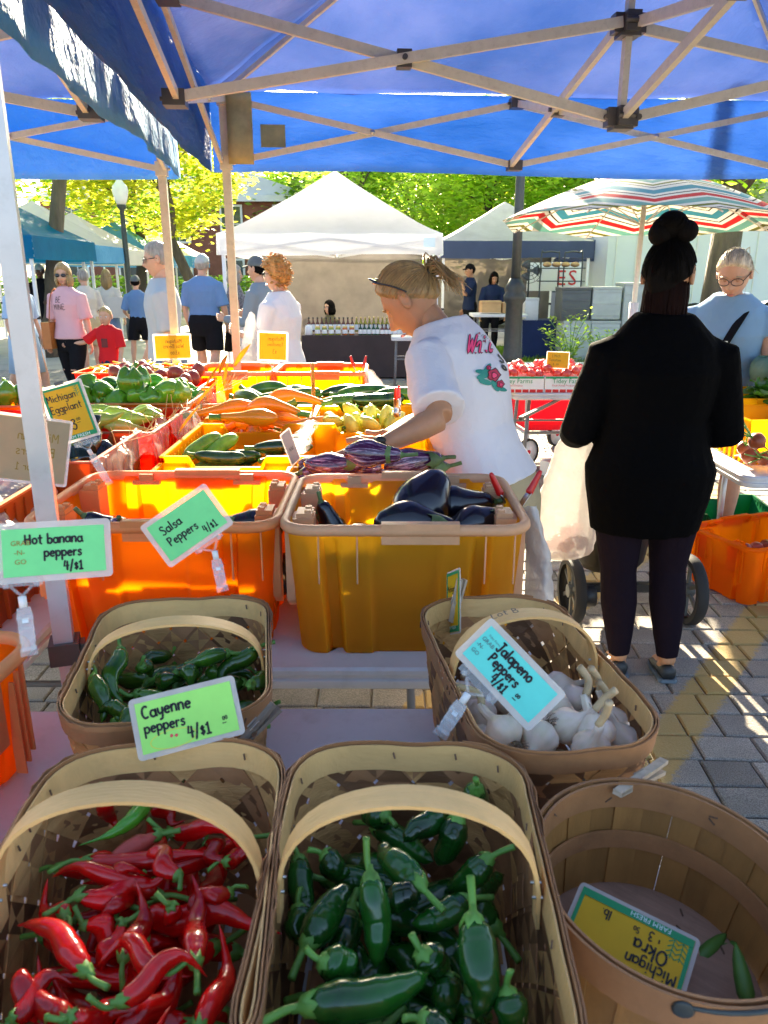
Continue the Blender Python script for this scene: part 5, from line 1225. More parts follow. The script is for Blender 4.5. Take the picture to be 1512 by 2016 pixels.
# garlic
def garlic(seed):
    rg = random.Random(seed); n = 36; lobn = rg.choice((7, 8, 9)); rings = []
    for r, z, am in ((.004, -.018, 0), (.014, -.018, .05), (.022, -.010, .10), (.0255, 0, .11), (.022, .011, .09), (.013, .020, .05), (.007, .027, .02), (.0052, .037, 0), (.0048, .052, 0)):
        rings.append([V(r*(1+am*abs(cos(lobn*a*pi/n))*1-am*.5)*cos(2*pi*a/n)+(.004 if z > .03 else 0)*rg.random(), r*(1+am*abs(cos(lobn*a*pi/n))-am*.5)*sin(2*pi*a/n), z) for a in range(n)])
    x = MB(); x.loft(rings); b = x.mesh('garlic_body', 'garlic')
    x = MB(); P = cr([(0, 0, .05), (rg.uniform(-.01, .01), .004, .068), (rg.uniform(-.02, .02), .006, .088)], 4); x.tube(P, .0052, 8); st = x.mesh('stalk', 'garlic_stem')
    x = MB()
    for i in range(46):
        a = rg.uniform(0, 6.28); L = rg.uniform(.008, .024); x.tube(cr([(.006*cos(a), .006*sin(a), -.017), (.010*cos(a+.6), .010*sin(a+.6), -.017-L*.5), (.013*cos(a+rg.uniform(-1, 1)), .013*sin(a), -.017-L)], 2), .0004, 4)
    return (b, [('stalk', st), ('roots', x.mesh('roots', 'roots'))])
GA = [garlic(i) for i in range(5)]
gar = [((600, 950), .90, (-.5, -.7, -.25), 'round white garlic bulb at the front rim'), ((745, 890), .90, (.5, -.3, .6), 'garlic bulb in the front middle'), ((680, 800), .90, (.9, -.3, -.15), 'garlic bulb by the card with its stalk pointing right'), ((900, 930), .905, (-.2, .5, .8), 'large garlic bulb right of centre with a stalk up'),
 ((990, 880), .885, (-.4, .3, 1), 'garlic bulb at the right with a pinkish stalk'), ((875, 1010), .90, (0, -.4, 1), 'garlic bulb peeking over the front rim'), ((700, 690), .88, (1, .2, .1), 'garlic bulb in the shade above the card corner'), ((410, 930), .91, (-.5, .8, .35), 'long pale garlic bulb at the left end of the rim'),
 ((1050, 975), .875, (-.4, .3, .8), 'garlic bulb with dark roots at the right wall'), ((790, 760), .875, (.8, .6, .3), 'garlic bulb behind with a big tuft of roots'), ((490, 900), .885, (0, .4, .9), 'shaded garlic bulb under the card'), ((600, 860), .885, (1, 0, .1), 'garlic bulb just below the card corner')]
for i, (c, z, d, lab) in enumerate(gar):
    me = GA[i % 5]; o = link('garlic_bulb', me[0], None, atz(*c3(*c), z)); o.rotation_mode = 'QUATERNION'; o.rotation_quaternion = Vector(d).normalized().to_track_quat('Z', 'Y'); tag(o, lab, 'garlic', 'garlic bulbs in the pale basket'); o.scale = (1.12,)*3
    for nm, ms in me[1]: link(nm, ms, o)
sp = jit(20, -.09, .09, -.19, .19, .80, .85, pit=(-1, 1), seed=30)
for i, s in enumerate(sp):
    me = GA[i % 5]; o = link('garlic_bulb', me[0], None, (.228+s[0]*.99-s[1]*.15, 1.10+s[0]*.15+s[1]*.99, s[2])); o.rotation_euler = (s[5], s[4], s[3]); tag(o, 'garlic bulb of the lower layer, row %s from front, %s from left' % (('one', 'two', 'three', 'four', 'five', 'six', 'seven', 'eight', 'nine', 'ten')[i//3], ('first', 'second', 'third')[i % 3]), 'garlic', 'garlic bulbs in the pale basket')
    for nm, ms in me[1][:1]: link(nm, ms, o)
# okra pods
for (px, py, z, d, lab) in ((1372, 1895, .775, (.8, .5, .1), 'small okra pod beside the card in the round basket'), (1475, 1985, .80, (.1, .9, .7), 'okra pod standing at the wall of the round basket'), (1380, 1880, .772, (1, .2, 0), 'dark okra pod under the card corner')):
    b = solid([V(0, 0, 0), V(.03, .002, 0), V(.06, .004, 0)], [.004, .009, .0085, .006, .001], 14, 7, .08).mesh('okra_body', 'okra'); o = link('okra', b, None, atz(px, py, z)); o.rotation_mode = 'QUATERNION'; o.rotation_quaternion = Vector(d).normalized().to_track_quat('X', 'Z'); tag(o, lab, 'okra', 'okra pods'); link('stem', stem_mesh([(.002, 0, 0), (-.01, 0, 0), (-.018, .002, 0)], .003, ((.002, 0, 0), .006, (-1, 0, 0))), o)
# ================================================================== price cards
gng = lambda xx, s, m: (('GRAB', xx, .006*s, .011*s, m), ('-N-', xx+.008*s, -.008*s, .011*s, m), ('GO', xx+.006*s, -.022*s, .011*s, m))
q = card('green card reading Hot banana peppers, in the left foreground', 108, 1084, 1.02, .133, .066, -4, 'paper_green', [('Hot banana', -.038, .011, .0162), ('peppers', -.014, -.008, .0160), ('4/$1', .010, -.028, .0160)], lam=.009,
     printedl=[(t, x_*1-.0, y_, s_, m_) for t, x_, y_, s_, m_ in (('GRAB', -.056, .010, .0098, 'print_brown'), ('-N-', -.052, -.003, .0098, 'print_brown'), ('GO', -.052, -.016, .0098, 'print_brown'))], size_th=.17)
clip(q, -.045, -.040, 4, .06, .055)
q = card('bright green card cut off at the left edge of the picture', -45, 1085, 1.07, .07, .066, -3, 'hotgreen', [], lam=.004); 
q = card('green card reading Salsa Peppers, tilted in a clear clip', 369, 1034, 1.36, .125, .076, 31, 'paper_green', [('Salsa', -.046, .009, .020), ('Peppers', -.046, -.015, .0195), ('4/$1', .018, -.031, .0175)], lam=.009, size_th=.13)
clip(q, .012, -.048, -24, .055, .06)
def oval(root, z):
    x = MB(); ring = [V(-.022+.030*cos(a*.2094), -.022+.012*sin(a*.2094), z+.0007) for a in range(30)]; ring2 = [V(-.022+.029*cos(a*.2094), -.022+.0112*sin(a*.2094), z+.0007) for a in range(30)]; x.loft([ring, ring2], cap0=False, cap1=False); x.build('oval_logo', 'beans', root, False)
    x = MB(); x.lathe([(.0001, 0), (.0022, 0)], 10, (-.024, -.018, z+.0007), capt=False, capb=False); x.lathe([(.0001, 0), (.0022, 0)], 10, (-.018, -.019, z+.0007), capt=False, capb=False); x.build('tomato_print', 'tomato', root, False)
q = card('lime card reading Cayenne peppers pegged to the red chili basket', 369, 1412, .90, .126, .066, 6, 'paper_lime', [('Cayenne', -.056, .012, .0190), ('peppers', -.056, -.008, .0170), ('4/$1', -.004, -.027, .0190), ('00', .044, -.015, .008), ('_', .043, -.0195, .007)], lam=.007, size_th=.15, extra=oval)
q = card('aqua card reading Jalapeno Peppers clipped over the garlic', 1003, 1326, .975, .131, .0575, -42, 'paper_aqua', [('Jalapeno', -.038, .010, .0185), ('Peppers', -.035, -.009, .0175), ('4/$1', -.014, -.027, .0170), ('00', .027, -.016, .008), ('_', .026, -.021, .008)], lam=.009, size_th=.17,
     printedl=(('GRAB', -.062, .006, .0085, 'print_grey'), ('-N-', -.062, -.005, .0085, 'print_grey'), ('GO', -.062, -.016, .0085, 'print_grey'), ('Tidey Farms', -.058, .016, .0045, 'print_grey')))
clip(q, -.02, -.042, 12, .05, .07)
FG = ('print_green', .006)
def corn(root, z):
    x = MB()
    for sx, sy in (((-.033, -.030), (.033, .058)) if 'Eggplant' in root['label'] else ((-.0555, -.008), (-.0455, -.008))):
        for k in range(4):
            for j in (-1, 1): x.bar(V(sx, sy-.018+k*.006, z+.0006), V(sx+j*.0055, sy-.014+k*.006, z+.0006), .001, .0004)
        x.bar(V(sx, sy-.024, z+.0006), V(sx, sy+.004, z+.0006), .001, .0004)
    x.build('corn_print', 'print_green', root, False)
q = card('yellow and green card reading Michigan Eggplant 3.00', 137, 812, 1.93, .094, .135, 13, 'paper_yellow', [('Michigan', -.041, .034, .0205), ('Eggplant', -.041, .006, .0215), ('$', -.020, -.028, .010), ('3', -.006, -.044, .030), ('00', .010, -.024, .011), ('_', .009, -.030, .011)], FG, size_th=.10, lam=.007, printedl=(('FARM FRESH', -.034, -.0655, .0115, 'print_pale'),), extra=corn)
clip(q, .012, -.082, 10, .08, .06)
x = MB(); x.box((0, .075, .003), (.022, .008, .006)); x.build('tape', 'bracket', q, False)
card('backlit beige card seen from behind, lettering mirrored, at the left', 58, 885, 1.62, .15, .135, -13, 'paper_beige', [('Michigan', -.055, .020, .024), ('Baggers', -.05, -.012, .024), ('3 for 1', -.03, -.045, .02)], yaw=0, tip=-8, mirror=True, size_th=.09, inkm='print_brown', lam=.006)
q = card('glowing yellow card with mirrored Michigan Wax Beans lettering', 340, 683, 4.42, .19, .125, 0, 'paper_glow', [('Michigan', -.05, .022, .026), ('Wax Beans', -.06, -.006, .026), ('$3.00', -.035, -.042, .026)], lam=.01, size_th=.1, inkm='print_brown', mirror=True)
clip(q, 0, -.075, 0, .08, .08)
q = card('glowing yellow card with mirrored writing before the curly-haired woman', 537, 682, 4.12, .14, .135, -3, 'paper_glow', [('Michigan', -.055, .030, .024), ('Tomatoes', -.055, .002, .022), ('$3', -.02, -.036, .026)], lam=.01, size_th=.08, inkm='print_brown', mirror=True)
clip(q, 0, -.082, 0, .13, .08)
card('grey card seen edge-on slanting over the zucchini lug', 572, 880, 2.30, .042, .10, 28, 'bin_grey', [('4/$1', -.012, -.01, .013)], yaw=50, lam=.005)
card('narrow card seen almost edge-on standing between the squash crates', 617, 770, 3.3, .10, .23, 2, 'husk', [], yaw=82, lam=.004)
q = card('yellow and green card standing edge-on in the peg at the garlic basket', 893, 1185, 1.36, .075, .115, 6, 'paper_yellow', [('Michigan', -.03, .02, .014), ('Okra', -.02, -.005, .018)], FG, yaw=-72, lam=.004, printedl=(('FARM FRESH', -.03, -.052, .009, 'print_pale'),))
# okra card, upside down in the round basket
P = atz(1236, 1853, .815)
q = card('yellow and green okra card lying upside down in the round basket', 0, 0, 1, .132, .072, 180-14, 'paper_yellow', [('Michigan', -.058, .012, .0165), ('Okra', -.044, -.007, .0195), ('$', -.032, -.017, .007), ('3', -.024, -.0225, .013), ('50', -.008, -.020, .0085), ('lb.', .026, -.022, .0135)], ('print_green', .005), size_th=.12, P=P, face=(-.12, -.34, .93), printedl=(('FARM FRESH', -.040, -.0348, .0085, 'print_pale'),), extra=corn, lam=.005)
# clothes pegs
def peg(label, A, B, m, w=.009):
    A = Vector(A); B = Vector(B); root = empty('clothes_peg', (0, 0, 0), 0, label, 'clothes peg'); d = (B-A).normalized(); s = d.orthogonal().normalized(); L = (B-A).length
    u = V(0, 0, 1)-d*d.z; u = u.normalized() if u.length > .1 else s; M = Matrix((d.cross(u), d, u)).transposed().to_4x4(); M.translation = (A+B)/2
    for k in (-1, 1):
        x = MB(); ang = k*.06; x.box((0, 0, 0), (w, L, .0055)); x.xform(M @ Matrix.Translation((0, 0, k*.0042)) @ Matrix.Rotation(ang, 4, 'X')); x.build('jaw', m, root, False)
    x = MB(); x.tube([M @ V(-w*.6, -L*.1, 0), M @ V(w*.6, -L*.1, 0)], .0042, 10); x.bar(M @ V(w*.5, -L*.1, .008), M @ V(w*.5, L*.12, .008), .0014); x.bar(M @ V(-w*.5, -L*.1, .008), M @ V(-w*.5, L*.12, .008), .0014); x.build('spring', 'metal', root, False)
    return root
peg('dark weathered clothes peg holding the Cayenne card', aty(465, 1475, .90), aty(545, 1390, .93), 'peg_dark', .011)
peg('pale wooden clothes peg on the rim of the round basket', aty(1215, 1562, .81), aty(1305, 1508, .90), 'peg_wood', .012)
peg('grey wooden clothes peg gripping the edge-on card on the garlic basket', aty(890, 1225, 1.345), aty(910, 1140, 1.36), 'peg_wood', .012)
# spring clamps with red grips
def clamp(label, loc, s, rz, tilt=0, op=.5):
    root = empty('spring_clamp', loc, rz, label, 'clamp'); root.rotation_euler = (tilt, 0, rz); root.scale = (s, s, s)
    for k in (-1, 1):
        x = MB(); P = [V(k*.012, 0, -.05), V(k*.022, 0, -.03), V(k*.014, 0, 0), V(k*(.02+.03*op), 0, .04)]; Q = cr(P, 5); rows = [[p+V(0, -.013, 0), p+V(k*.003, -.009, 0), p+V(k*.003, .009, 0), p+V(0, .013, 0)] for p in Q]
        x.sheet(lambda a, b: rows[int(a*(len(Q)-1)+.5)][int(b*3+.5)], len(Q)-1, 3, .0016*k); x.build('jaw', 'metal', root)
        x = MB(); g = cr([V(k*(.018+.03*op), 0, .036), V(k*(.024+.045*op), 0, .065), V(k*(.026+.065*op), 0, .095)], 5); x.tube(g, [.007, .0105, .010, .009, .009, .0085, .008, .0075, .007, .006, .004][:len(g)], 10); x.build('grip', 'redgrip', root)
    x = MB(); x.tube([V(0, -.014, 0), V(0, .014, 0)], .006, 10); x.tube([V(0, -.016, -.006), V(0, .016, -.006)], .003, 8); x.build('pivot', 'metal', root)
    return root
clamp('large spring clamp with red grips on the amber bin corner', aty(1012, 1000, 1.78), .95, .2, 0, .62)
clamp('small red-gripped clamp on the far right orange bin', aty(706, 733, 4.1), .9, 0, 0, .3)
clamp('single red-gripped clamp at the corner of the pattypan crate', aty(782, 800, 2.9), .8, 1.3, 0, .1)
# plastic bags: crumpled film
def film(name, label, fn, nu, nv, m='bag', amp=.012, seed=0, cat='bag', sc=18):
    x = MB()
    def g(u, v):
        p = Vector(fn(u, v)); q = p*sc+V(seed, 0, 0)
        return p+V(noise.noise(q), noise.noise(q+V(9, 0, 0)), noise.noise(q+V(0, 9, 0)))*amp+V(noise.noise(q*2.6), noise.noise(q*2.6+V(5, 0, 0)), 0)*amp*.4
    x.sheet(g, nu, nv); o = x.build(name, m); tag(o, label, cat); return o
film('plastic_bag', 'white plastic bag hanging from the clamped corner of the amber bin', lambda u, v: (.30+.035+.035*sin(v*2.2)+.03*v*cos(u*6.28)+.012*cos(u*6.28), 1.70+.05*sin(u*6.28)*(1+v*1.3), 1.035-.34*v-.02*sin(u*6.28)), 26, 26, seed=3)
film('plastic_bag', 'clear bag hooked on the corner of the far right orange bin', lambda u, v: (-.08+.06*v+.03*cos(u*6.28)*(1+v), 4.05+.04*sin(u*6.28), 1.07-.14*v), 16, 16, 'bag_clear', seed=5)
film('plastic_bag', 'clear crumpled film draped down the right edge of the poblano crate', lambda u, v: (-.80+.02*sin(v*9)+.03*u, 2.1+.6*v, 1.055+.015*sin(v*14)-.09*u*u), 14, 40, 'bag_clear', seed=7, amp=.02)
film('plastic_bag', 'clear film bunched along the red banana pepper crate edge', lambda u, v: (-.755+.03*sin(v*7)+.03*u, 2.65+.85*v, 1.05+.02*sin(v*11)-.11*u*u), 14, 40, 'bag_clear', seed=8, amp=.022)
film('plastic_bag', 'white bag lining the crate left of the tall orange bin', lambda u, v: (-1.0+.12*v, 1.62+.4*u, 1.06+.03*sin(u*8)-.1*v*v), 20, 14, 'bag', seed=9, amp=.025)
film('plastic_bag', 'white bag scrap bunched between the zucchini and pattypan lugs', lambda u, v: (-.275+.03*cos(u*6), 2.35+.5*v, 1.02+.012*sin(u*6)), 10, 30, 'bag_clear', seed=11, amp=.014)
# dry husks poking out between the left and middle columns
hk = empty('corn_husks', (0, 0, 0), 0, 'dry yellow corn husks sticking up beside the canopy post', 'husk')
for (px, py, Y, dx, dz, w_) in ((432, 735, 3.9, .04, .11, .012), (462, 722, 3.95, .08, .13, .016), (405, 760, 3.6, .07, .12, .007), (385, 800, 3.1, .09, .12, .006), (350, 855, 2.7, .08, .12, .005), (440, 760, 3.5, .02, .12, .008)):
    a = aty(px, py, Y); x = MB(); rows = []
    for i in range(8):
        t = i/7; p = a+V(dx*t, .03*t, dz*t-.02*t*t); ww = w_*sin(pi*min(.97, .12+t*.86)); rows.append([p-V(ww, 0, -.3*ww), p+V(0, -.004, 0), p+V(ww, 0, .3*ww)])
    x.sheet(lambda p, q: rows[int(p*7+.5)][int(q*2+.5)], 7, 2, .0008); x.build('husk', 'husk', hk)
x = MB()
for i in range(60):
    t = rnd(0, 1); a = V(-.80+.07*t+rnd(-.02, .02), 2.2+1.6*t, 1.05); x.bar(a, a+V(rnd(-.03, .08), rnd(-.08, .15), rnd(.0, .09)), .0016)
tag(x.build('straw', 'straw', smooth=False), 'loose straw and husk fibres along the crate edges', 'straw', kind='stuff')
# ================================================================== people
mat('skin', (.56, .31, .20), .5, .1, 14, .15, 120, sss=.12); mat('skin_tan', (.46, .23, .12), .5, .12, 14, .15, 120, sss=.12); mat('skin_dark', (.12, .06, .04), .5, .1, 14, sss=.1)
mat('lips', (.45, .14, .12), .4, .05); mat('eye_white', (.7, .7, .68), .2, 0); mat('iris', (.05, .04, .03), .15, 0); mat('lens', (.01, .01, .012), .08, 0, spec=.8)
for nm, c in (('hair_blond', (.42, .27, .11)), ('hair_dark', (.004, .003, .0025)), ('hair_grey', (.33, .29, .24)), ('hair_white', (.62, .52, .36)), ('hair_ginger', (.48, .22, .05)), ('hair_sandy', (.24, .135, .06)), ('hair_reddark', (.012, .004, .003))):
    mat(nm, c, .42 if c[0] > .1 else .8, .35, 40, .6, 140, stretch=(1, 1, .12), spec=.5 if c[0] > .1 else .08, transl=.15 if c[0] > .2 else 0)
for nm, c, t in (('tee_white', (.78, .76, .78), .12), ('tee_pink', (.72, .42, .45), .1), ('tee_red', (.6, .015, .02), .05), ('tee_blue', (.14, .25, .45), .08), ('tee_grey', (.42, .45, .48), .1), ('blouse_blue', (.25, .42, .60), .18),
                 ('black_cloth', (.0022, .0022, .0025), 0), ('leggings', (.012, .008, .013), 0), ('pants_black', (.012, .012, .014), 0), ('khaki', (.42, .34, .2), 0), ('denim', (.12, .18, .28), 0), ('grey_jacket', (.2, .24, .28), 0),
                 ('navy_tee', (.02, .03, .07), 0), ('patterned', (.18, .17, .2), 0), ('dress_blue', (.42, .58, .78), .15), ('coral', (.55, .18, .13), 0), ('cream_top', (.6, .56, .5), .1), ('floral', (.45, .2, .28), 0), ('olive', (.09, .08, .04), 0)):
    mat(nm, c, .85, .06 if nm != 'patterned' else .8, 3 if nm not in ('patterned', 'floral') else 30, .35, 22, transl=t, sheen=.0, spec=.2 if c[0] > .02 else .03)
for nm, c in (('shoe_black', (.02, .022, .024)), ('shoe_navy', (.02, .05, .12)), ('shoe_white', (.6, .6, .6)), ('leather_tan', (.42, .14, .03)), ('leather_brown', (.07, .02, .015)), ('sole', (.12, .16, .2)), ('sandal', (.12, .07, .04))): mat(nm, c, .5, .1, 20, .1, 60)
def fuse(mb, vox, mats, smooth_it=4, name='body', disp=None, seed=0):
    me = mb.mesh('tmp', mats); ob = bpy.data.objects.new('tmp', me); TMP.collection.objects.link(ob)
    r = ob.modifiers.new('r', 'REMESH'); r.mode = 'VOXEL'; r.voxel_size = vox; r.use_smooth_shade = True
    s = ob.modifiers.new('s', 'SMOOTH'); s.factor = .5; s.iterations = smooth_it
    TMP.view_layers[0].update(); dg = TMP.view_layers[0].depsgraph
    out = bpy.data.meshes.new_from_object(ob.evaluated_get(dg)); out.name = name; bpy.data.objects.remove(ob); bpy.data.meshes.remove(me)
    if disp:
        am, sc, st = disp
        nrms = [v.normal.copy() for v in out.vertices]
        for v, vn in zip(out.vertices, nrms):
            q = V(v.co.x*sc, v.co.y*sc, v.co.z*sc*st)+V(seed*3.3, 0, seed)
            n1 = noise.noise(q); n2 = 1-abs(noise.noise(q*1.7+V(0, 5, 0)))*2
            v.co += vn*(am*(n1*.8+n2*.5-.3))
    out.polygons.foreach_set('use_smooth', [True]*len(out.polygons)); out.update()
    return out
def g2(a, s): return math.exp(-(a/s)**2)
def head_pt(d):
    x, y, z = d.x*.073, d.y*.094, d.z*.118
    if z < 0:
        t = min(1, -z/.118); x *= 1-.30*t**1.6
        if y < 0: y *= 1-.5*t; x *= 1-.1*t
        else: y *= 1-.04*t
    if y > 0: y -= .012*max(0, y/.094)**2*(1-min(1, abs(z)/.1)*.4)
    if d.y > .1:
        f = min(1, (d.y-.1)*2.5)
        nz = 0
        if -.046 < z < .02: nz = (.02-z)/.056 if z > -.036 else max(0, (z+.046)/.010)
        y += f*.031*g2(x, .0105+.006*max(0, -z/.04))*max(0, min(1, nz))
        y += f*(.005*g2(z-.026, .010)*g2(abs(x)-.026, .02) - .011*g2(abs(x)-.031, .0155)*g2(z-.003, .0125))
        y += f*.0075*g2(x, .021)*(g2(z+.062, .0055)+g2(z+.074, .0065)-.8*g2(z+.068, .0022))
        y += f*(.009*g2(x, .02)*g2(z+.100, .014)+.004*g2(abs(x)-.042, .02)*g2(z+.028, .02))
    return V(x, y, z)
def head_mesh(mb, M, nu=44, nv=40, lips=True):
    rings = []
    for i in range(nv+1):
        ph = -pi/2+pi*i/nv; c = max(.015, cos(ph)); rings.append([M @ head_pt(V(c*cos(2*pi*j/nu+pi/2), c*sin(2*pi*j/nu+pi/2), sin(ph))) for j in range(nu)])
    mb.loft(rings)
    for s in (-1, 1):      # ears
        er = []
        for i in range(11):
            a = 2*pi*i/11; er.append(V(s*.072, -.006+.015*cos(a), .0+.029*sin(a)))
        er2 = [p+V(s*.012, -.006, .002)+(p-V(s*.072, -.006, 0))*.1 for p in er]; er3 = [V(s*.080, -.010, 0)+(p-V(s*.072, -.006, 0))*.55 for p in er]
        mb.loft([[M @ p for p in q] for q in (er, er2, er3)])
def hair_shell(mb, M, thick, pred, nu=40, nv=34, rough=.003, seed=0):
    rings = []
    for i in range(nv+1):
        ph = -pi/2+pi*i/nv; c = max(.015, cos(ph)); ring = []
        for j in range(nu):
            d = V(c*cos(2*pi*j/nu+pi/2), c*sin(2*pi*j/nu+pi/2), sin(ph)); p = head_pt(V(d.x, min(d.y, .99), d.z)); k = pred(d)
            n = V(d.x, d.y, d.z); ring.append(M @ (p+n*(k*(thick+rough*noise.noise(d*9+V(seed, 0, 0)))-.006*(1-k))))
        rings.append(ring)
    mb.loft(rings)
def sstep(a, b, x): t = max(0, min(1, (x-a)/(b-a))); return t*t*(3-2*t)
PRED = {'short': lambda d: sstep(.02, .12, d.z-.62*max(0, d.y)+.20*(d.y < 0)+max(0, -d.y)*.35), 'back': lambda d: sstep(.0, .10, d.z-.70*max(0, d.y)+max(0, -d.y)*.5-.05),
        'bob': lambda d: sstep(.0, .10, d.z*.55-.72*max(0, d.y)+.32+ (-.0)) if d.y > .2 else 1.0 if d.z > -.75 else 0.0}
def strands(mb, M, anchor, n, r, seed=0, thick=.012, minz=-.3, length=1.0, rad=.0011):
    rg = random.Random(seed); A = Vector(anchor).normalized(); k = 0; tries = 0
    while k < n and tries < n*8:
        tries += 1
        a = rg.uniform(0, 2*pi); z = rg.uniform(minz, .98); c = sqrt(1-z*z); d = V(c*cos(a), c*sin(a), z)
        if PRED['back'](d) < .3: continue
        k += 1; pts = []; q = d.rotation_difference(A); th = thick+rg.uniform(-.002, .004); tmax = rg.uniform(.5, 1)*length
        for i in range(7):
            t = i/6*tmax; e = Quaternion().slerp(q, t) @ d; pts.append(M @ (head_pt(e)+e*th))
        mb.tube(pts, rad, 3, cap=False)
def hand(mb, W, D, palm_n, s=1.0, curl=.5, side=1):
    """palm and five fingers; W wrist, D direction, palm_n palm-facing normal"""
    D = Vector(D).normalized(); N = Vector(palm_n); N = (N-D*N.dot(D)); N = N.normalized() if N.length > .01 else D.orthogonal().normalized(); X = D.cross(N)*side
    pr = []
    for t, a, b in ((-.005, .024, .018), (.02, .032, .015), (.05, .040, .014), (.080, .040, .011)):
        c = W+D*t*s; pr.append([c+X*(a*cos(2*pi*j/10))*s+N*(b*sin(2*pi*j/10))*s for j in range(10)])
    mb.loft(pr)
    for i, (off, L) in enumerate(((-.030, .060), (-.010, .074), (.010, .070), (.029, .052))):
        p = W+D*.078*s+X*off*s; d = D.copy(); pts = [p-D*.01*s]; cu = curl*(.9+.1*i)
        for seg in (.45, .32, .23):
            d = (d+N*cu*.75).normalized(); pts.append(pts[-1]+d*L*seg*s+ (D*.01*s if len(pts) == 1 else V(0, 0, 0)))
        mb.tube(pts, [.0095*s, .0090*s, .0082*s, .0065*s], 7)
    p = W+D*.025*s-X*.026*s; d = (D*.75-X*.75+N*.25).normalized(); mb.tube([p, p+d*.032*s, p+(d+D*.5+N*.4*curl).normalized()*.062*s], [.0125*s, .0105*s, .008*s], 7)
def person(label, loc, f, h=1.68, fat=1.0, lean=0, slean=0, arms=None, legs=None, hair=('short', 'hair_dark'), top=('tee_white', 'short', .50), bottom=('pants', 'pants_black'), shoes='shoe_black', skin='skin',
           head=(0, 0), cap=None, glasses=None, near=False, sit=0, fem=False, extra=None, handcurl=(.5, .5), top_len=None, headfwd=0, wide_hem=0, group=None, noshoe=False, prop=1.0, slope=0):
    f = V(f[0], f[1], 0).normalized(); r = V(f.y, -f.x, 0); L = Vector(loc); vox = (.0075 if near else .013)*(h/1.7)
    root = empty('person', L, 0, label, 'person', group)
    B = Matrix((r, f, V(0, 0, 1))).transposed().to_4x4()                      # body axes (right, forward, up)
    hipz = h*.515-sit
    Ln = Matrix.Translation((0, 0, hipz)) @ Matrix.Rotation(R(-lean), 4, 'X') @ Matrix.Rotation(R(slean), 4, 'Y') @ Matrix.Translation((0, 0, -hipz))
    T = B @ Ln
    def tor(k, grow, z0, z1, hemflare=0, hf=1.0):
        tab = [(.47, .088, .062), (.52, .098, .068), (.58, .086, .060), (.63, .080, .056), (.69, .090, .062), (.745, .098, .066), (.79, .100, .058), (.818, .082, .048), (.842, .052, .038), (.855, .036, .034)]
        if fem: tab = [(.47, .098, .068), (.52, .102, .072), (.58, .084, .060), (.63, .076, .055), (.69, .085, .066), (.735, .090, .074), (.79, .090, .056), (.818, .074, .046), (.842, .046, .036), (.855, .034, .032)]
        rings = []
        for z, rx, ry in tab:
            z2 = z*h-sit
            if z2 < z0-1e-4 or z2 > z1+1e-4: continue
            rings.append((z2, rx*h*k*fat+grow, ry*h*k*fat+grow))
        if slope: rings = [(z, a*(1-slope*6*max(0, (z/h-.72)/.1)) if z/h < .83 else a, b) for z, a, b in rings]
        if not rings or rings[0][0] > z0+.01:
            first = rings[0]; rings.insert(0, (z0, first[1]+hemflare, first[2]+hemflare*.9))
        N = 24
        return [[T @ V(a*cos(2*pi*j/N)*(1 if True else 0), b*sin(2*pi*j/N)+.004*h, z) for j in range(N)] for z, a, b in rings]
    sk = MB(); sk.loft(tor(.95, -.004, hipz-.06*h, .86*h-sit))
    sh = [T @ V(s*.102*h*fat**.55, 0, (.785-slope)*h-sit) for s in (-1, 1)]             # left, right shoulder
    neck0 = T @ V(0, -.004, .815*h-sit); hz = .930*h-sit
    headc = T @ V(0, .012*h+headfwd, hz-headfwd*.4); 
    hs = h/1.70*1.07*prop
    Hm = Matrix.Translation(headc) @ B @ Matrix.Rotation(R(head[0]), 4, 'Z') @ Matrix.Rotation(R(-head[1]), 4, 'X') @ Matrix.Scale(hs, 4)
    jaw = Hm @ V(0, -.020, -.055)
    sk.tube([neck0-V(0, 0, .02), (neck0+jaw)/2, jaw], [.034*h*(.9 if fem else 1), .031*h*(.88 if fem else 1), .031*h*(.9 if fem else 1)], 14)
    # arms
    ua, fa = .172*h, .150*h; dA = [(V(-.25, .0, -1), V(-.1, .25, -1)), (V(.25, 0, -1), V(.1, .25, -1))]
    A = []
    for i in (0, 1):
        spec = arms[i] if arms and arms[i] is not None else dA[i]
        if len(spec) == 3 and spec[2] == 'w':
            el = Vector(spec[0])-L; wr = Vector(spec[1])-L
        else:
            a, b = B @ Vector(spec[0]).normalized(), B @ Vector(spec[1]).normalized(); el = sh[i]+a*ua; wr = el+b*fa
        A.append((sh[i], el, wr)); fr = .6+.4*fat
        sk.tube([sh[i], (sh[i]+el)/2, el], [.030*h*fr, .026*h*fr, .0215*h*fr], 12); sk.tube([el, el.lerp(wr, .35), wr], [.0225*h*fr, .0225*h*fr, .0145*h], 12)
    # legs
    hip = [B @ V(s*.052*h*fat, 0, hipz-.01*h) for s in (-1, 1)]; Lg = []
    dL = [(V(-.04, .02, -1), V(0, -.02, -1)), (V(.04, .02, -1), V(0, -.02, -1))]
    for i in (0, 1):
        spec = legs[i] if legs and legs[i] is not None else dL[i]; a, b = B @ Vector(spec[0]).normalized(), B @ Vector(spec[1]).normalized(); kn = hip[i]+a*.235*h; an = kn+b*(.235*h)
        if not sit: 
            an.z = max(an.z, .042*h); 
        Lg.append((hip[i], kn, an)); fr = .55+.45*fat
        sk.tube([hip[i], hip[i].lerp(kn, .5), kn], [.050*h*fr, .045*h*fr, .031*h*fr], 14); sk.tube([kn, kn.lerp(an, .3), kn.lerp(an, .7), an], [.031*h*fr, .0345*h*fr, .025*h*fr, .0185*h], 14)
        ft = an+f*.05*h; sk.tube([an-V(0, 0, .01), an+V(0, 0, -.028*h)+f*.03*h, an+V(0, 0, -.032*h)+f*.085*h], [.02*h, .02*h, .014*h], 10)
    bm = fuse(sk, vox, [skin], 5)
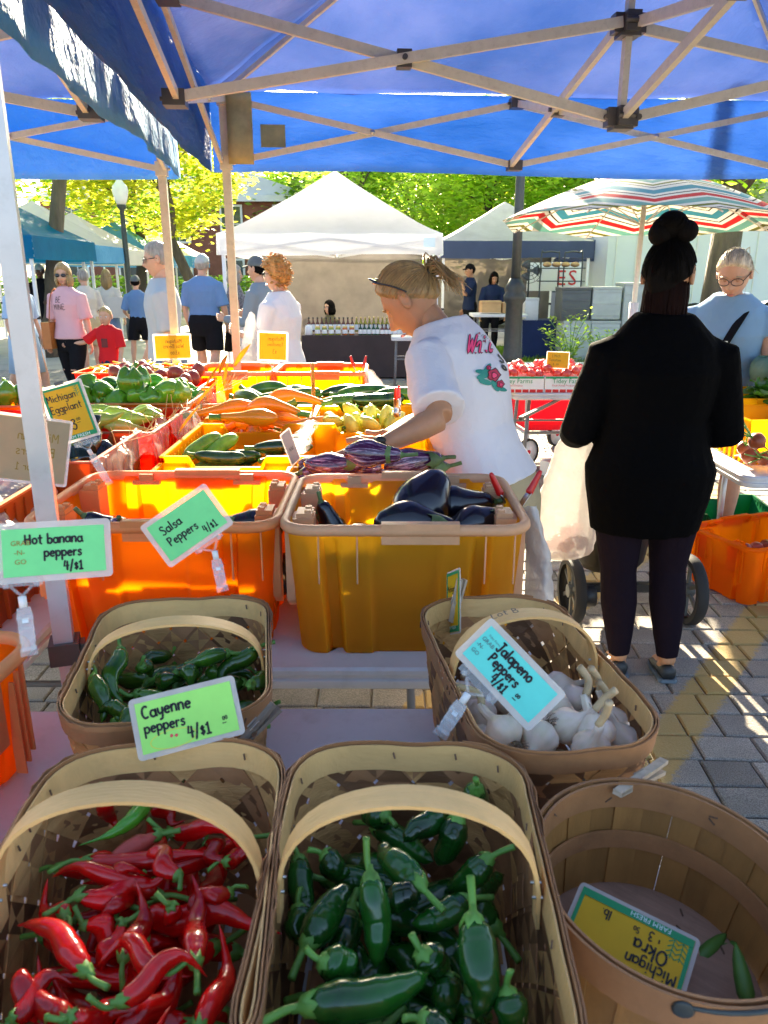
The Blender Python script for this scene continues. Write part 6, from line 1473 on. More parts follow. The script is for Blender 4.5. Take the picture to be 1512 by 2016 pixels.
    x = MB(); x.v = [tuple(v.co) for v in bm.vertices]; x.f = [tuple(p.vertices) for p in bm.polygons]; x.m = [0]*len(x.f); x.uv = [None]*len(x.f); bpy.data.meshes.remove(bm)
    head_mesh(x, Hm, *((56, 56) if near else (28, 26)))
    for i in (0, 1):
        D = (A[i][2]-A[i][1]).normalized(); hand(x, A[i][2]-D*.004, D, B @ V((1, -1)[i], .25, .1), h/1.75, handcurl[i], (1, -1)[i])
    x.build('body', skin, root)
    # face details
    e = MB(); ir = MB(); br = MB(); lp = MB()
    for s in (-1, 1):
        e.sphere(Hm @ V(s*.031, .0625, .002), .0122*hs, 12, 8); c = Hm @ V(s*.031, .0775, .001); n = (Hm.to_3x3() @ V(0, 1, 0)).normalized()
        ir.sphere(Hm @ V(s*.031, .0702, .0), .0062*hs, 10, 6); br.tube([Hm @ V(s*.018, .0825, .022), Hm @ V(s*.033, .083, .027), Hm @ V(s*.048, .071, .021)], .0028*hs, 5)
    if glasses != 'sun': e.build('eye', skin if head[1] > 20 else 'eye_white', root)
    if glasses != 'sun' and head[1] <= 20: ir.build('iris', 'iris', root)
    br.build('eyebrows', hair[1] if hair else 'hair_sandy', root)
    P = [Hm @ V(.022*t, .0885-.012*t*t, -.0675-.0015*abs(t)) for t in (-1, -.5, 0, .5, 1)]; lp.tube(P, [.001*hs, .0036*hs, .0045*hs, .0036*hs, .001*hs], 6); lp.build('lips', 'lips', root)
    if glasses:
        gm = 'lens' if glasses == 'sun' else 'plastic_black'
        x = MB(); w_, h_ = .027, .019
        for s in (-1, 1):
            ring = [Hm @ V(s*.032+w_*cos(a)*(1 if abs(cos(a)) < .9 else 1), .094-.010*abs(s*.032+w_*cos(a))/.06, .001+h_*sin(a)*(1 if sin(a) > 0 else 1)) for a in [2*pi*k/16 for k in range(16)]]
            if glasses == 'sun': x.loft([ring, [p+(Hm.to_3x3() @ V(0, .002, 0)) for p in ring]])
            else: x.tube(ring+[ring[0]], .0019*hs, 5)
            x.tube([Hm @ V(s*.058, .086, .008), Hm @ V(s*.080, .0, .012), Hm @ V(s*.076, -.02, .002)], .0022*hs, 5)
        x.bar(Hm @ V(-.008, .095, .006), Hm @ V(.008, .095, .006), .003*hs); x.build('glasses', gm, root)
    # hair
    if hair:
        kind, hm = hair; x = MB()
        if kind in ('short', 'cap'): hair_shell(x, Hm, .009, PRED['short'])
        elif kind in ('bun', 'ponytail', 'back'): hair_shell(x, Hm, .010, PRED['back'], 56 if near else 36, 44 if near else 26)
        elif kind == 'curly':
            hair_shell(x, Hm, .030, PRED['short']); rg = random.Random(5)
            for k in range(420):
                a = rg.uniform(0, 6.28); z = rg.uniform(-.62, 1); c = sqrt(1-z*z); d = V(c*cos(a), c*sin(a), z)
                if PRED['short'](d) < .4 and d.y > -.1: continue
                p = Hm @ (head_pt(d)+d*rg.uniform(.018, .042)); rr = rg.uniform(.008, .015)*hs; pts = [p+V(rr*cos(t_*1.3+k), rr*sin(t_*1.3+k), rr*.5*sin(t_+k)) for t_ in range(5)]; x.tube(pts, .0036*hs, 4)
        elif kind in ('bob', 'long'):
            hair_shell(x, Hm, .016, lambda d: sstep(0, .12, d.z*.8-.78*max(0, d.y)+.25+.5*max(0, -d.y)))
            Ln_ = .12 if kind == 'bob' else .30
            for k in range(34):
                a = R(100+ (k/33)*340-80); a = pi*.5+R(42)+R(276)*k/33; p0 = V(.070*cos(a), .080*sin(a)-.01, .03); q = V(.088*cos(a), .096*sin(a)-.012, -.06); e_ = V(.080*cos(a), .084*sin(a)-.014, -Ln_*(1 if kind == 'bob' else .9))
                x.tube([Hm @ p0, Hm @ q, Hm @ e_], [.010*hs, .0125*hs, .006*hs], 6)
        x.build('hair', hm, root)
        if kind == 'ponytail':
            x = MB(); a = V(0, -.098, .030); rg = random.Random(2)
            for k in range(90 if near else 24):
                o_ = V(rg.gauss(0, .012), rg.gauss(0, .006), rg.gauss(0, .012)); e_ = V(rg.gauss(0, .028), -.150+rg.gauss(0, .014), -.055+rg.gauss(0, .018)); x.tube(cr([Hm @ (a+o_*.3), Hm @ (V(0, -.135, .035)+o_*1.2), Hm @ e_], 3), [.003*hs, .0034*hs, .003*hs, .0025*hs, .002*hs, .0015*hs, .0007*hs], 4)
            x.build('ponytail', hm, root); x = MB(); x.tube([Hm @ V(0, -.096, .030), Hm @ V(0, -.108, .032)], .017*hs, 12); x.build('hair_tie', 'plastic_black', root)
        if kind == 'bun':
            x = MB(); x.sphere(Hm @ V(.0, -.045, .155), (.052*hs, .050*hs, .045*hs), 18, 12); x.sphere(Hm @ V(.045, -.04, .135), (.038*hs, .04*hs, .036*hs), 14, 10); x.sphere(Hm @ V(-.03, -.06, .125), (.04*hs,)*3, 12, 8)
            x.sphere(Hm @ V(0, -.05, -.02), (.060*hs, .045*hs, .065*hs), 16, 10)
            for k in range(60): 
                a = rnd(0, 6.28); x.tube(cr([Hm @ V(.04*cos(a), -.05+.03*sin(a), .13), Hm @ V(.06*cos(a+.5), -.05+.05*sin(a+.5), .155), Hm @ V(.03*cos(a+1.2), -.05+.03*sin(a+1.2), .185)], 3), .003*hs, 4)
            x.build('bun', hm, root)
            x = MB()
            for k in range(70): a = rnd(pi*.98, pi*2.02); x.tube(cr([Hm @ V(.062*cos(a), .07*sin(a), -.02), Hm @ V(.068*cos(a), .078*sin(a), -.09), Hm @ V(.06*cos(a)+rnd(-.015, .015), .07*sin(a), -.15-rnd(0, .04))], 3), [.010, .010, .009, .008, .007, .005, .002], 5)
            x.build('loose_hair', 'hair_reddark', root)
        if near and kind in ('ponytail', 'back', 'bun'):
            x = MB(); strands(x, Hm, (0, -.95, .3) if kind != 'bun' else (0, -.4, .95), 420, 0, 3, .0115); x.build('hair_strands', hm, root)
    if cap:
        x = MB(); hair_shell(x, Hm, .016, lambda d: sstep(.22, .27, d.z-.1*d.y)); x.sheet(lambda u, v: tuple(Hm @ V((u-.5)*.13, .080+.07*v*(1-(2*u-1)**2*.55), .045-.014*v-.02*(2*u-1)**2)), 8, 4, .003); x.build('cap', cap, root)
    # clothes
    hem = (top[2]*h-sit); x = MB(); g = .012 if not near else .014
    if top[0]:
        x.loft(tor(1.0, g*1.3 + (.01 if wide_hem else 0), hem, .86*h-sit, wide_hem or .004)[:])
        for i in (0, 1):
            s_, el, wr = A[i]; fr = .6+.4*fat; up_ = s_.lerp(T @ V(0, 0, .79*h-sit), .35)
            if top[1] == 'short': x.tube([up_, s_, s_.lerp(el, .55), s_.lerp(el, .88)], [.036*h*fr+g*.5, .037*h*fr+g*.6, .034*h*fr+g, .036*h*fr+g*1.2], 16)
            elif top[1] == 'cap': x.tube([up_, s_, s_.lerp(el, .38)], [.034*h*fr, .038*h*fr, .040*h*fr], 16)
            elif top[1] == 'long': x.tube([up_, s_, s_.lerp(el, .5), el, el.lerp(wr, .5), wr], [.034*h*fr+g, .036*h*fr+g, .032*h*fr+g, .029*h*fr+g, .026*h*fr+g, .017*h+g], 16)
        me = fuse(x, vox, [top[0]], 3, 'top', (.0065 if near else .007, 6 if near else 6, .55), len(label)); tp = link('top', me, root)
        tp.name = {'short': 'tee_shirt', 'cap': 'blouse', 'long': 'jacket'}.get(top[1], 'top')
    else: tp = None
    x = MB(); fr = .55+.45*fat; bt = bottom[0]
    if bt in ('pants', 'shorts', 'leggings'):
        x.loft([[T @ V(a*cos(2*pi*j/24), b*sin(2*pi*j/24), z) for j in range(24)] for z, a, b in ((hipz-.10*h, .080*h*fat+.012, .055*h*fat+.012), (hipz-.05*h, .095*h*fat+.012, .070*h*fat+.012), (hipz, .100*h*fat+.012, .072*h*fat+.014), (hipz+.06*h, .088*h*fat+.01, .062*h*fat+.01))])
        e_ = .62 if bt == 'shorts' else 1; gg = .006 if bt == 'leggings' else .014
        for i in (0, 1):
            hp, kn, an = Lg[i]
            if bt == 'shorts': x.tube([hp, hp.lerp(kn, .5), hp.lerp(kn, .85)], [.056*h*fr, .054*h*fr+gg, .052*h*fr+gg], 16)
            else: x.tube([hp, hp.lerp(kn, .5), kn, kn.lerp(an, .35), kn.lerp(an, .7), kn.lerp(an, .93)], [.056*h*fr, .048*h*fr+gg, .034*h*fr+gg, .035*h*fr+gg, .026*h*fr+gg, .021*h+gg], 16)
        me = fuse(x, vox, [bottom[1]], 3, bt, (.003, 7, .7) if bt != 'leggings' else (.0012, 9, .7), 3); link({'pants': 'trousers', 'shorts': 'shorts', 'leggings': 'leggings'}[bt], me, root)
    elif bt in ('skirt', 'dress'):
        z1 = hipz+.08*h; z0 = hipz-(.21*h if bt == 'skirt' else .27*h)
        x.loft([[T @ V(a*cos(2*pi*j/28)*(1+.04*cos(7*2*pi*j/28)), b*sin(2*pi*j/28)*(1+.04*cos(7*2*pi*j/28)), z) for j in range(28)] for z, a, b in ((z0, .13*h*fat, .11*h*fat), (hipz, .108*h*fat, .082*h*fat), (z1, .086*h*fat, .064*h*fat))]); x.build('skirt', bottom[1], root)
    for i in (0, 1):
        if sit or noshoe: break
        an = Lg[i][2]; z = an.z-.042*h
        x = MB(); rows = []
        for t, w_, ht in ((-.035, .028, .055), (-.015, .036, .062), (.03, .037, .052), (.08, .042, .036), (.12, .038, .028), (.145, .022, .02)):
            c = V(an.x, an.y, z)+f*t*h/1.7; rows.append([c+r*(w_*cos(a)*h/1.7)+V(0, 0, .008+ht*(.5+.5*sin(a))) for a in [2*pi*k/14 for k in range(14)]])
        x.loft(rows); so = x.build('shoe', shoes, root)
        x = MB(); ol = []
        for t, w_ in ((-.042, .028), (-.03, .038), (.03, .038), (.08, .044), (.12, .040), (.148, .024)): ol.append((t, w_))
        ring = [V(an.x, an.y, z)+f*t*h/1.7+r*w_*h/1.7 for t, w_ in ol]+[V(an.x, an.y, z)+f*t*h/1.7-r*w_*h/1.7 for t, w_ in reversed(ol)]
        x.loft([[p+V(0, 0, .002) for p in ring], [p+V(0, 0, .016) for p in ring]]); x.build('sole', 'sole' if near else shoes, so, False)
    return dict(root=root, T=T, B=B, Hm=Hm, hs=hs, A=A, f=f, r=r, top=tp, L=L, h=h, Lg=Lg)
def at_x(px, Y, y=600): return aty(px, y, Y).x
# --- A: reaching woman in white tee
pA = V(.36, 2.50, 0)
wA = person('woman in a white baseball tee leaning over the crates to reach the eggplants', pA, (-.86, .50), 1.68, 1.12, 20, 0,
  arms=[(aty(868, 822, 2.22), aty(742, 882, 2.16), 'w'), (aty(830, 830, 2.75), aty(760, 860, 2.5), 'w')], hair=('ponytail', 'hair_blond'), top=('tee_white', 'short', .52), bottom=('pants', 'khaki'), shoes='shoe_white', skin='skin_tan', head=(10, 38), near=True, fem=True, wide_hem=-.012, headfwd=.07)
# print on the back of the tee, laid onto the cloth
tp = wA['top']; bm_ = bmesh.new(); bm_.from_mesh(tp.data); bvh = BVHTree.FromBMesh(bm_)
def on_shirt(px, py, off=.0012):
    o = V(0, 0, CAMH); d = ray(px, py).normalized(); hit, n, i, ds = bvh.ray_cast(o-pA, d)
    if hit is None: return None
    return hit - d*off*2 + n*off*.3
def shirt_text(name, text, px, py, size, th, rot, m, off, sx=1.0, slant=.25):
    mb = MB(); tmp = MB(); strokes(tmp, text, 0, 0, size, th, 0, jit_=.02, slant=slant); c, s = cos(R(rot)), sin(R(rot)); ok_ = []
    for v in tmp.v:
        X, Y = v[0]*sx, v[1]; p = on_shirt(px+X*c-Y*-s*1.0, py-(Y*c+X*s), off); ok_.append(p)
    vs = [p if p is not None else V(0, 0, 0) for p in ok_]; fs = [f for f in tmp.f if all(ok_[i] is not None for i in f) and (max((vs[a]-vs[b]).length for a in f for b in f) < .05)]
    mb.add(vs, fs); return mb.build(name, m, wA['root'], False)
mat('print_pink', (.85, .06, .18), .6, .03); mat('print_rose', (.45, .02, .07), .6, .1); mat('print_leaf', (.02, .25, .2), .6, .1)
shirt_text('lettering_outline', 'White Sox', 918, 694, 42, 9.5, 3, 'ink', .0022, .58)
shirt_text('lettering', 'White Sox', 918, 694, 42, 5.5, 3, 'print_pink', .0034, .58)
shirt_text('small_print', 'Chicago', 935, 668, 17, 1.2, 3, 'bin_grey', .0022)
for t_, px, py, s_ in (('S', 984, 712, 22), ('o', 990, 727, 20), ('x', 1000, 737, 22)): shirt_text('emblem', t_, px, py, s_, 4.2, -20, 'ink', .0028, 1.0, .1)
def blob(name, px, py, rx, ry, m, off, rot=0, n=14, lob=0):
    c, s = cos(R(rot)), sin(R(rot)); P = [on_shirt(px+rx*cos(a)*(1+.15*cos(lob*a))*c-ry*sin(a)*s, py-(rx*cos(a)*s+ry*sin(a)*(1+.15*cos(lob*a))*c), off) for a in [2*pi*k/n for k in range(n)]]; C = on_shirt(px, py, off)
    if C is None or any(p is None for p in P): return
    mb = MB(); mb.add([C]+P, [(0, 1+k, 1+(k+1) % n) for k in range(n)]); mb.build(name, m, wA['root'], False)
for px, py, rx, ry, rot in ((958, 728, 14, 5, 60), (952, 740, 13, 5, 20), (955, 752, 12, 5, -20), (975, 760, 12, 5, -60), (985, 765, 12, 4, -20), (948, 732, 11, 4, -10)): blob('leaf_print', px, py, rx, ry, 'print_leaf', .0022, rot)
for px, py, q_ in ((972, 738, 13), (985, 756, 8), (962, 724, 5)):
    blob('rose_print', px, py, q_, q_, 'ink', .0026, lob=5); blob('rose_print', px, py, q_*.85, q_*.85, 'print_rose', .0032, lob=5); blob('rose_print', px+1, py+1, q_*.5, q_*.5, 'ink', .0038, lob=3); blob('rose_print', px+1, py+1, q_*.38, q_*.38, 'print_pink', .0044, lob=3)
x = MB(); pts = []
for px, py in ((872, 628), (885, 621), (905, 622), (930, 633), (955, 652), (978, 680), (998, 715), (1012, 745)):
    p = on_shirt(px, py, .004)
    if p is not None: pts.append(p)
if len(pts) > 3: x.tube(cr(pts, 3), .005, 8, flat=.5); x.build('bag_strap', 'leather_brown', wA['root'])
bm_.free()
Hm = wA['Hm']; x = MB()
for s in (-1, 1):
    ring = [Hm @ V(s*.030+.026*cos(a), .045+.010*sin(a), .112+.020*sin(a)) for a in [2*pi*k/14 for k in range(14)]]; x.loft([ring, [p+(Hm.to_3x3() @ V(0, .004, .003)) for p in ring]]); x.tube(cr([Hm @ V(s*.055, .05, .110), Hm @ V(s*.084, -.0, .06), Hm @ V(s*.085, -.03, .015)], 4), .0030, 6)
x.build('sunglasses', 'lens', wA['root'])
x = MB(); wr = wA['A'][0][2]; el = wA['A'][0][1]; d = (wr-el).normalized(); c = wr-d*.012; x.tube([c-d*.011, c+d*.011], .031, 16); x.sphere(c+V(.0, -.022, .022), (.016, .016, .014), 10, 6); x.build('wrist_watch', 'plastic_black', wA['root'])
# --- B: woman in black
pB = V(.992, 2.79, 0)
wB = person('woman in black with a high bun, back to the camera at the stroller', pB, (.06, 1), 1.66, 1.24, 0, 0, arms=[(V(-.30, .06, -1), V(.12, .95, -.25)), (V(.26, .06, -1), V(-.12, .95, -.2))], legs=[(V(.07, .0, -1), V(.09, -.01, -1)), (V(.03, .10, -1), V(.05, -.18, -1))],
  hair=('bun', 'hair_dark'), top=('black_cloth', 'long', .375), bottom=('leggings', 'leggings'), shoes='shoe_black', skin='skin_tan', head=(-28, 8), glasses='clear', near=True, fem=True, wide_hem=-.03, slope=.022)
# --- C: woman in a blue blouse
pC = V(aty(1447, 540, 4.4).x, 4.4, 0)
wC = person('woman in a light blue blouse and dark glasses looking down at the right', pC, (-.42, -.9), 1.70, 1.12, 6, 0, arms=[(V(-.22, .12, -1), V(.35, .55, -.8)), (V(.22, .12, -1), V(-.35, .55, -.8))], hair=('ponytail', 'hair_white'), top=('blouse_blue', 'cap', .46), bottom=('shorts', 'pants_black'), shoes='shoe_navy',
  head=(-8, 26), glasses='clear', near=True, fem=True, wide_hem=.02, headfwd=.05)
T = wC['T']; x = MB(); P = [T @ V(*p) for p in ((-.10, -.02, 1.42), (-.085, .09, 1.39), (-.02, .185, 1.26), (.06, .19, 1.08), (.14, .175, .95), (.19, .12, .90))]; x.tube(cr(P, 4), .022, 8, flat=.25); x.build('shoulder_strap', 'pants_black', wC['root'])
x = MB(); c = T @ V(.0, .20, 1.215); x.box(c, (.05, .012, .035)); x.build('strap_buckle', 'metal', wC['root'], False)
x = MB(); c = T @ V(.17, .13, .86); x.box(c, (.22, .10, .16)); x.build('shoulder_bag', 'pants_black', wC['root'], False)
x = MB(); P = cr([wC['Hm'] @ V(-.05, -.06, -.06), T @ V(-.055, .085, 1.375), T @ V(0, .125, 1.31), T @ V(.055, .085, 1.375), wC['Hm'] @ V(.05, -.06, -.06)], 4); x.tube(P, .0012, 5); x.build('necklace', 'metal', wC['root'])
# --- background people
def pp(px, Y, z=0): return V(at_x(px, Y), Y, z)
W1 = (V(-.05, .35, -1), V(0, .1, -1)); W2 = (V(.05, -.15, -1), V(0, -.55, -1))
wD = person('woman in a pink BE MINE tee and ripped black jeans carrying a tan bag', pp(133, 9.2), (-.22, -1), 1.66, 1.08, 0, 0, legs=[W1, W2], arms=[(V(-.15, -.05, -1), V(-.25, .25, -1)), (V(.2, -.1, -1), V(.1, .3, -1))], hair=('bob', 'hair_blond'), top=('tee_pink', 'short', .50), bottom=('pants', 'pants_black'), glasses='sun', fem=True, head=(15, 5))
T = wD['T']; L_ = wD['L']
for t_, x_, z_, s_ in (('BE', -.06, 1.245, .075), ('MINE', -.085, 1.165, .075)):
    tb = MB(); strokes(tb, t_.replace('I', 'l').replace('N', 'W').replace('A', 'a') if False else t_, x_, z_, s_, .0055, 0)
    bm_ = bmesh.new(); bm_.from_mesh(wD['top'].data); bvh = BVHTree.FromBMesh(bm_); vs = []; okk = []
    for v in tb.v:
        o_ = T @ V(-v[0], .5, v[1]); hit = bvh.ray_cast(o_, (T.to_3x3() @ V(0, -1, 0)).normalized()); okk.append(hit[0]); vs.append(hit[0]+(T.to_3x3() @ V(0, .004, 0)) if hit[0] else V(0, 0, 0))
    m2 = MB(); m2.add(vs, [f for f in tb.f if all(okk[i] is not None for i in f)]); m2.build('lettering', 'ink', wD['root'], False); bm_.free()
x = MB(); x.loft([[T @ V(.215+a*.055, .0+b*.16, z) for a, b in ((-1, -1), (1, -1), (1, 1), (-1, 1))] for z in (.72, .74, 1.0, 1.02)]); x.xform(Matrix.Translation((0, 0, 0))); x.build('shoulder_bag', 'leather_tan', wD['root'], False)
x = MB(); x.tube(cr([T @ V(.2, .10, 1.0), T @ V(.16, .08, 1.3), T @ V(.14, .0, 1.39), T @ V(.17, -.09, 1.25), T @ V(.2, -.1, 1.0)], 4), .011, 6, flat=.4); x.build('bag_strap', 'leather_tan', wD['root'])
for i, (hp, kn, an) in enumerate(wD['Lg']): x = MB(); x.box(kn+wD['f']*.068+V(0, 0, .02), (.06, .012, .012)); x.build('jean_rip', 'skin', wD['root'], False)
wE = person('small blond child in a red tee holding the hand of the woman in pink', pp(206, 9.05), (-.12, -1), 1.17, 1.02, 0, 0, arms=[(V(-.2, .1, -1), V(.05, .5, -1)), (V(.75, .05, -.55), V(.75, .05, -.1))], hair=('short', 'hair_blond'), top=('tee_red', 'short', .45), bottom=('shorts', 'navy_tee'), head=(5, 0), prop=1.22)
x = MB(); T = wE['T']; x.box(T @ V(0, .10, .80), (.07, .006, .10)); x.build('shirt_print', 'maroon', wE['root'], False)
wF = person('tall grey-haired man in a grey tee and sunglasses walking left', pp(322, 6.25), (-1, -.18), 1.78, 1.08, 0, 0, legs=[W1, W2], arms=[(V(-.05, -.15, -1), V(0, .2, -1)), (V(.05, .3, -1), V(0, .5, -1))], hair=('short', 'hair_grey'), top=('tee_grey', 'short', .47), bottom=('shorts', 'denim'), glasses='sun', shoes='shoe_white', head=(0, 5), skin='skin')
wG = person('broad man in a blue tee, grey cap and black shorts seen from behind', pp(402, 10.8), (.15, 1), 1.79, 1.28, 0, 0, legs=[W1, W2], hair=('short', 'hair_grey'), top=('tee_blue', 'short', .47), bottom=('shorts', 'pants_black'), cap='bin_grey', shoes='shoe_black', arms=[(V(-.22, .0, -1), V(0, .4, -.9)), (V(.22, .05, -1), V(-.1, .5, -.8))])
wH = person('boy in light blue tee, grey cap and black shorts with his back turned', pp(270, 13.6), (-.15, 1), 1.52, .95, 0, 0, legs=[(V(-.12, .0, -1), V(-.06, -.05, -1)), (V(.14, .1, -1), V(.06, 0, -1))], arms=[(V(-.3, .1, -1), V(.1, .9, -.4)), (V(.3, .1, -1), V(-.1, .9, -.3))], hair=('short', 'hair_dark'), top=('tee_blue', 'short', .47), bottom=('shorts', 'pants_black'), cap='bin_dark', shoes='shoe_white')
wI = person('woman with grey-blond bob, patterned top and black skirt carrying bags', pp(463, 11.2), (1, .1), 1.66, 1.05, 0, 0, hair=('bob', 'hair_grey'), top=('patterned', 'cap', .5), bottom=('skirt', 'pants_black'), arms=[(V(-.1, .3, -1), V(0, 1, -.1)), (V(.1, .2, -1), V(0, .9, -.3))], fem=True, shoes='shoe_black')
wJ = person('person in a grey long-sleeved top and cap reaching out beside the curly-haired woman', pp(520, 8.4), (-.75, .3), 1.72, 1.0, 4, 0, hair=('short', 'hair_dark'), top=('grey_jacket', 'long', .47), bottom=('pants', 'denim'), cap='bin_dark', arms=[(V(-.1, .25, -1), V(0, 1, .15)), (V(.1, .2, -1), V(0, .9, .2))])
wK = person('woman with curly ginger hair and a white tee holding up her shopping', pp(557, 6.3), (-.9, .42), 1.66, 1.12, 3, 0, hair=('curly', 'hair_ginger'), top=('tee_white', 'short', .44), bottom=('pants', 'khaki'), arms=[(V(-.1, .2, -1), V(.1, 1, .35)), (V(.1, .2, -1), V(-.1, .9, .3))], glasses='clear', fem=True, wide_hem=.02)
film('plastic_bag', 'white carrier bag hanging from the curly-haired woman\'s hand', lambda u, v: (at_x(492, 6.0)+(.012+.11*sin(pi*min(1, v*.62)))*cos(u*6.283), 6.0+(.01+.07*sin(pi*min(1, v*.62)))*sin(u*6.283), 1.28-.62*v), 20, 18, 'bag', .02, 21)
film('plastic_bag', 'pale carrier bag held by the woman in the patterned top', lambda u, v: (at_x(482, 10.6)+(.012+.11*sin(pi*min(1, v*.62)))*cos(u*6.283), 10.6+.07*sin(u*6.283), 1.15-.5*v), 18, 14, 'bag', .02, 22)
person('person in a loose light blue dress walking out behind the left post', pp(38, 9.6), (.9, -.2), 1.62, 1.1, 0, 0, legs=[W1, W2], hair=('bob', 'hair_sandy'), top=('dress_blue', 'short', .5), bottom=('dress', 'dress_blue'), shoes='sandal', fem=True)
person('man in a black printed tee standing behind the left tents\' table', pp(86, 15.5), (.2, -1), 1.72, 1.05, 0, 0, hair=('short', 'hair_dark'), top=('pants_black', 'short', .48), bottom=('pants', 'pants_black'), skin='skin_dark', cap='bin_grey', arms=[(V(-.2, .3, -1), V(.3, 1, -.1)), (V(.2, .3, -1), V(-.3, 1, -.1))])
person('grey-haired person in a cream top behind the woman in pink', pp(170, 12.2), (-.6, .5), 1.62, 1.1, 0, 0, hair=('short', 'hair_grey'), top=('cream_top', 'short', .46), bottom=('shorts', 'khaki'), fem=True, shoes='sandal')
wQ = person('girl with long blond hair, tote bag and denim shorts walking away', pp(214, 14.4), (-.2, 1), 1.62, .9, 0, 0, hair=('long', 'hair_blond'), top=('cream_top', 'short', .53), bottom=('shorts', 'denim'), legs=[W1, W2], fem=True, shoes='sandal')
x = MB(); x.box(wQ['T'] @ V(.16, -.13, .98), (.32, .09, .36)); x.build('tote_bag', 'cream_top', wQ['root'], False)
person('vendor with dark pinned hair sitting low behind the bottles', pp(650, 14.1), (-.7, -.6), 1.62, 1.0, 0, 0, hair=('bob', 'hair_dark'), top=('olive', 'short', .5), bottom=None or ('skirt', 'olive'), sit=.52, fem=True, glasses='clear')
person('person in a coral dress seen dimly through the grey mesh wall', pp(612, 17.2), (.3, 1), 1.62, 1.1, 0, 0, hair=('short', 'hair_grey'), top=('coral', 'short', .5), bottom=('dress', 'coral'), fem=True)
person('pale figure seen dimly through the grey mesh wall', pp(705, 17.4), (.3, 1), 1.60, 1.05, 0, 0, hair=('short', 'hair_white'), top=('cream_top', 'short', .5), bottom=('pants', 'khaki'))
person('vendor in navy tee and dark cap with hand at his chin, under the grey canopy', pp(925, 16.8), (-1, -.2), 1.74, 1.1, 0, 0, hair=('short', 'hair_dark'), top=('navy_tee', 'short', .48), bottom=('pants', 'pants_black'), skin='skin_tan', cap='pants_black', arms=[(V(-.1, .6, -.8), V(.2, .2, 1)), None])
person('dark-haired vendor in navy bending over the boxes by the lamp post', pp(966, 16.4), (.1, -1), 1.62, 1.05, 16, 0, hair=('bob', 'hair_dark'), top=('navy_tee', 'short', .48), bottom=('pants', 'pants_black'), skin='skin_tan', fem=True, head=(0, 25))
person('person in a pink floral top blurred behind the grey canopy stall', pp(944, 20.5), (.3, -1), 1.6, 1.1, 0, 0, hair=('short', 'hair_sandy'), top=('floral', 'short', .48), bottom=('pants', 'pants_black'), fem=True)
# ================================================================== bottles and jars on the brown-clothed table
def cloth_table(name, label, x0, x1, y0, y1, z, m, rz=0):
    cx, cy = (x0+x1)/2, (y0+y1)/2; t = empty(name, (cx, cy, 0), rz, label, 'table'); hx, hy = (x1-x0)/2, (y1-y0)/2
    ol = resample(rrect(hx, hy, .03, 3), .07); n = len(ol)
    rows = [[V(p[0]*.0, p[1]*.0, z) for p in ol], [V(p[0], p[1], z) for p in ol]]
    for k in range(1, 6):
        rows.append([V(p[0]+p[2]*(.004+.016*k/5*sin(i*1.1)+.012*k/5), p[1]+p[3]*(.004+.016*k/5*sin(i*1.1)+.012*k/5), z-(z-.03)*k/5) for i, p in enumerate(ol)])
    x = MB(); x.loft(rows, cap0=False, cap1=False); x.build('tablecloth', m, t, True, 50)
    x = MB(); x.box((0, 0, z-.02), (hx*1.9, hy*1.9, .03)); x.build('tabletop', 'whiteplastic', t, False)
    for sx in (-1, 1):
        for sy in (-1, 1): x = MB(); x.tube([V(sx*hx*.85, sy*hy*.8, z-.04), V(sx*hx*.85, sy*hy*.8, .01)], .014, 8); x.build('leg', 'frame_grey', t)
    return t
BY = 12.0
ORD = ('first', 'second', 'third', 'fourth', 'fifth', 'sixth', 'seventh', 'eighth', 'ninth', 'tenth', 'eleventh', 'twelfth', 'thirteenth', 'fourteenth', 'fifteenth', 'sixteenth', 'seventeenth')
cloth_table('display_table', 'long table under a dark brown cloth carrying bottles and jars', -1.26, .62, BY, BY+.8, .655, 'cloth_brown')
mat('glass_olive', (.16, .15, .01), .12, .2, 20, transl=.5, tcol=(.6, .6, .05), coat=.5); mat('glass_green', (.03, .1, .03), .12, .2, 20, transl=.4, coat=.5); mat('glass_amber', (.14, .04, .02), .12, .2, 20, transl=.3, coat=.5); mat('salsa_jar', (.5, .14, .02), .2, .2, 30, coat=.5); mat('pickle', (.35, .38, .05), .2, .4, 60, coat=.5); mat('lid_gold', (.6, .45, .15), .3, .05, metal=.6)
def jar(r, h, m, lid):
    x = MB(); x.lathe([(r*.9, 0), (r, .01), (r, h*.72), (r*.8, h*.82), (r*.8, h*.85)], 12); b = x.mesh('jar_body', m)
    x = MB(); x.lathe([(r*.86, h*.84), (r*.88, h*.86), (r*.88, h), (r*.8, h*1.01)], 12); x2 = MB(); x2.lathe([(r*1.01, h*.18), (r*1.015, h*.2), (r*1.015, h*.6), (r*1.01, h*.62)], 12, capt=False, capb=False)
    return (b, [('lid', x.mesh('lid', lid)), ('paper_label', x2.mesh('paper_label', 'paper_white'))])
def bottle(r, h, m, cap):
    x = MB(); x.lathe([(r*.9, 0), (r, .01), (r, h*.55), (r*.4, h*.72), (r*.35, h*.9)], 10); b = x.mesh('bottle_body', m)
    x = MB(); x.lathe([(r*.42, h*.88), (r*.42, h), (r*.3, h*1.01)], 10); x2 = MB(); x2.lathe([(r*1.01, h*.12), (r*1.015, h*.14), (r*1.015, h*.48), (r*1.01, h*.5)], 10, capt=False, capb=False)
    return (b, [('cap', x.mesh('cap', cap)), ('paper_label', x2.mesh('paper_label', 'paper_white'))])
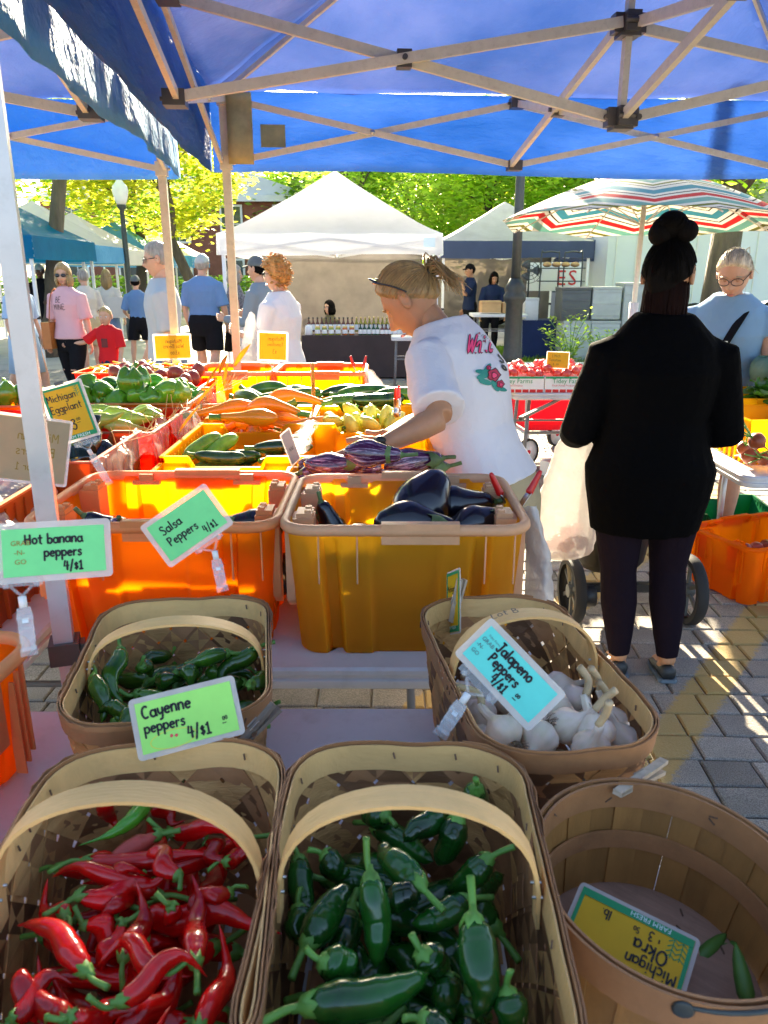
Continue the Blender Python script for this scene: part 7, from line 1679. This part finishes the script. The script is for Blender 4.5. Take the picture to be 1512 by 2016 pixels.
JR = [jar(.042, .13, 'pickle', 'lid_gold'), jar(.042, .13, 'salsa_jar', 'lid_gold')]; BT = [bottle(.032, .17, 'glass_green', 'plastic_black'), bottle(.034, .16, 'glass_amber', 'plastic_black'), bottle(.03, .22, 'glass_olive', 'lid_gold'), bottle(.03, .22, 'glass_amber', 'plastic_black')]
def put(me, name, p, lab, cat, grp, rz=0):
    o = link(name, me[0], None, p); o.rotation_euler.z = rz; tag(o, lab, cat, grp)
    for nm, ms in me[1]: link(nm, ms, o)
for i in range(6): put(JR[0 if i < 4 else 1], 'jar', (-1.02+.105*i, BY+.12, .657), 'squat gold-lidded jar of %s, %s from the left in the front row' % ('yellow-green pickles' if i < 4 else 'orange relish', ORD[i]), 'jar', 'jars at the left of the front row')
for i in range(17): put(BT[0 if i < 5 else 1], 'bottle', (-.36+.066*i+rnd(-.005, .005), BY+.1, .657), '%s glass bottle with white label, %s from the left of the front bottles' % ('green' if i < 5 else 'dark', ORD[i]), 'bottle', 'white-labelled bottles in the front row')
for i in range(26): put(BT[3 if i < 11 else 2], 'bottle', (-1.18+.068*i, BY+.42, .657+.03), 'dark red bottle with black cap, %s from left in the back row' % ORD[i] if i < 11 else 'olive-coloured bottle with gold cap, %s of its kind in the back row' % ORD[i-11], 'bottle', 'tall bottles in the back row')
x = MB(); x.lathe([(.05, 0), (.06, .01), (.058, .10), (.045, .14)], 14); tag(x.build('jar', 'paper_white', loc=(-1.16, BY+.15, .657)), 'large clear jar at the left end of the bottle table', 'jar')
table('folding_table', 'small white folding table standing before the brown-clothed table', .10, .80, 10.6, 11.1, .74)
# ================================================================== stuff under the grey canopy
cloth_table('display_table', 'table under a navy cloth by the lamp post base', 2.55, 3.35, 14.9, 15.6, .72, 'cloth_navy')
def crate_box(name, lab, c, d, m, cat='box', ribs=0):
    r_ = empty(name, (c[0], c[1], c[2]-d[2]/2), 0, lab, cat)
    x = MB(); ol = resample(rrect(d[0]/2, d[1]/2, .02, 3), .3); x.loft([[V(p[0]*k, p[1]*k, z) for p in ol] for k, z in ((.97, 0), (1, .02), (1, d[2]-.02), (.98, d[2]))]); x.build('body', m, r_, True, 40)
    x = MB(); x.loft([[V(p[0]*k, p[1]*k, z) for p in ol] for k, z in ((1.02, d[2]-.05), (1.03, d[2]-.045), (1.03, d[2]+.004), (1.0, d[2]+.006))]); x.build('lid', m, r_, True, 40)
    for k in range(ribs): x = MB(); x.box((0, -d[1]/2-.006, d[2]*(.15+.7*k/max(1, ribs-1))), (d[0]*.9, .012, .015)); x.build('rib', m, r_, False)
    return r_
gy = 14.6
crate_box('storage_bin', 'dark grey storage bin stacked on top between the lamp post and the umbrella', (3.45, gy, 1.03), (.52, .6, .58), 'bin_dark', 'bin', 4)
crate_box('storage_bin', 'pale storage bin under the dark grey one', (3.50, gy, .38), (.5, .6, .72), 'bin_grey', 'bin', 3)
crate_box('storage_bin', 'pale upper storage bin right of the dark grey one', (4.0, gy, 1.05), (.52, .6, .56), 'bin_grey', 'bin', 3)
crate_box('storage_bin', 'pale lower storage bin in the middle', (4.02, gy, .38), (.52, .6, .72), 'bin_grey', 'bin', 3)
crate_box('storage_bin', 'pale storage bin nearest the black-clad woman', (4.56, gy, .75), (.52, .6, 1.3), 'bin_grey', 'bin', 5)
crate_box('carton', 'brown cardboard box on the stall counter beside the lamp post', (1.95, 14.6, .98), (.36, .3, .2), 'card')
crate_box('carton', 'second brown cardboard box just right of the first', (2.33, 14.65, .96), (.34, .3, .18), 'card')
table('folding_table', 'folding table behind the lamp post under the cardboard boxes', 1.6, 2.6, 14.3, 15.0, .86)
crate_box('tub', 'white plastic tub on the navy-clothed table', (2.78, 15.1, .92), (.26, .3, .4), 'whiteplastic', 'tub')
f_ = empty('fan', (2.85, 15.8, 1.0), 0, 'round caged fan hanging under the grey canopy beside the lamp post', 'fan')
x = MB(); 
for r_ in (.10, .17, .24): x.tube([V(r_*cos(a*.3142), -.06 if r_ < .2 else 0, .62+r_*sin(a*.3142)) for a in range(21)], .006, 5)
for k in range(12): a = k*.5236; x.tube([V(.03*cos(a), -.07, .62+.03*sin(a)), V(.24*cos(a), 0, .62+.24*sin(a))], .004, 4)
x.build('cage', 'dark_metal', f_)
x = MB()
for k in range(3):
    a = k*2.094; x.sheet(lambda u, v: ((.03+.17*u)*cos(a+(v-.5)*1.1), -.03+.02*(v-.5), .62+(.03+.17*u)*sin(a+(v-.5)*1.1)), 3, 3, .003)
x.lathe([(.05, -.03), (.05, .03)], 12, (0, 0, .62)); x.build('blades', 'bin_dark', f_); x = MB(); x.bar((0, .03, .62), (0, .05, .02), .03); x.build('stand', 'dark_metal', f_)
rk = empty('bread_rack', (3.45, 15.7, 0), 0, 'black wire rack with loaves behind the dark storage bin', 'rack')
x = MB()
for sx in (-1, 1): x.tube(cr([V(sx*.4, 0, 0), V(sx*.4, 0, 1.8), V(sx*.34, 0, 1.95), V(sx*.1, 0, 1.95), V(sx*.05, 0, 1.8), V(sx*.05, 0, .3)], 4), .014, 6)
x.build('frame', 'dark_metal', rk)
for z in (1.42, 1.66): x = MB(); x.box((0, 0, z), (.85, .4, .02)); x.build('shelf', 'dark_metal', rk, False)
for k in range(4): x = MB(); x.sphere((-.28+.18*k, 0, 1.73), (.09, .12, .05), 10, 6); x.build('loaf', 'card', rk)
b_ = empty('banner', (3.45, 16.3, -.22), 0, 'white hanging banner with red letters ending in ES under the grey canopy', 'banner')
x = MB(); x.box((0, 0, 1.72), (1.1, .01, .55)); x.build('panel', 'paper_white', b_, False)
mat('print_red', (.6, .02, .02), .6, .04)
for i, ch in ((2, 'E'), (3, 'S')):
    me = printed(ch, .42); me.materials.append(MATS['print_red']); o = link('lettering', me, b_, (-.45+.24*i, -.012, 1.56)); o.rotation_euler.x = pi/2
# ================================================================== striped umbrella
m_ = mat('umbrella', (.6, .5, .4), .7, .05, 4, transl=.45); n_, l_ = nodes_of(m_); b_ = n_['Principled BSDF']; uv_ = n_.new('ShaderNodeUVMap'); sx_ = n_.new('ShaderNodeSeparateXYZ'); l_.new(uv_.outputs[0], sx_.inputs[0])
pp_ = n_.new('ShaderNodeMath'); pp_.operation = 'PINGPONG'; pp_.inputs[1].default_value = 1/16; l_.new(sx_.outputs[0], pp_.inputs[0])
ma = n_.new('ShaderNodeMath'); ma.operation = 'MULTIPLY_ADD'; l_.new(pp_.outputs[0], ma.inputs[0]); ma.inputs[1].default_value = -2.6; l_.new(sx_.outputs[1], ma.inputs[2])
fr_ = n_.new('ShaderNodeMath'); fr_.operation = 'MULTIPLY_ADD'; l_.new(ma.outputs[0], fr_.inputs[0]); fr_.inputs[1].default_value = 2.4; fr_.inputs[2].default_value = .62
f2 = n_.new('ShaderNodeMath'); f2.operation = 'FRACT'; l_.new(fr_.outputs[0], f2.inputs[0]); rp2 = n_.new('ShaderNodeValToRGB'); rp2.color_ramp.interpolation = 'CONSTANT'; l_.new(f2.outputs[0], rp2.inputs[0])
cols = [(0, (.8, .76, .68)), (.06, (.10, .35, .42)), (.22, (.8, .76, .68)), (.30, (.04, .03, .03)), (.33, (.8, .76, .68)), (.40, (.65, .04, .05)), (.52, (.8, .76, .68)), (.58, (.25, .45, .40)), (.72, (.8, .76, .68)), (.80, (.25, .25, .06)), (.86, (.8, .76, .68)), (.93, (.03, .03, .03)), (.955, (.8, .76, .68))]
while len(rp2.color_ramp.elements) < len(cols): rp2.color_ramp.elements.new(.5)
for e_, (p_, c_) in zip(rp2.color_ramp.elements, cols): e_.position = p_; e_.color = (*c_, 1)
l_.new(rp2.outputs[0], b_.inputs['Base Color'])
for nd in n_:
    if nd.type == 'BSDF_TRANSLUCENT': l_.new(rp2.outputs[0], nd.inputs[0])
U = empty('market_umbrella', (2.47, 7.9, 0), .15, 'large striped market umbrella on a cream pole behind the woman in black', 'umbrella'); U.rotation_euler = (R(-2), R(1.5), .15)
x = MB()
def um(u, v):
    a = 2*pi*u; k = (u*8) % 1; sc = 1-.055*sin(pi*k)*v; r = 1.40*v*sc; return (r*cos(a), r*sin(a), 2.52-.52*v**1.35+.03*sin(pi*k)*v)
x.sheet(um, 64, 14, .003); x.build('canopy', 'umbrella', U)
x = MB(); x.sheet(lambda u, v: (.24*v*cos(2*pi*u), .24*v*sin(2*pi*u), 2.60-.10*v), 32, 3, .003); x.build('top_vent', 'maroon', U)
x = MB(); x.tube([V(0, 0, 0), V(0, 0, 2.5)], .024, 14); x.build('pole', 'frame_light' if False else 'frame_cream', U); x = MB(); x.tube([V(0, 0, .9), V(0, 0, 1.28)], .045, 16); x.build('pole_sleeve', 'whiteplastic', U); x = MB(); x.lathe([(.28, 0), (.28, .05), (.06, .09), (.05, .3)], 24); x.build('base', 'dark_metal', U)
for k in range(8):
    a = 2*pi*k/8; x = MB(); x.tube([V(1.38*cos(a), 1.38*sin(a), 1.985), V(.7*cos(a), .7*sin(a), 2.27), V(.05*cos(a), .05*sin(a), 2.49)], .007, 5); rb_ = x.build('rib', 'frame_cream', U); x = MB(); x.tube([V(.7*cos(a), .7*sin(a), 2.26), V(.04*cos(a), .04*sin(a), 2.02)], .006, 5); x.build('strut', 'frame_cream', rb_)
# ================================================================== tomato stand
TY = 5.55
table('folding_table', 'white folding table carrying boxes of red tomatoes', .93, 2.25, TY-.03, TY+.62, .735)
def tombox(c, lab, w=.36, d=.42, h=.115, txt=True, rz=0, z=.737):
    b_ = empty('produce_box', (c[0], c[1], z), rz, lab, 'box'); th = .004
    for sx in (-1, 1): x = MB(); x.box((sx*w/2, 0, h/2), (th, d, h)); x.build('side_panel', 'paper_white', b_, False)
    for sy in (-1, 1): x = MB(); x.box((0, sy*d/2, h/2), (w, th, h)); x.build('end_panel', 'paper_white', b_, False)
    x = MB(); x.box((0, 0, .003), (w, d, .004)); x.build('floor', 'paper_white', b_, False)
    x = MB(); x.box((0, -d/2-.003, h-.008), (w*.99, .002, .014)); x.build('green_band', 'print_green', b_, False)
    x = MB()
    for k in range(7): x.box((-w*.43+w*.143*k, -d/2-.003, .012), (w*.12, .002, .022))
    x.build('red_band', 'print_red', b_, False)
    if txt:
        for t, zz, s_, m_ in (('Tidey Farms', .068, .046, 'print_green'), ('Fresh Picked Produce', .045, .018, 'print_red')):
            me = printed(t, s_); me.materials.append(MATS[m_]); o = link('lettering', me, b_, (-w*.36, -d/2-.005, zz)); o.rotation_euler.x = pi/2; o.scale = (1.0, 1, 1)
    return b_
for i, (xx, lab) in enumerate(((.965, 'Tidey Farms tomato box at the left end, cut by the white tee'), (1.335, 'Tidey Farms tomato box under the yellow tomato card'), (1.705, 'tomato box hidden mostly behind the woman in black'), (2.075, 'last tomato box on the tomato table'))):
    tombox((xx, TY+.20), lab)
    rg = random.Random(i)
    for k in range(30):
        s = (xx-.155+.062*(k % 6)+rg.uniform(-.01, .01), TY+.03+.085*(k//6)+rg.uniform(-.01, .01), .86+.018*(1-abs(k//6-2)/2)+rg.uniform(0, .02)+(.03 if k % 3 == 0 else 0)); o = link('tomato', TO[0][0], None, s); o.rotation_euler = (rg.uniform(-.8, .8), rg.uniform(-.8, .8), 0); k_ = rg.uniform(.95, 1.2); o.scale = (k_,)*3; tag(o, 'red tomato in the %s tomato box, row %s from the front, %s from left' % (('left', 'second', 'third', 'last')[i], ('one', 'two', 'three', 'four', 'five')[k//6], ('first', 'second', 'third', 'fourth', 'fifth', 'sixth')[k % 6]), 'tomato', 'tomatoes heaped in the boxes')
q = card('small yellow card standing in the tomatoes', 1098, 709, TY+.06, .15, .11, -1, 'paper_yellow', [('#1 Mich', -.05, .02, .024), ('Tomatoes', -.06, -.008, .022), ('$2.00', -.03, -.036, .022)], lam=.006, size_th=.1, inkm='print_brown')
# box of tomatoes on the ground
p = atz(1103, 938, 0); tombox((p.x+.03, p.y), 'small tomato box standing on the paving under the tomato table', .25, .3, .12, True, .5, .002)
for k in range(9): o = link('tomato', TO[0][0], None, (p.x+.03+.06*((k % 3)-1), p.y+.07*(k//3-1), .11)); tag(o, 'tomato in the small box on the ground', 'tomato', 'tomatoes in the ground box')
# ================================================================== red wagon
wg = empty('wagon', (1.42, 6.75, 0), .12, 'red fabric folding wagon with white wheels under the tomato table', 'wagon')
x = MB(); x.loft([[V(a*.30*k, b*.42*k, z) for a, b in ((-1, -1), (1, -1), (1, 1), (-1, 1))] for k, z in ((.88, .30), (1, .66), (.98, .66), (.87, .31))]); x.build('fabric_tub', 'wagon_red', wg, False)
x = MB()
for sy in (-1, 1): x.bar((-.31, sy*.43, .67), (.31, sy*.43, .67), .022); x.bar((-.28, sy*.38, .28), (.28, sy*.38, .28), .022)
for sx in (-1, 1): x.bar((sx*.31, -.43, .67), (sx*.31, .43, .67), .022); x.bar((sx*.28, -.38, .28), (sx*.28, .38, .28), .022); x.bar((sx*.31, -.43, .67), (sx*.28, -.38, .28), .02); x.bar((sx*.31, .43, .67), (sx*.28, .38, .28), .02)
x.build('frame', 'frame_light', wg, False)
for sx, sy in ((-1, -1), (1, -1), (-1, 1), (1, 1)):
    c = V(sx*.25, sy*.36, .115); x = MB(); x.lathe([(.10, -.02), (.115, -.018), (.115, .018), (.10, .02), (.098, 0)], 28, capt=False, capb=False); x.xform(Matrix.Translation(c) @ Matrix.Rotation(pi/2, 4, 'X') @ Matrix.Rotation(.5, 4, 'Y')); w_ = x.build('wheel', 'rubber', wg)
    x = MB(); x.lathe([(.101, -.010), (.101, .010)], 28); x.xform(Matrix.Translation(c) @ Matrix.Rotation(pi/2, 4, 'X') @ Matrix.Rotation(.5, 4, 'Y')); x.build('hub_disc', 'wheel_white', w_); x = MB(); x.lathe([(.02, -.014), (.02, .014)], 14); x.xform(Matrix.Translation(c) @ Matrix.Rotation(pi/2, 4, 'X') @ Matrix.Rotation(.5, 4, 'Y')); x.build('hub_cap', 'wagon_red', w_)
    x = MB(); x.bar(c+V(0, 0, .02), c+V(0, sy*-.02, .19), .018); x.build('fork', 'frame_light', wg, False)
x = MB(); x.bar(aty(1024, 824, 4.6)-wg.location, aty(1118, 778, 6.2)-wg.location, .022); x.xform(Matrix.Rotation(-.12, 4, 'Z')); x.build('pull_handle', 'dark_metal', wg, False)
# ================================================================== right produce table
rt = table('folding_table', 'white folding table of root vegetables at the right edge', 1.50, 2.45, 3.1, 4.25, .745, rz=0, legs=False)
for lx, ly in ((-.12, .38), (.42, .38), (.40, -.30)):
    x = MB(); x.tube([V(lx, ly, .70), V(lx, ly, .01)], .016, 8); x.build('leg', 'frame_light', rt)
lug('crate', 'yellow lug of leafy greens behind, holding the cabbage', (2.02, 3.98, .745), .62, .42, .22, 'yellow', dip=False)
lug('crate', 'yellow lug of beets with holes in its wall at the right edge', (1.86, 3.50, .745), .54, .40, .20, 'yellow', dip=False)
def beet(px, py, z, lab, sc=1):
    p = atz(px, py, z); x = MB(); x.lathe([(.002, -.075), (.004, -.05), (.014, -.034), (.030, -.012), (.032, .006), (.022, .022), (.008, .028)], 18); me = x.mesh('beet_body', 'beet'); o = link('beet', me, None, p); o.rotation_euler = (rnd(.9, 1.5), rnd(-.4, .4), rnd(-1.5, .5)); o.scale = (sc,)*3; tag(o, lab, 'beet', 'orange beets')
    x = MB()
    for k in range(4): a = k*1.57; x.tube(cr([(0, 0, .025), (.01*cos(a), .01*sin(a), .06), (.03*cos(a), .03*sin(a), .12)], 3), .003, 5)
    link('leaf_stalks', x.mesh('leaf_stalks', 'stem'), o)
beet(1490, 868, .90, 'orange beet topmost in the bunch', 1.1); beet(1466, 882, .83, 'orange beet at the left of the bunch', 1.0); beet(1478, 897, .80, 'largest orange beet at the front of the bunch', 1.25); beet(1505, 902, .80, 'orange beet at the picture edge')
def greens(name, c, r, n, lab, m, cat, L=.12, big=1):
    x = MB(); rg = random.Random(int(c[0]*100))
    for k in range(n):
        a = rg.uniform(0, 6.28); el = rg.uniform(.1, 1.3); d = V(cos(a)*cos(el), sin(a)*cos(el), sin(el)); s = d.orthogonal().normalized(); s = Quaternion(d, rg.uniform(-.6, .6)) @ V(-sin(a), cos(a), 0); ll = L*rg.uniform(.7, 1.2); ww = ll*.28*big; p0 = V(*c)+d*r*.2; rows = []
        for i in range(6):
            t = i/5; q = p0+d*ll*t+V(0, 0, -ll*.35*t*t)+d.cross(s)*.012*sin(t*9+k); w_ = ww*sin(pi*min(.96, .08+t)); rows.append([q-s*w_+V(0, 0, .012*sin(t*14)), q, q+s*w_+V(0, 0, .012*cos(t*13))])
        x.sheet(lambda p, q: rows[int(p*5+.5)][int(q*2+.5)], 5, 2)
    o = x.build(name, m); tag(o, lab, cat)
greens('leafy_greens', (2.05, 3.85, .97), .1, 46, 'bunch of bright green leaves spilling over the yellow lug', 'leafgreen', 'greens', .2)
greens('leafy_greens', (1.92, 3.82, .95), .1, 26, 'second bunch of leaves at the left corner of the yellow lug', 'leafgreen', 'greens', .15)
mat('cabbage', (.16, .3, .2), .5, .2, 8, .3, 20, transl=.1)
x = MB(); x.sphere((0, 0, 0), (.10, .10, .085), 20, 14)
for k in range(7):
    a = k*.9; x.sheet(lambda u, v: ((.104+.02*v)*cos(a+(u-.5)*1.5)*cos((v-.35)*1.3), (.104+.02*v)*sin(a+(u-.5)*1.5)*cos((v-.35)*1.3), .10*sin((v-.35)*1.5)), 8, 8, .002)
o = x.build('cabbage', 'cabbage', loc=(2.06, 4.12, 1.05)); tag(o, 'round blue-green cabbage on top behind the leafy greens', 'cabbage')
bin_('tall_bin', 'orange bin standing on the paving at the right, front corner turned to us', (1.93, 3.72, .004), .58, .42, .30, 'orange', 'orange', rz=.39)
for i in range(7): o = link('onion', ON[0][0], None, (1.78+.07*i, 3.68+.03*i, .20)); o.rotation_euler = (rnd(0, 3), 0, 0); tag(o, 'brown onion in the orange bin on the paving', 'onion', 'onions in the ground bin')
lug('crate', 'green plastic lug on the paving beneath the right table', (2.12, 4.62, .004), .52, .46, .17, 'greenplastic', rz=-.1, dip=True)
# ================================================================== stroller
st = empty('stroller', (1.10, 3.32, 0), .06, 'black stroller with tan frame and big rear wheels in front of the black-clad woman', 'stroller')
def whl(c, r, w_, nm='rear_wheel', ry=0):
    M = Matrix.Translation(c) @ Matrix.Rotation(ry, 4, 'Z') @ Matrix.Rotation(pi/2, 4, 'Y')
    x = MB(); x.lathe([(r*.80, -w_*.5), (r*.95, -w_*.5), (r, -w_*.25), (r, w_*.25), (r*.95, w_*.5), (r*.80, w_*.5), (r*.78, 0)], 36, capt=False, capb=False); x.xform(M); q = x.build(nm, 'rubber', st, True, 40)
    x = MB(); 
    for k in range(6): a = k*pi/3; x.bar(V(0, 0, 0), V(r*.8*cos(a), r*.8*sin(a), 0), .018, .012)
    x.lathe([(r*.2, -w_*.4), (r*.2, w_*.4)], 16); x.xform(M); x.build('spokes', 'bin_dark', q, False)
whl(V(-.235, -.02, .155), .155, .05); whl(V(.295, -.06, .165), .165, .05); whl(V(-.20, .80, .10), .10, .04, 'front_wheel', .2); whl(V(.20, .80, .10), .10, .04, 'front_wheel', -.1)
x = MB(); x.bar((-.20, -.02, .17), (.26, -.04, .17), .035); x.build('axle', 'plastic_black', st, False)
x = MB(); x.tube([V(-.22, -.05, .14), V(-.14, -.05, .14)], .05, 14); x.build('brake_hub', 'plastic_black', st)
for s in (-1, 1):
    x = MB(); x.tube(cr([V(s*.235, -.01, .2), V(s*.23, .22, .55), V(s*.225, .10, .85), V(s*.215, -.14, 1.06)], 5), .017, 8); x.build('frame_tube', 'stroller_tan', st); x = MB(); x.tube(cr([V(s*.20, .80, .14), V(s*.22, .5, .36), V(s*.23, .22, .55)], 4), .017, 8); x.build('front_tube', 'stroller_tan', st)
    x = MB(); x.sphere((s*.23, .22, .55), (.028, .035, .035), 12, 8); x.build('hinge', 'plastic_black', st)
x = MB(); x.tube([V(-.215, -.14, 1.06), V(.215, -.14, 1.06)], .02, 10); x.build('handlebar', 'plastic_black', st)
x = MB(); x.loft([[V(a*.19*k, .25+b*.25*k, z) for a, b in [(cos(t), sin(t)) for t in [2*pi*j/20 for j in range(20)]]] for k, z in ((.8, .20), (.95, .24), (1.05, .38), (1.08, .39), (1.0, .37), (.9, .26))]); x.build('basket', 'plastic_black', st)
x = MB(); x.loft([[V(a*.20*k, .30+b*.26*k+(z-.5)*-.1, z) for a, b in [(cos(t), sin(t)) for t in [2*pi*j/20 for j in range(20)]]] for k, z in ((.7, .48), (.9, .52), (1.0, .72), (.98, .9), (.7, 1.0))]); x.build('seat', 'pants_black', st)
def bagfn(cx, cy, z1, H_, r0, r1):
    return lambda u, v: (cx+(r0+(r1-r0)*sin(pi*min(1, .08+v*.62)))*cos(u*6.283)*(1 if v < .97 else .3)-.05*v, cy+(r0*.6+(r1*.6-r0*.6)*sin(pi*min(1, .08+v*.62)))*sin(u*6.283)*(1 if v < .97 else .3), z1-H_*v)
film('plastic_bag', 'white carrier bag with red fruit hanging from the stroller handle at left', bagfn(.83, 3.16, .98, .62, .03, .14), 26, 24, 'bag', .014, 31)
for k in range(10): a = k*2.4; o = link('tomato', TO[0][0], None, (.79+.06*cos(a)*(k/10), 3.16+.05*sin(a)*(k/10), .42+.035*(k % 3))); tag(o, 'red fruit showing through the white bag on the stroller', 'fruit', 'red fruit in the white bag')
bpy.data.scenes.remove(TMP)
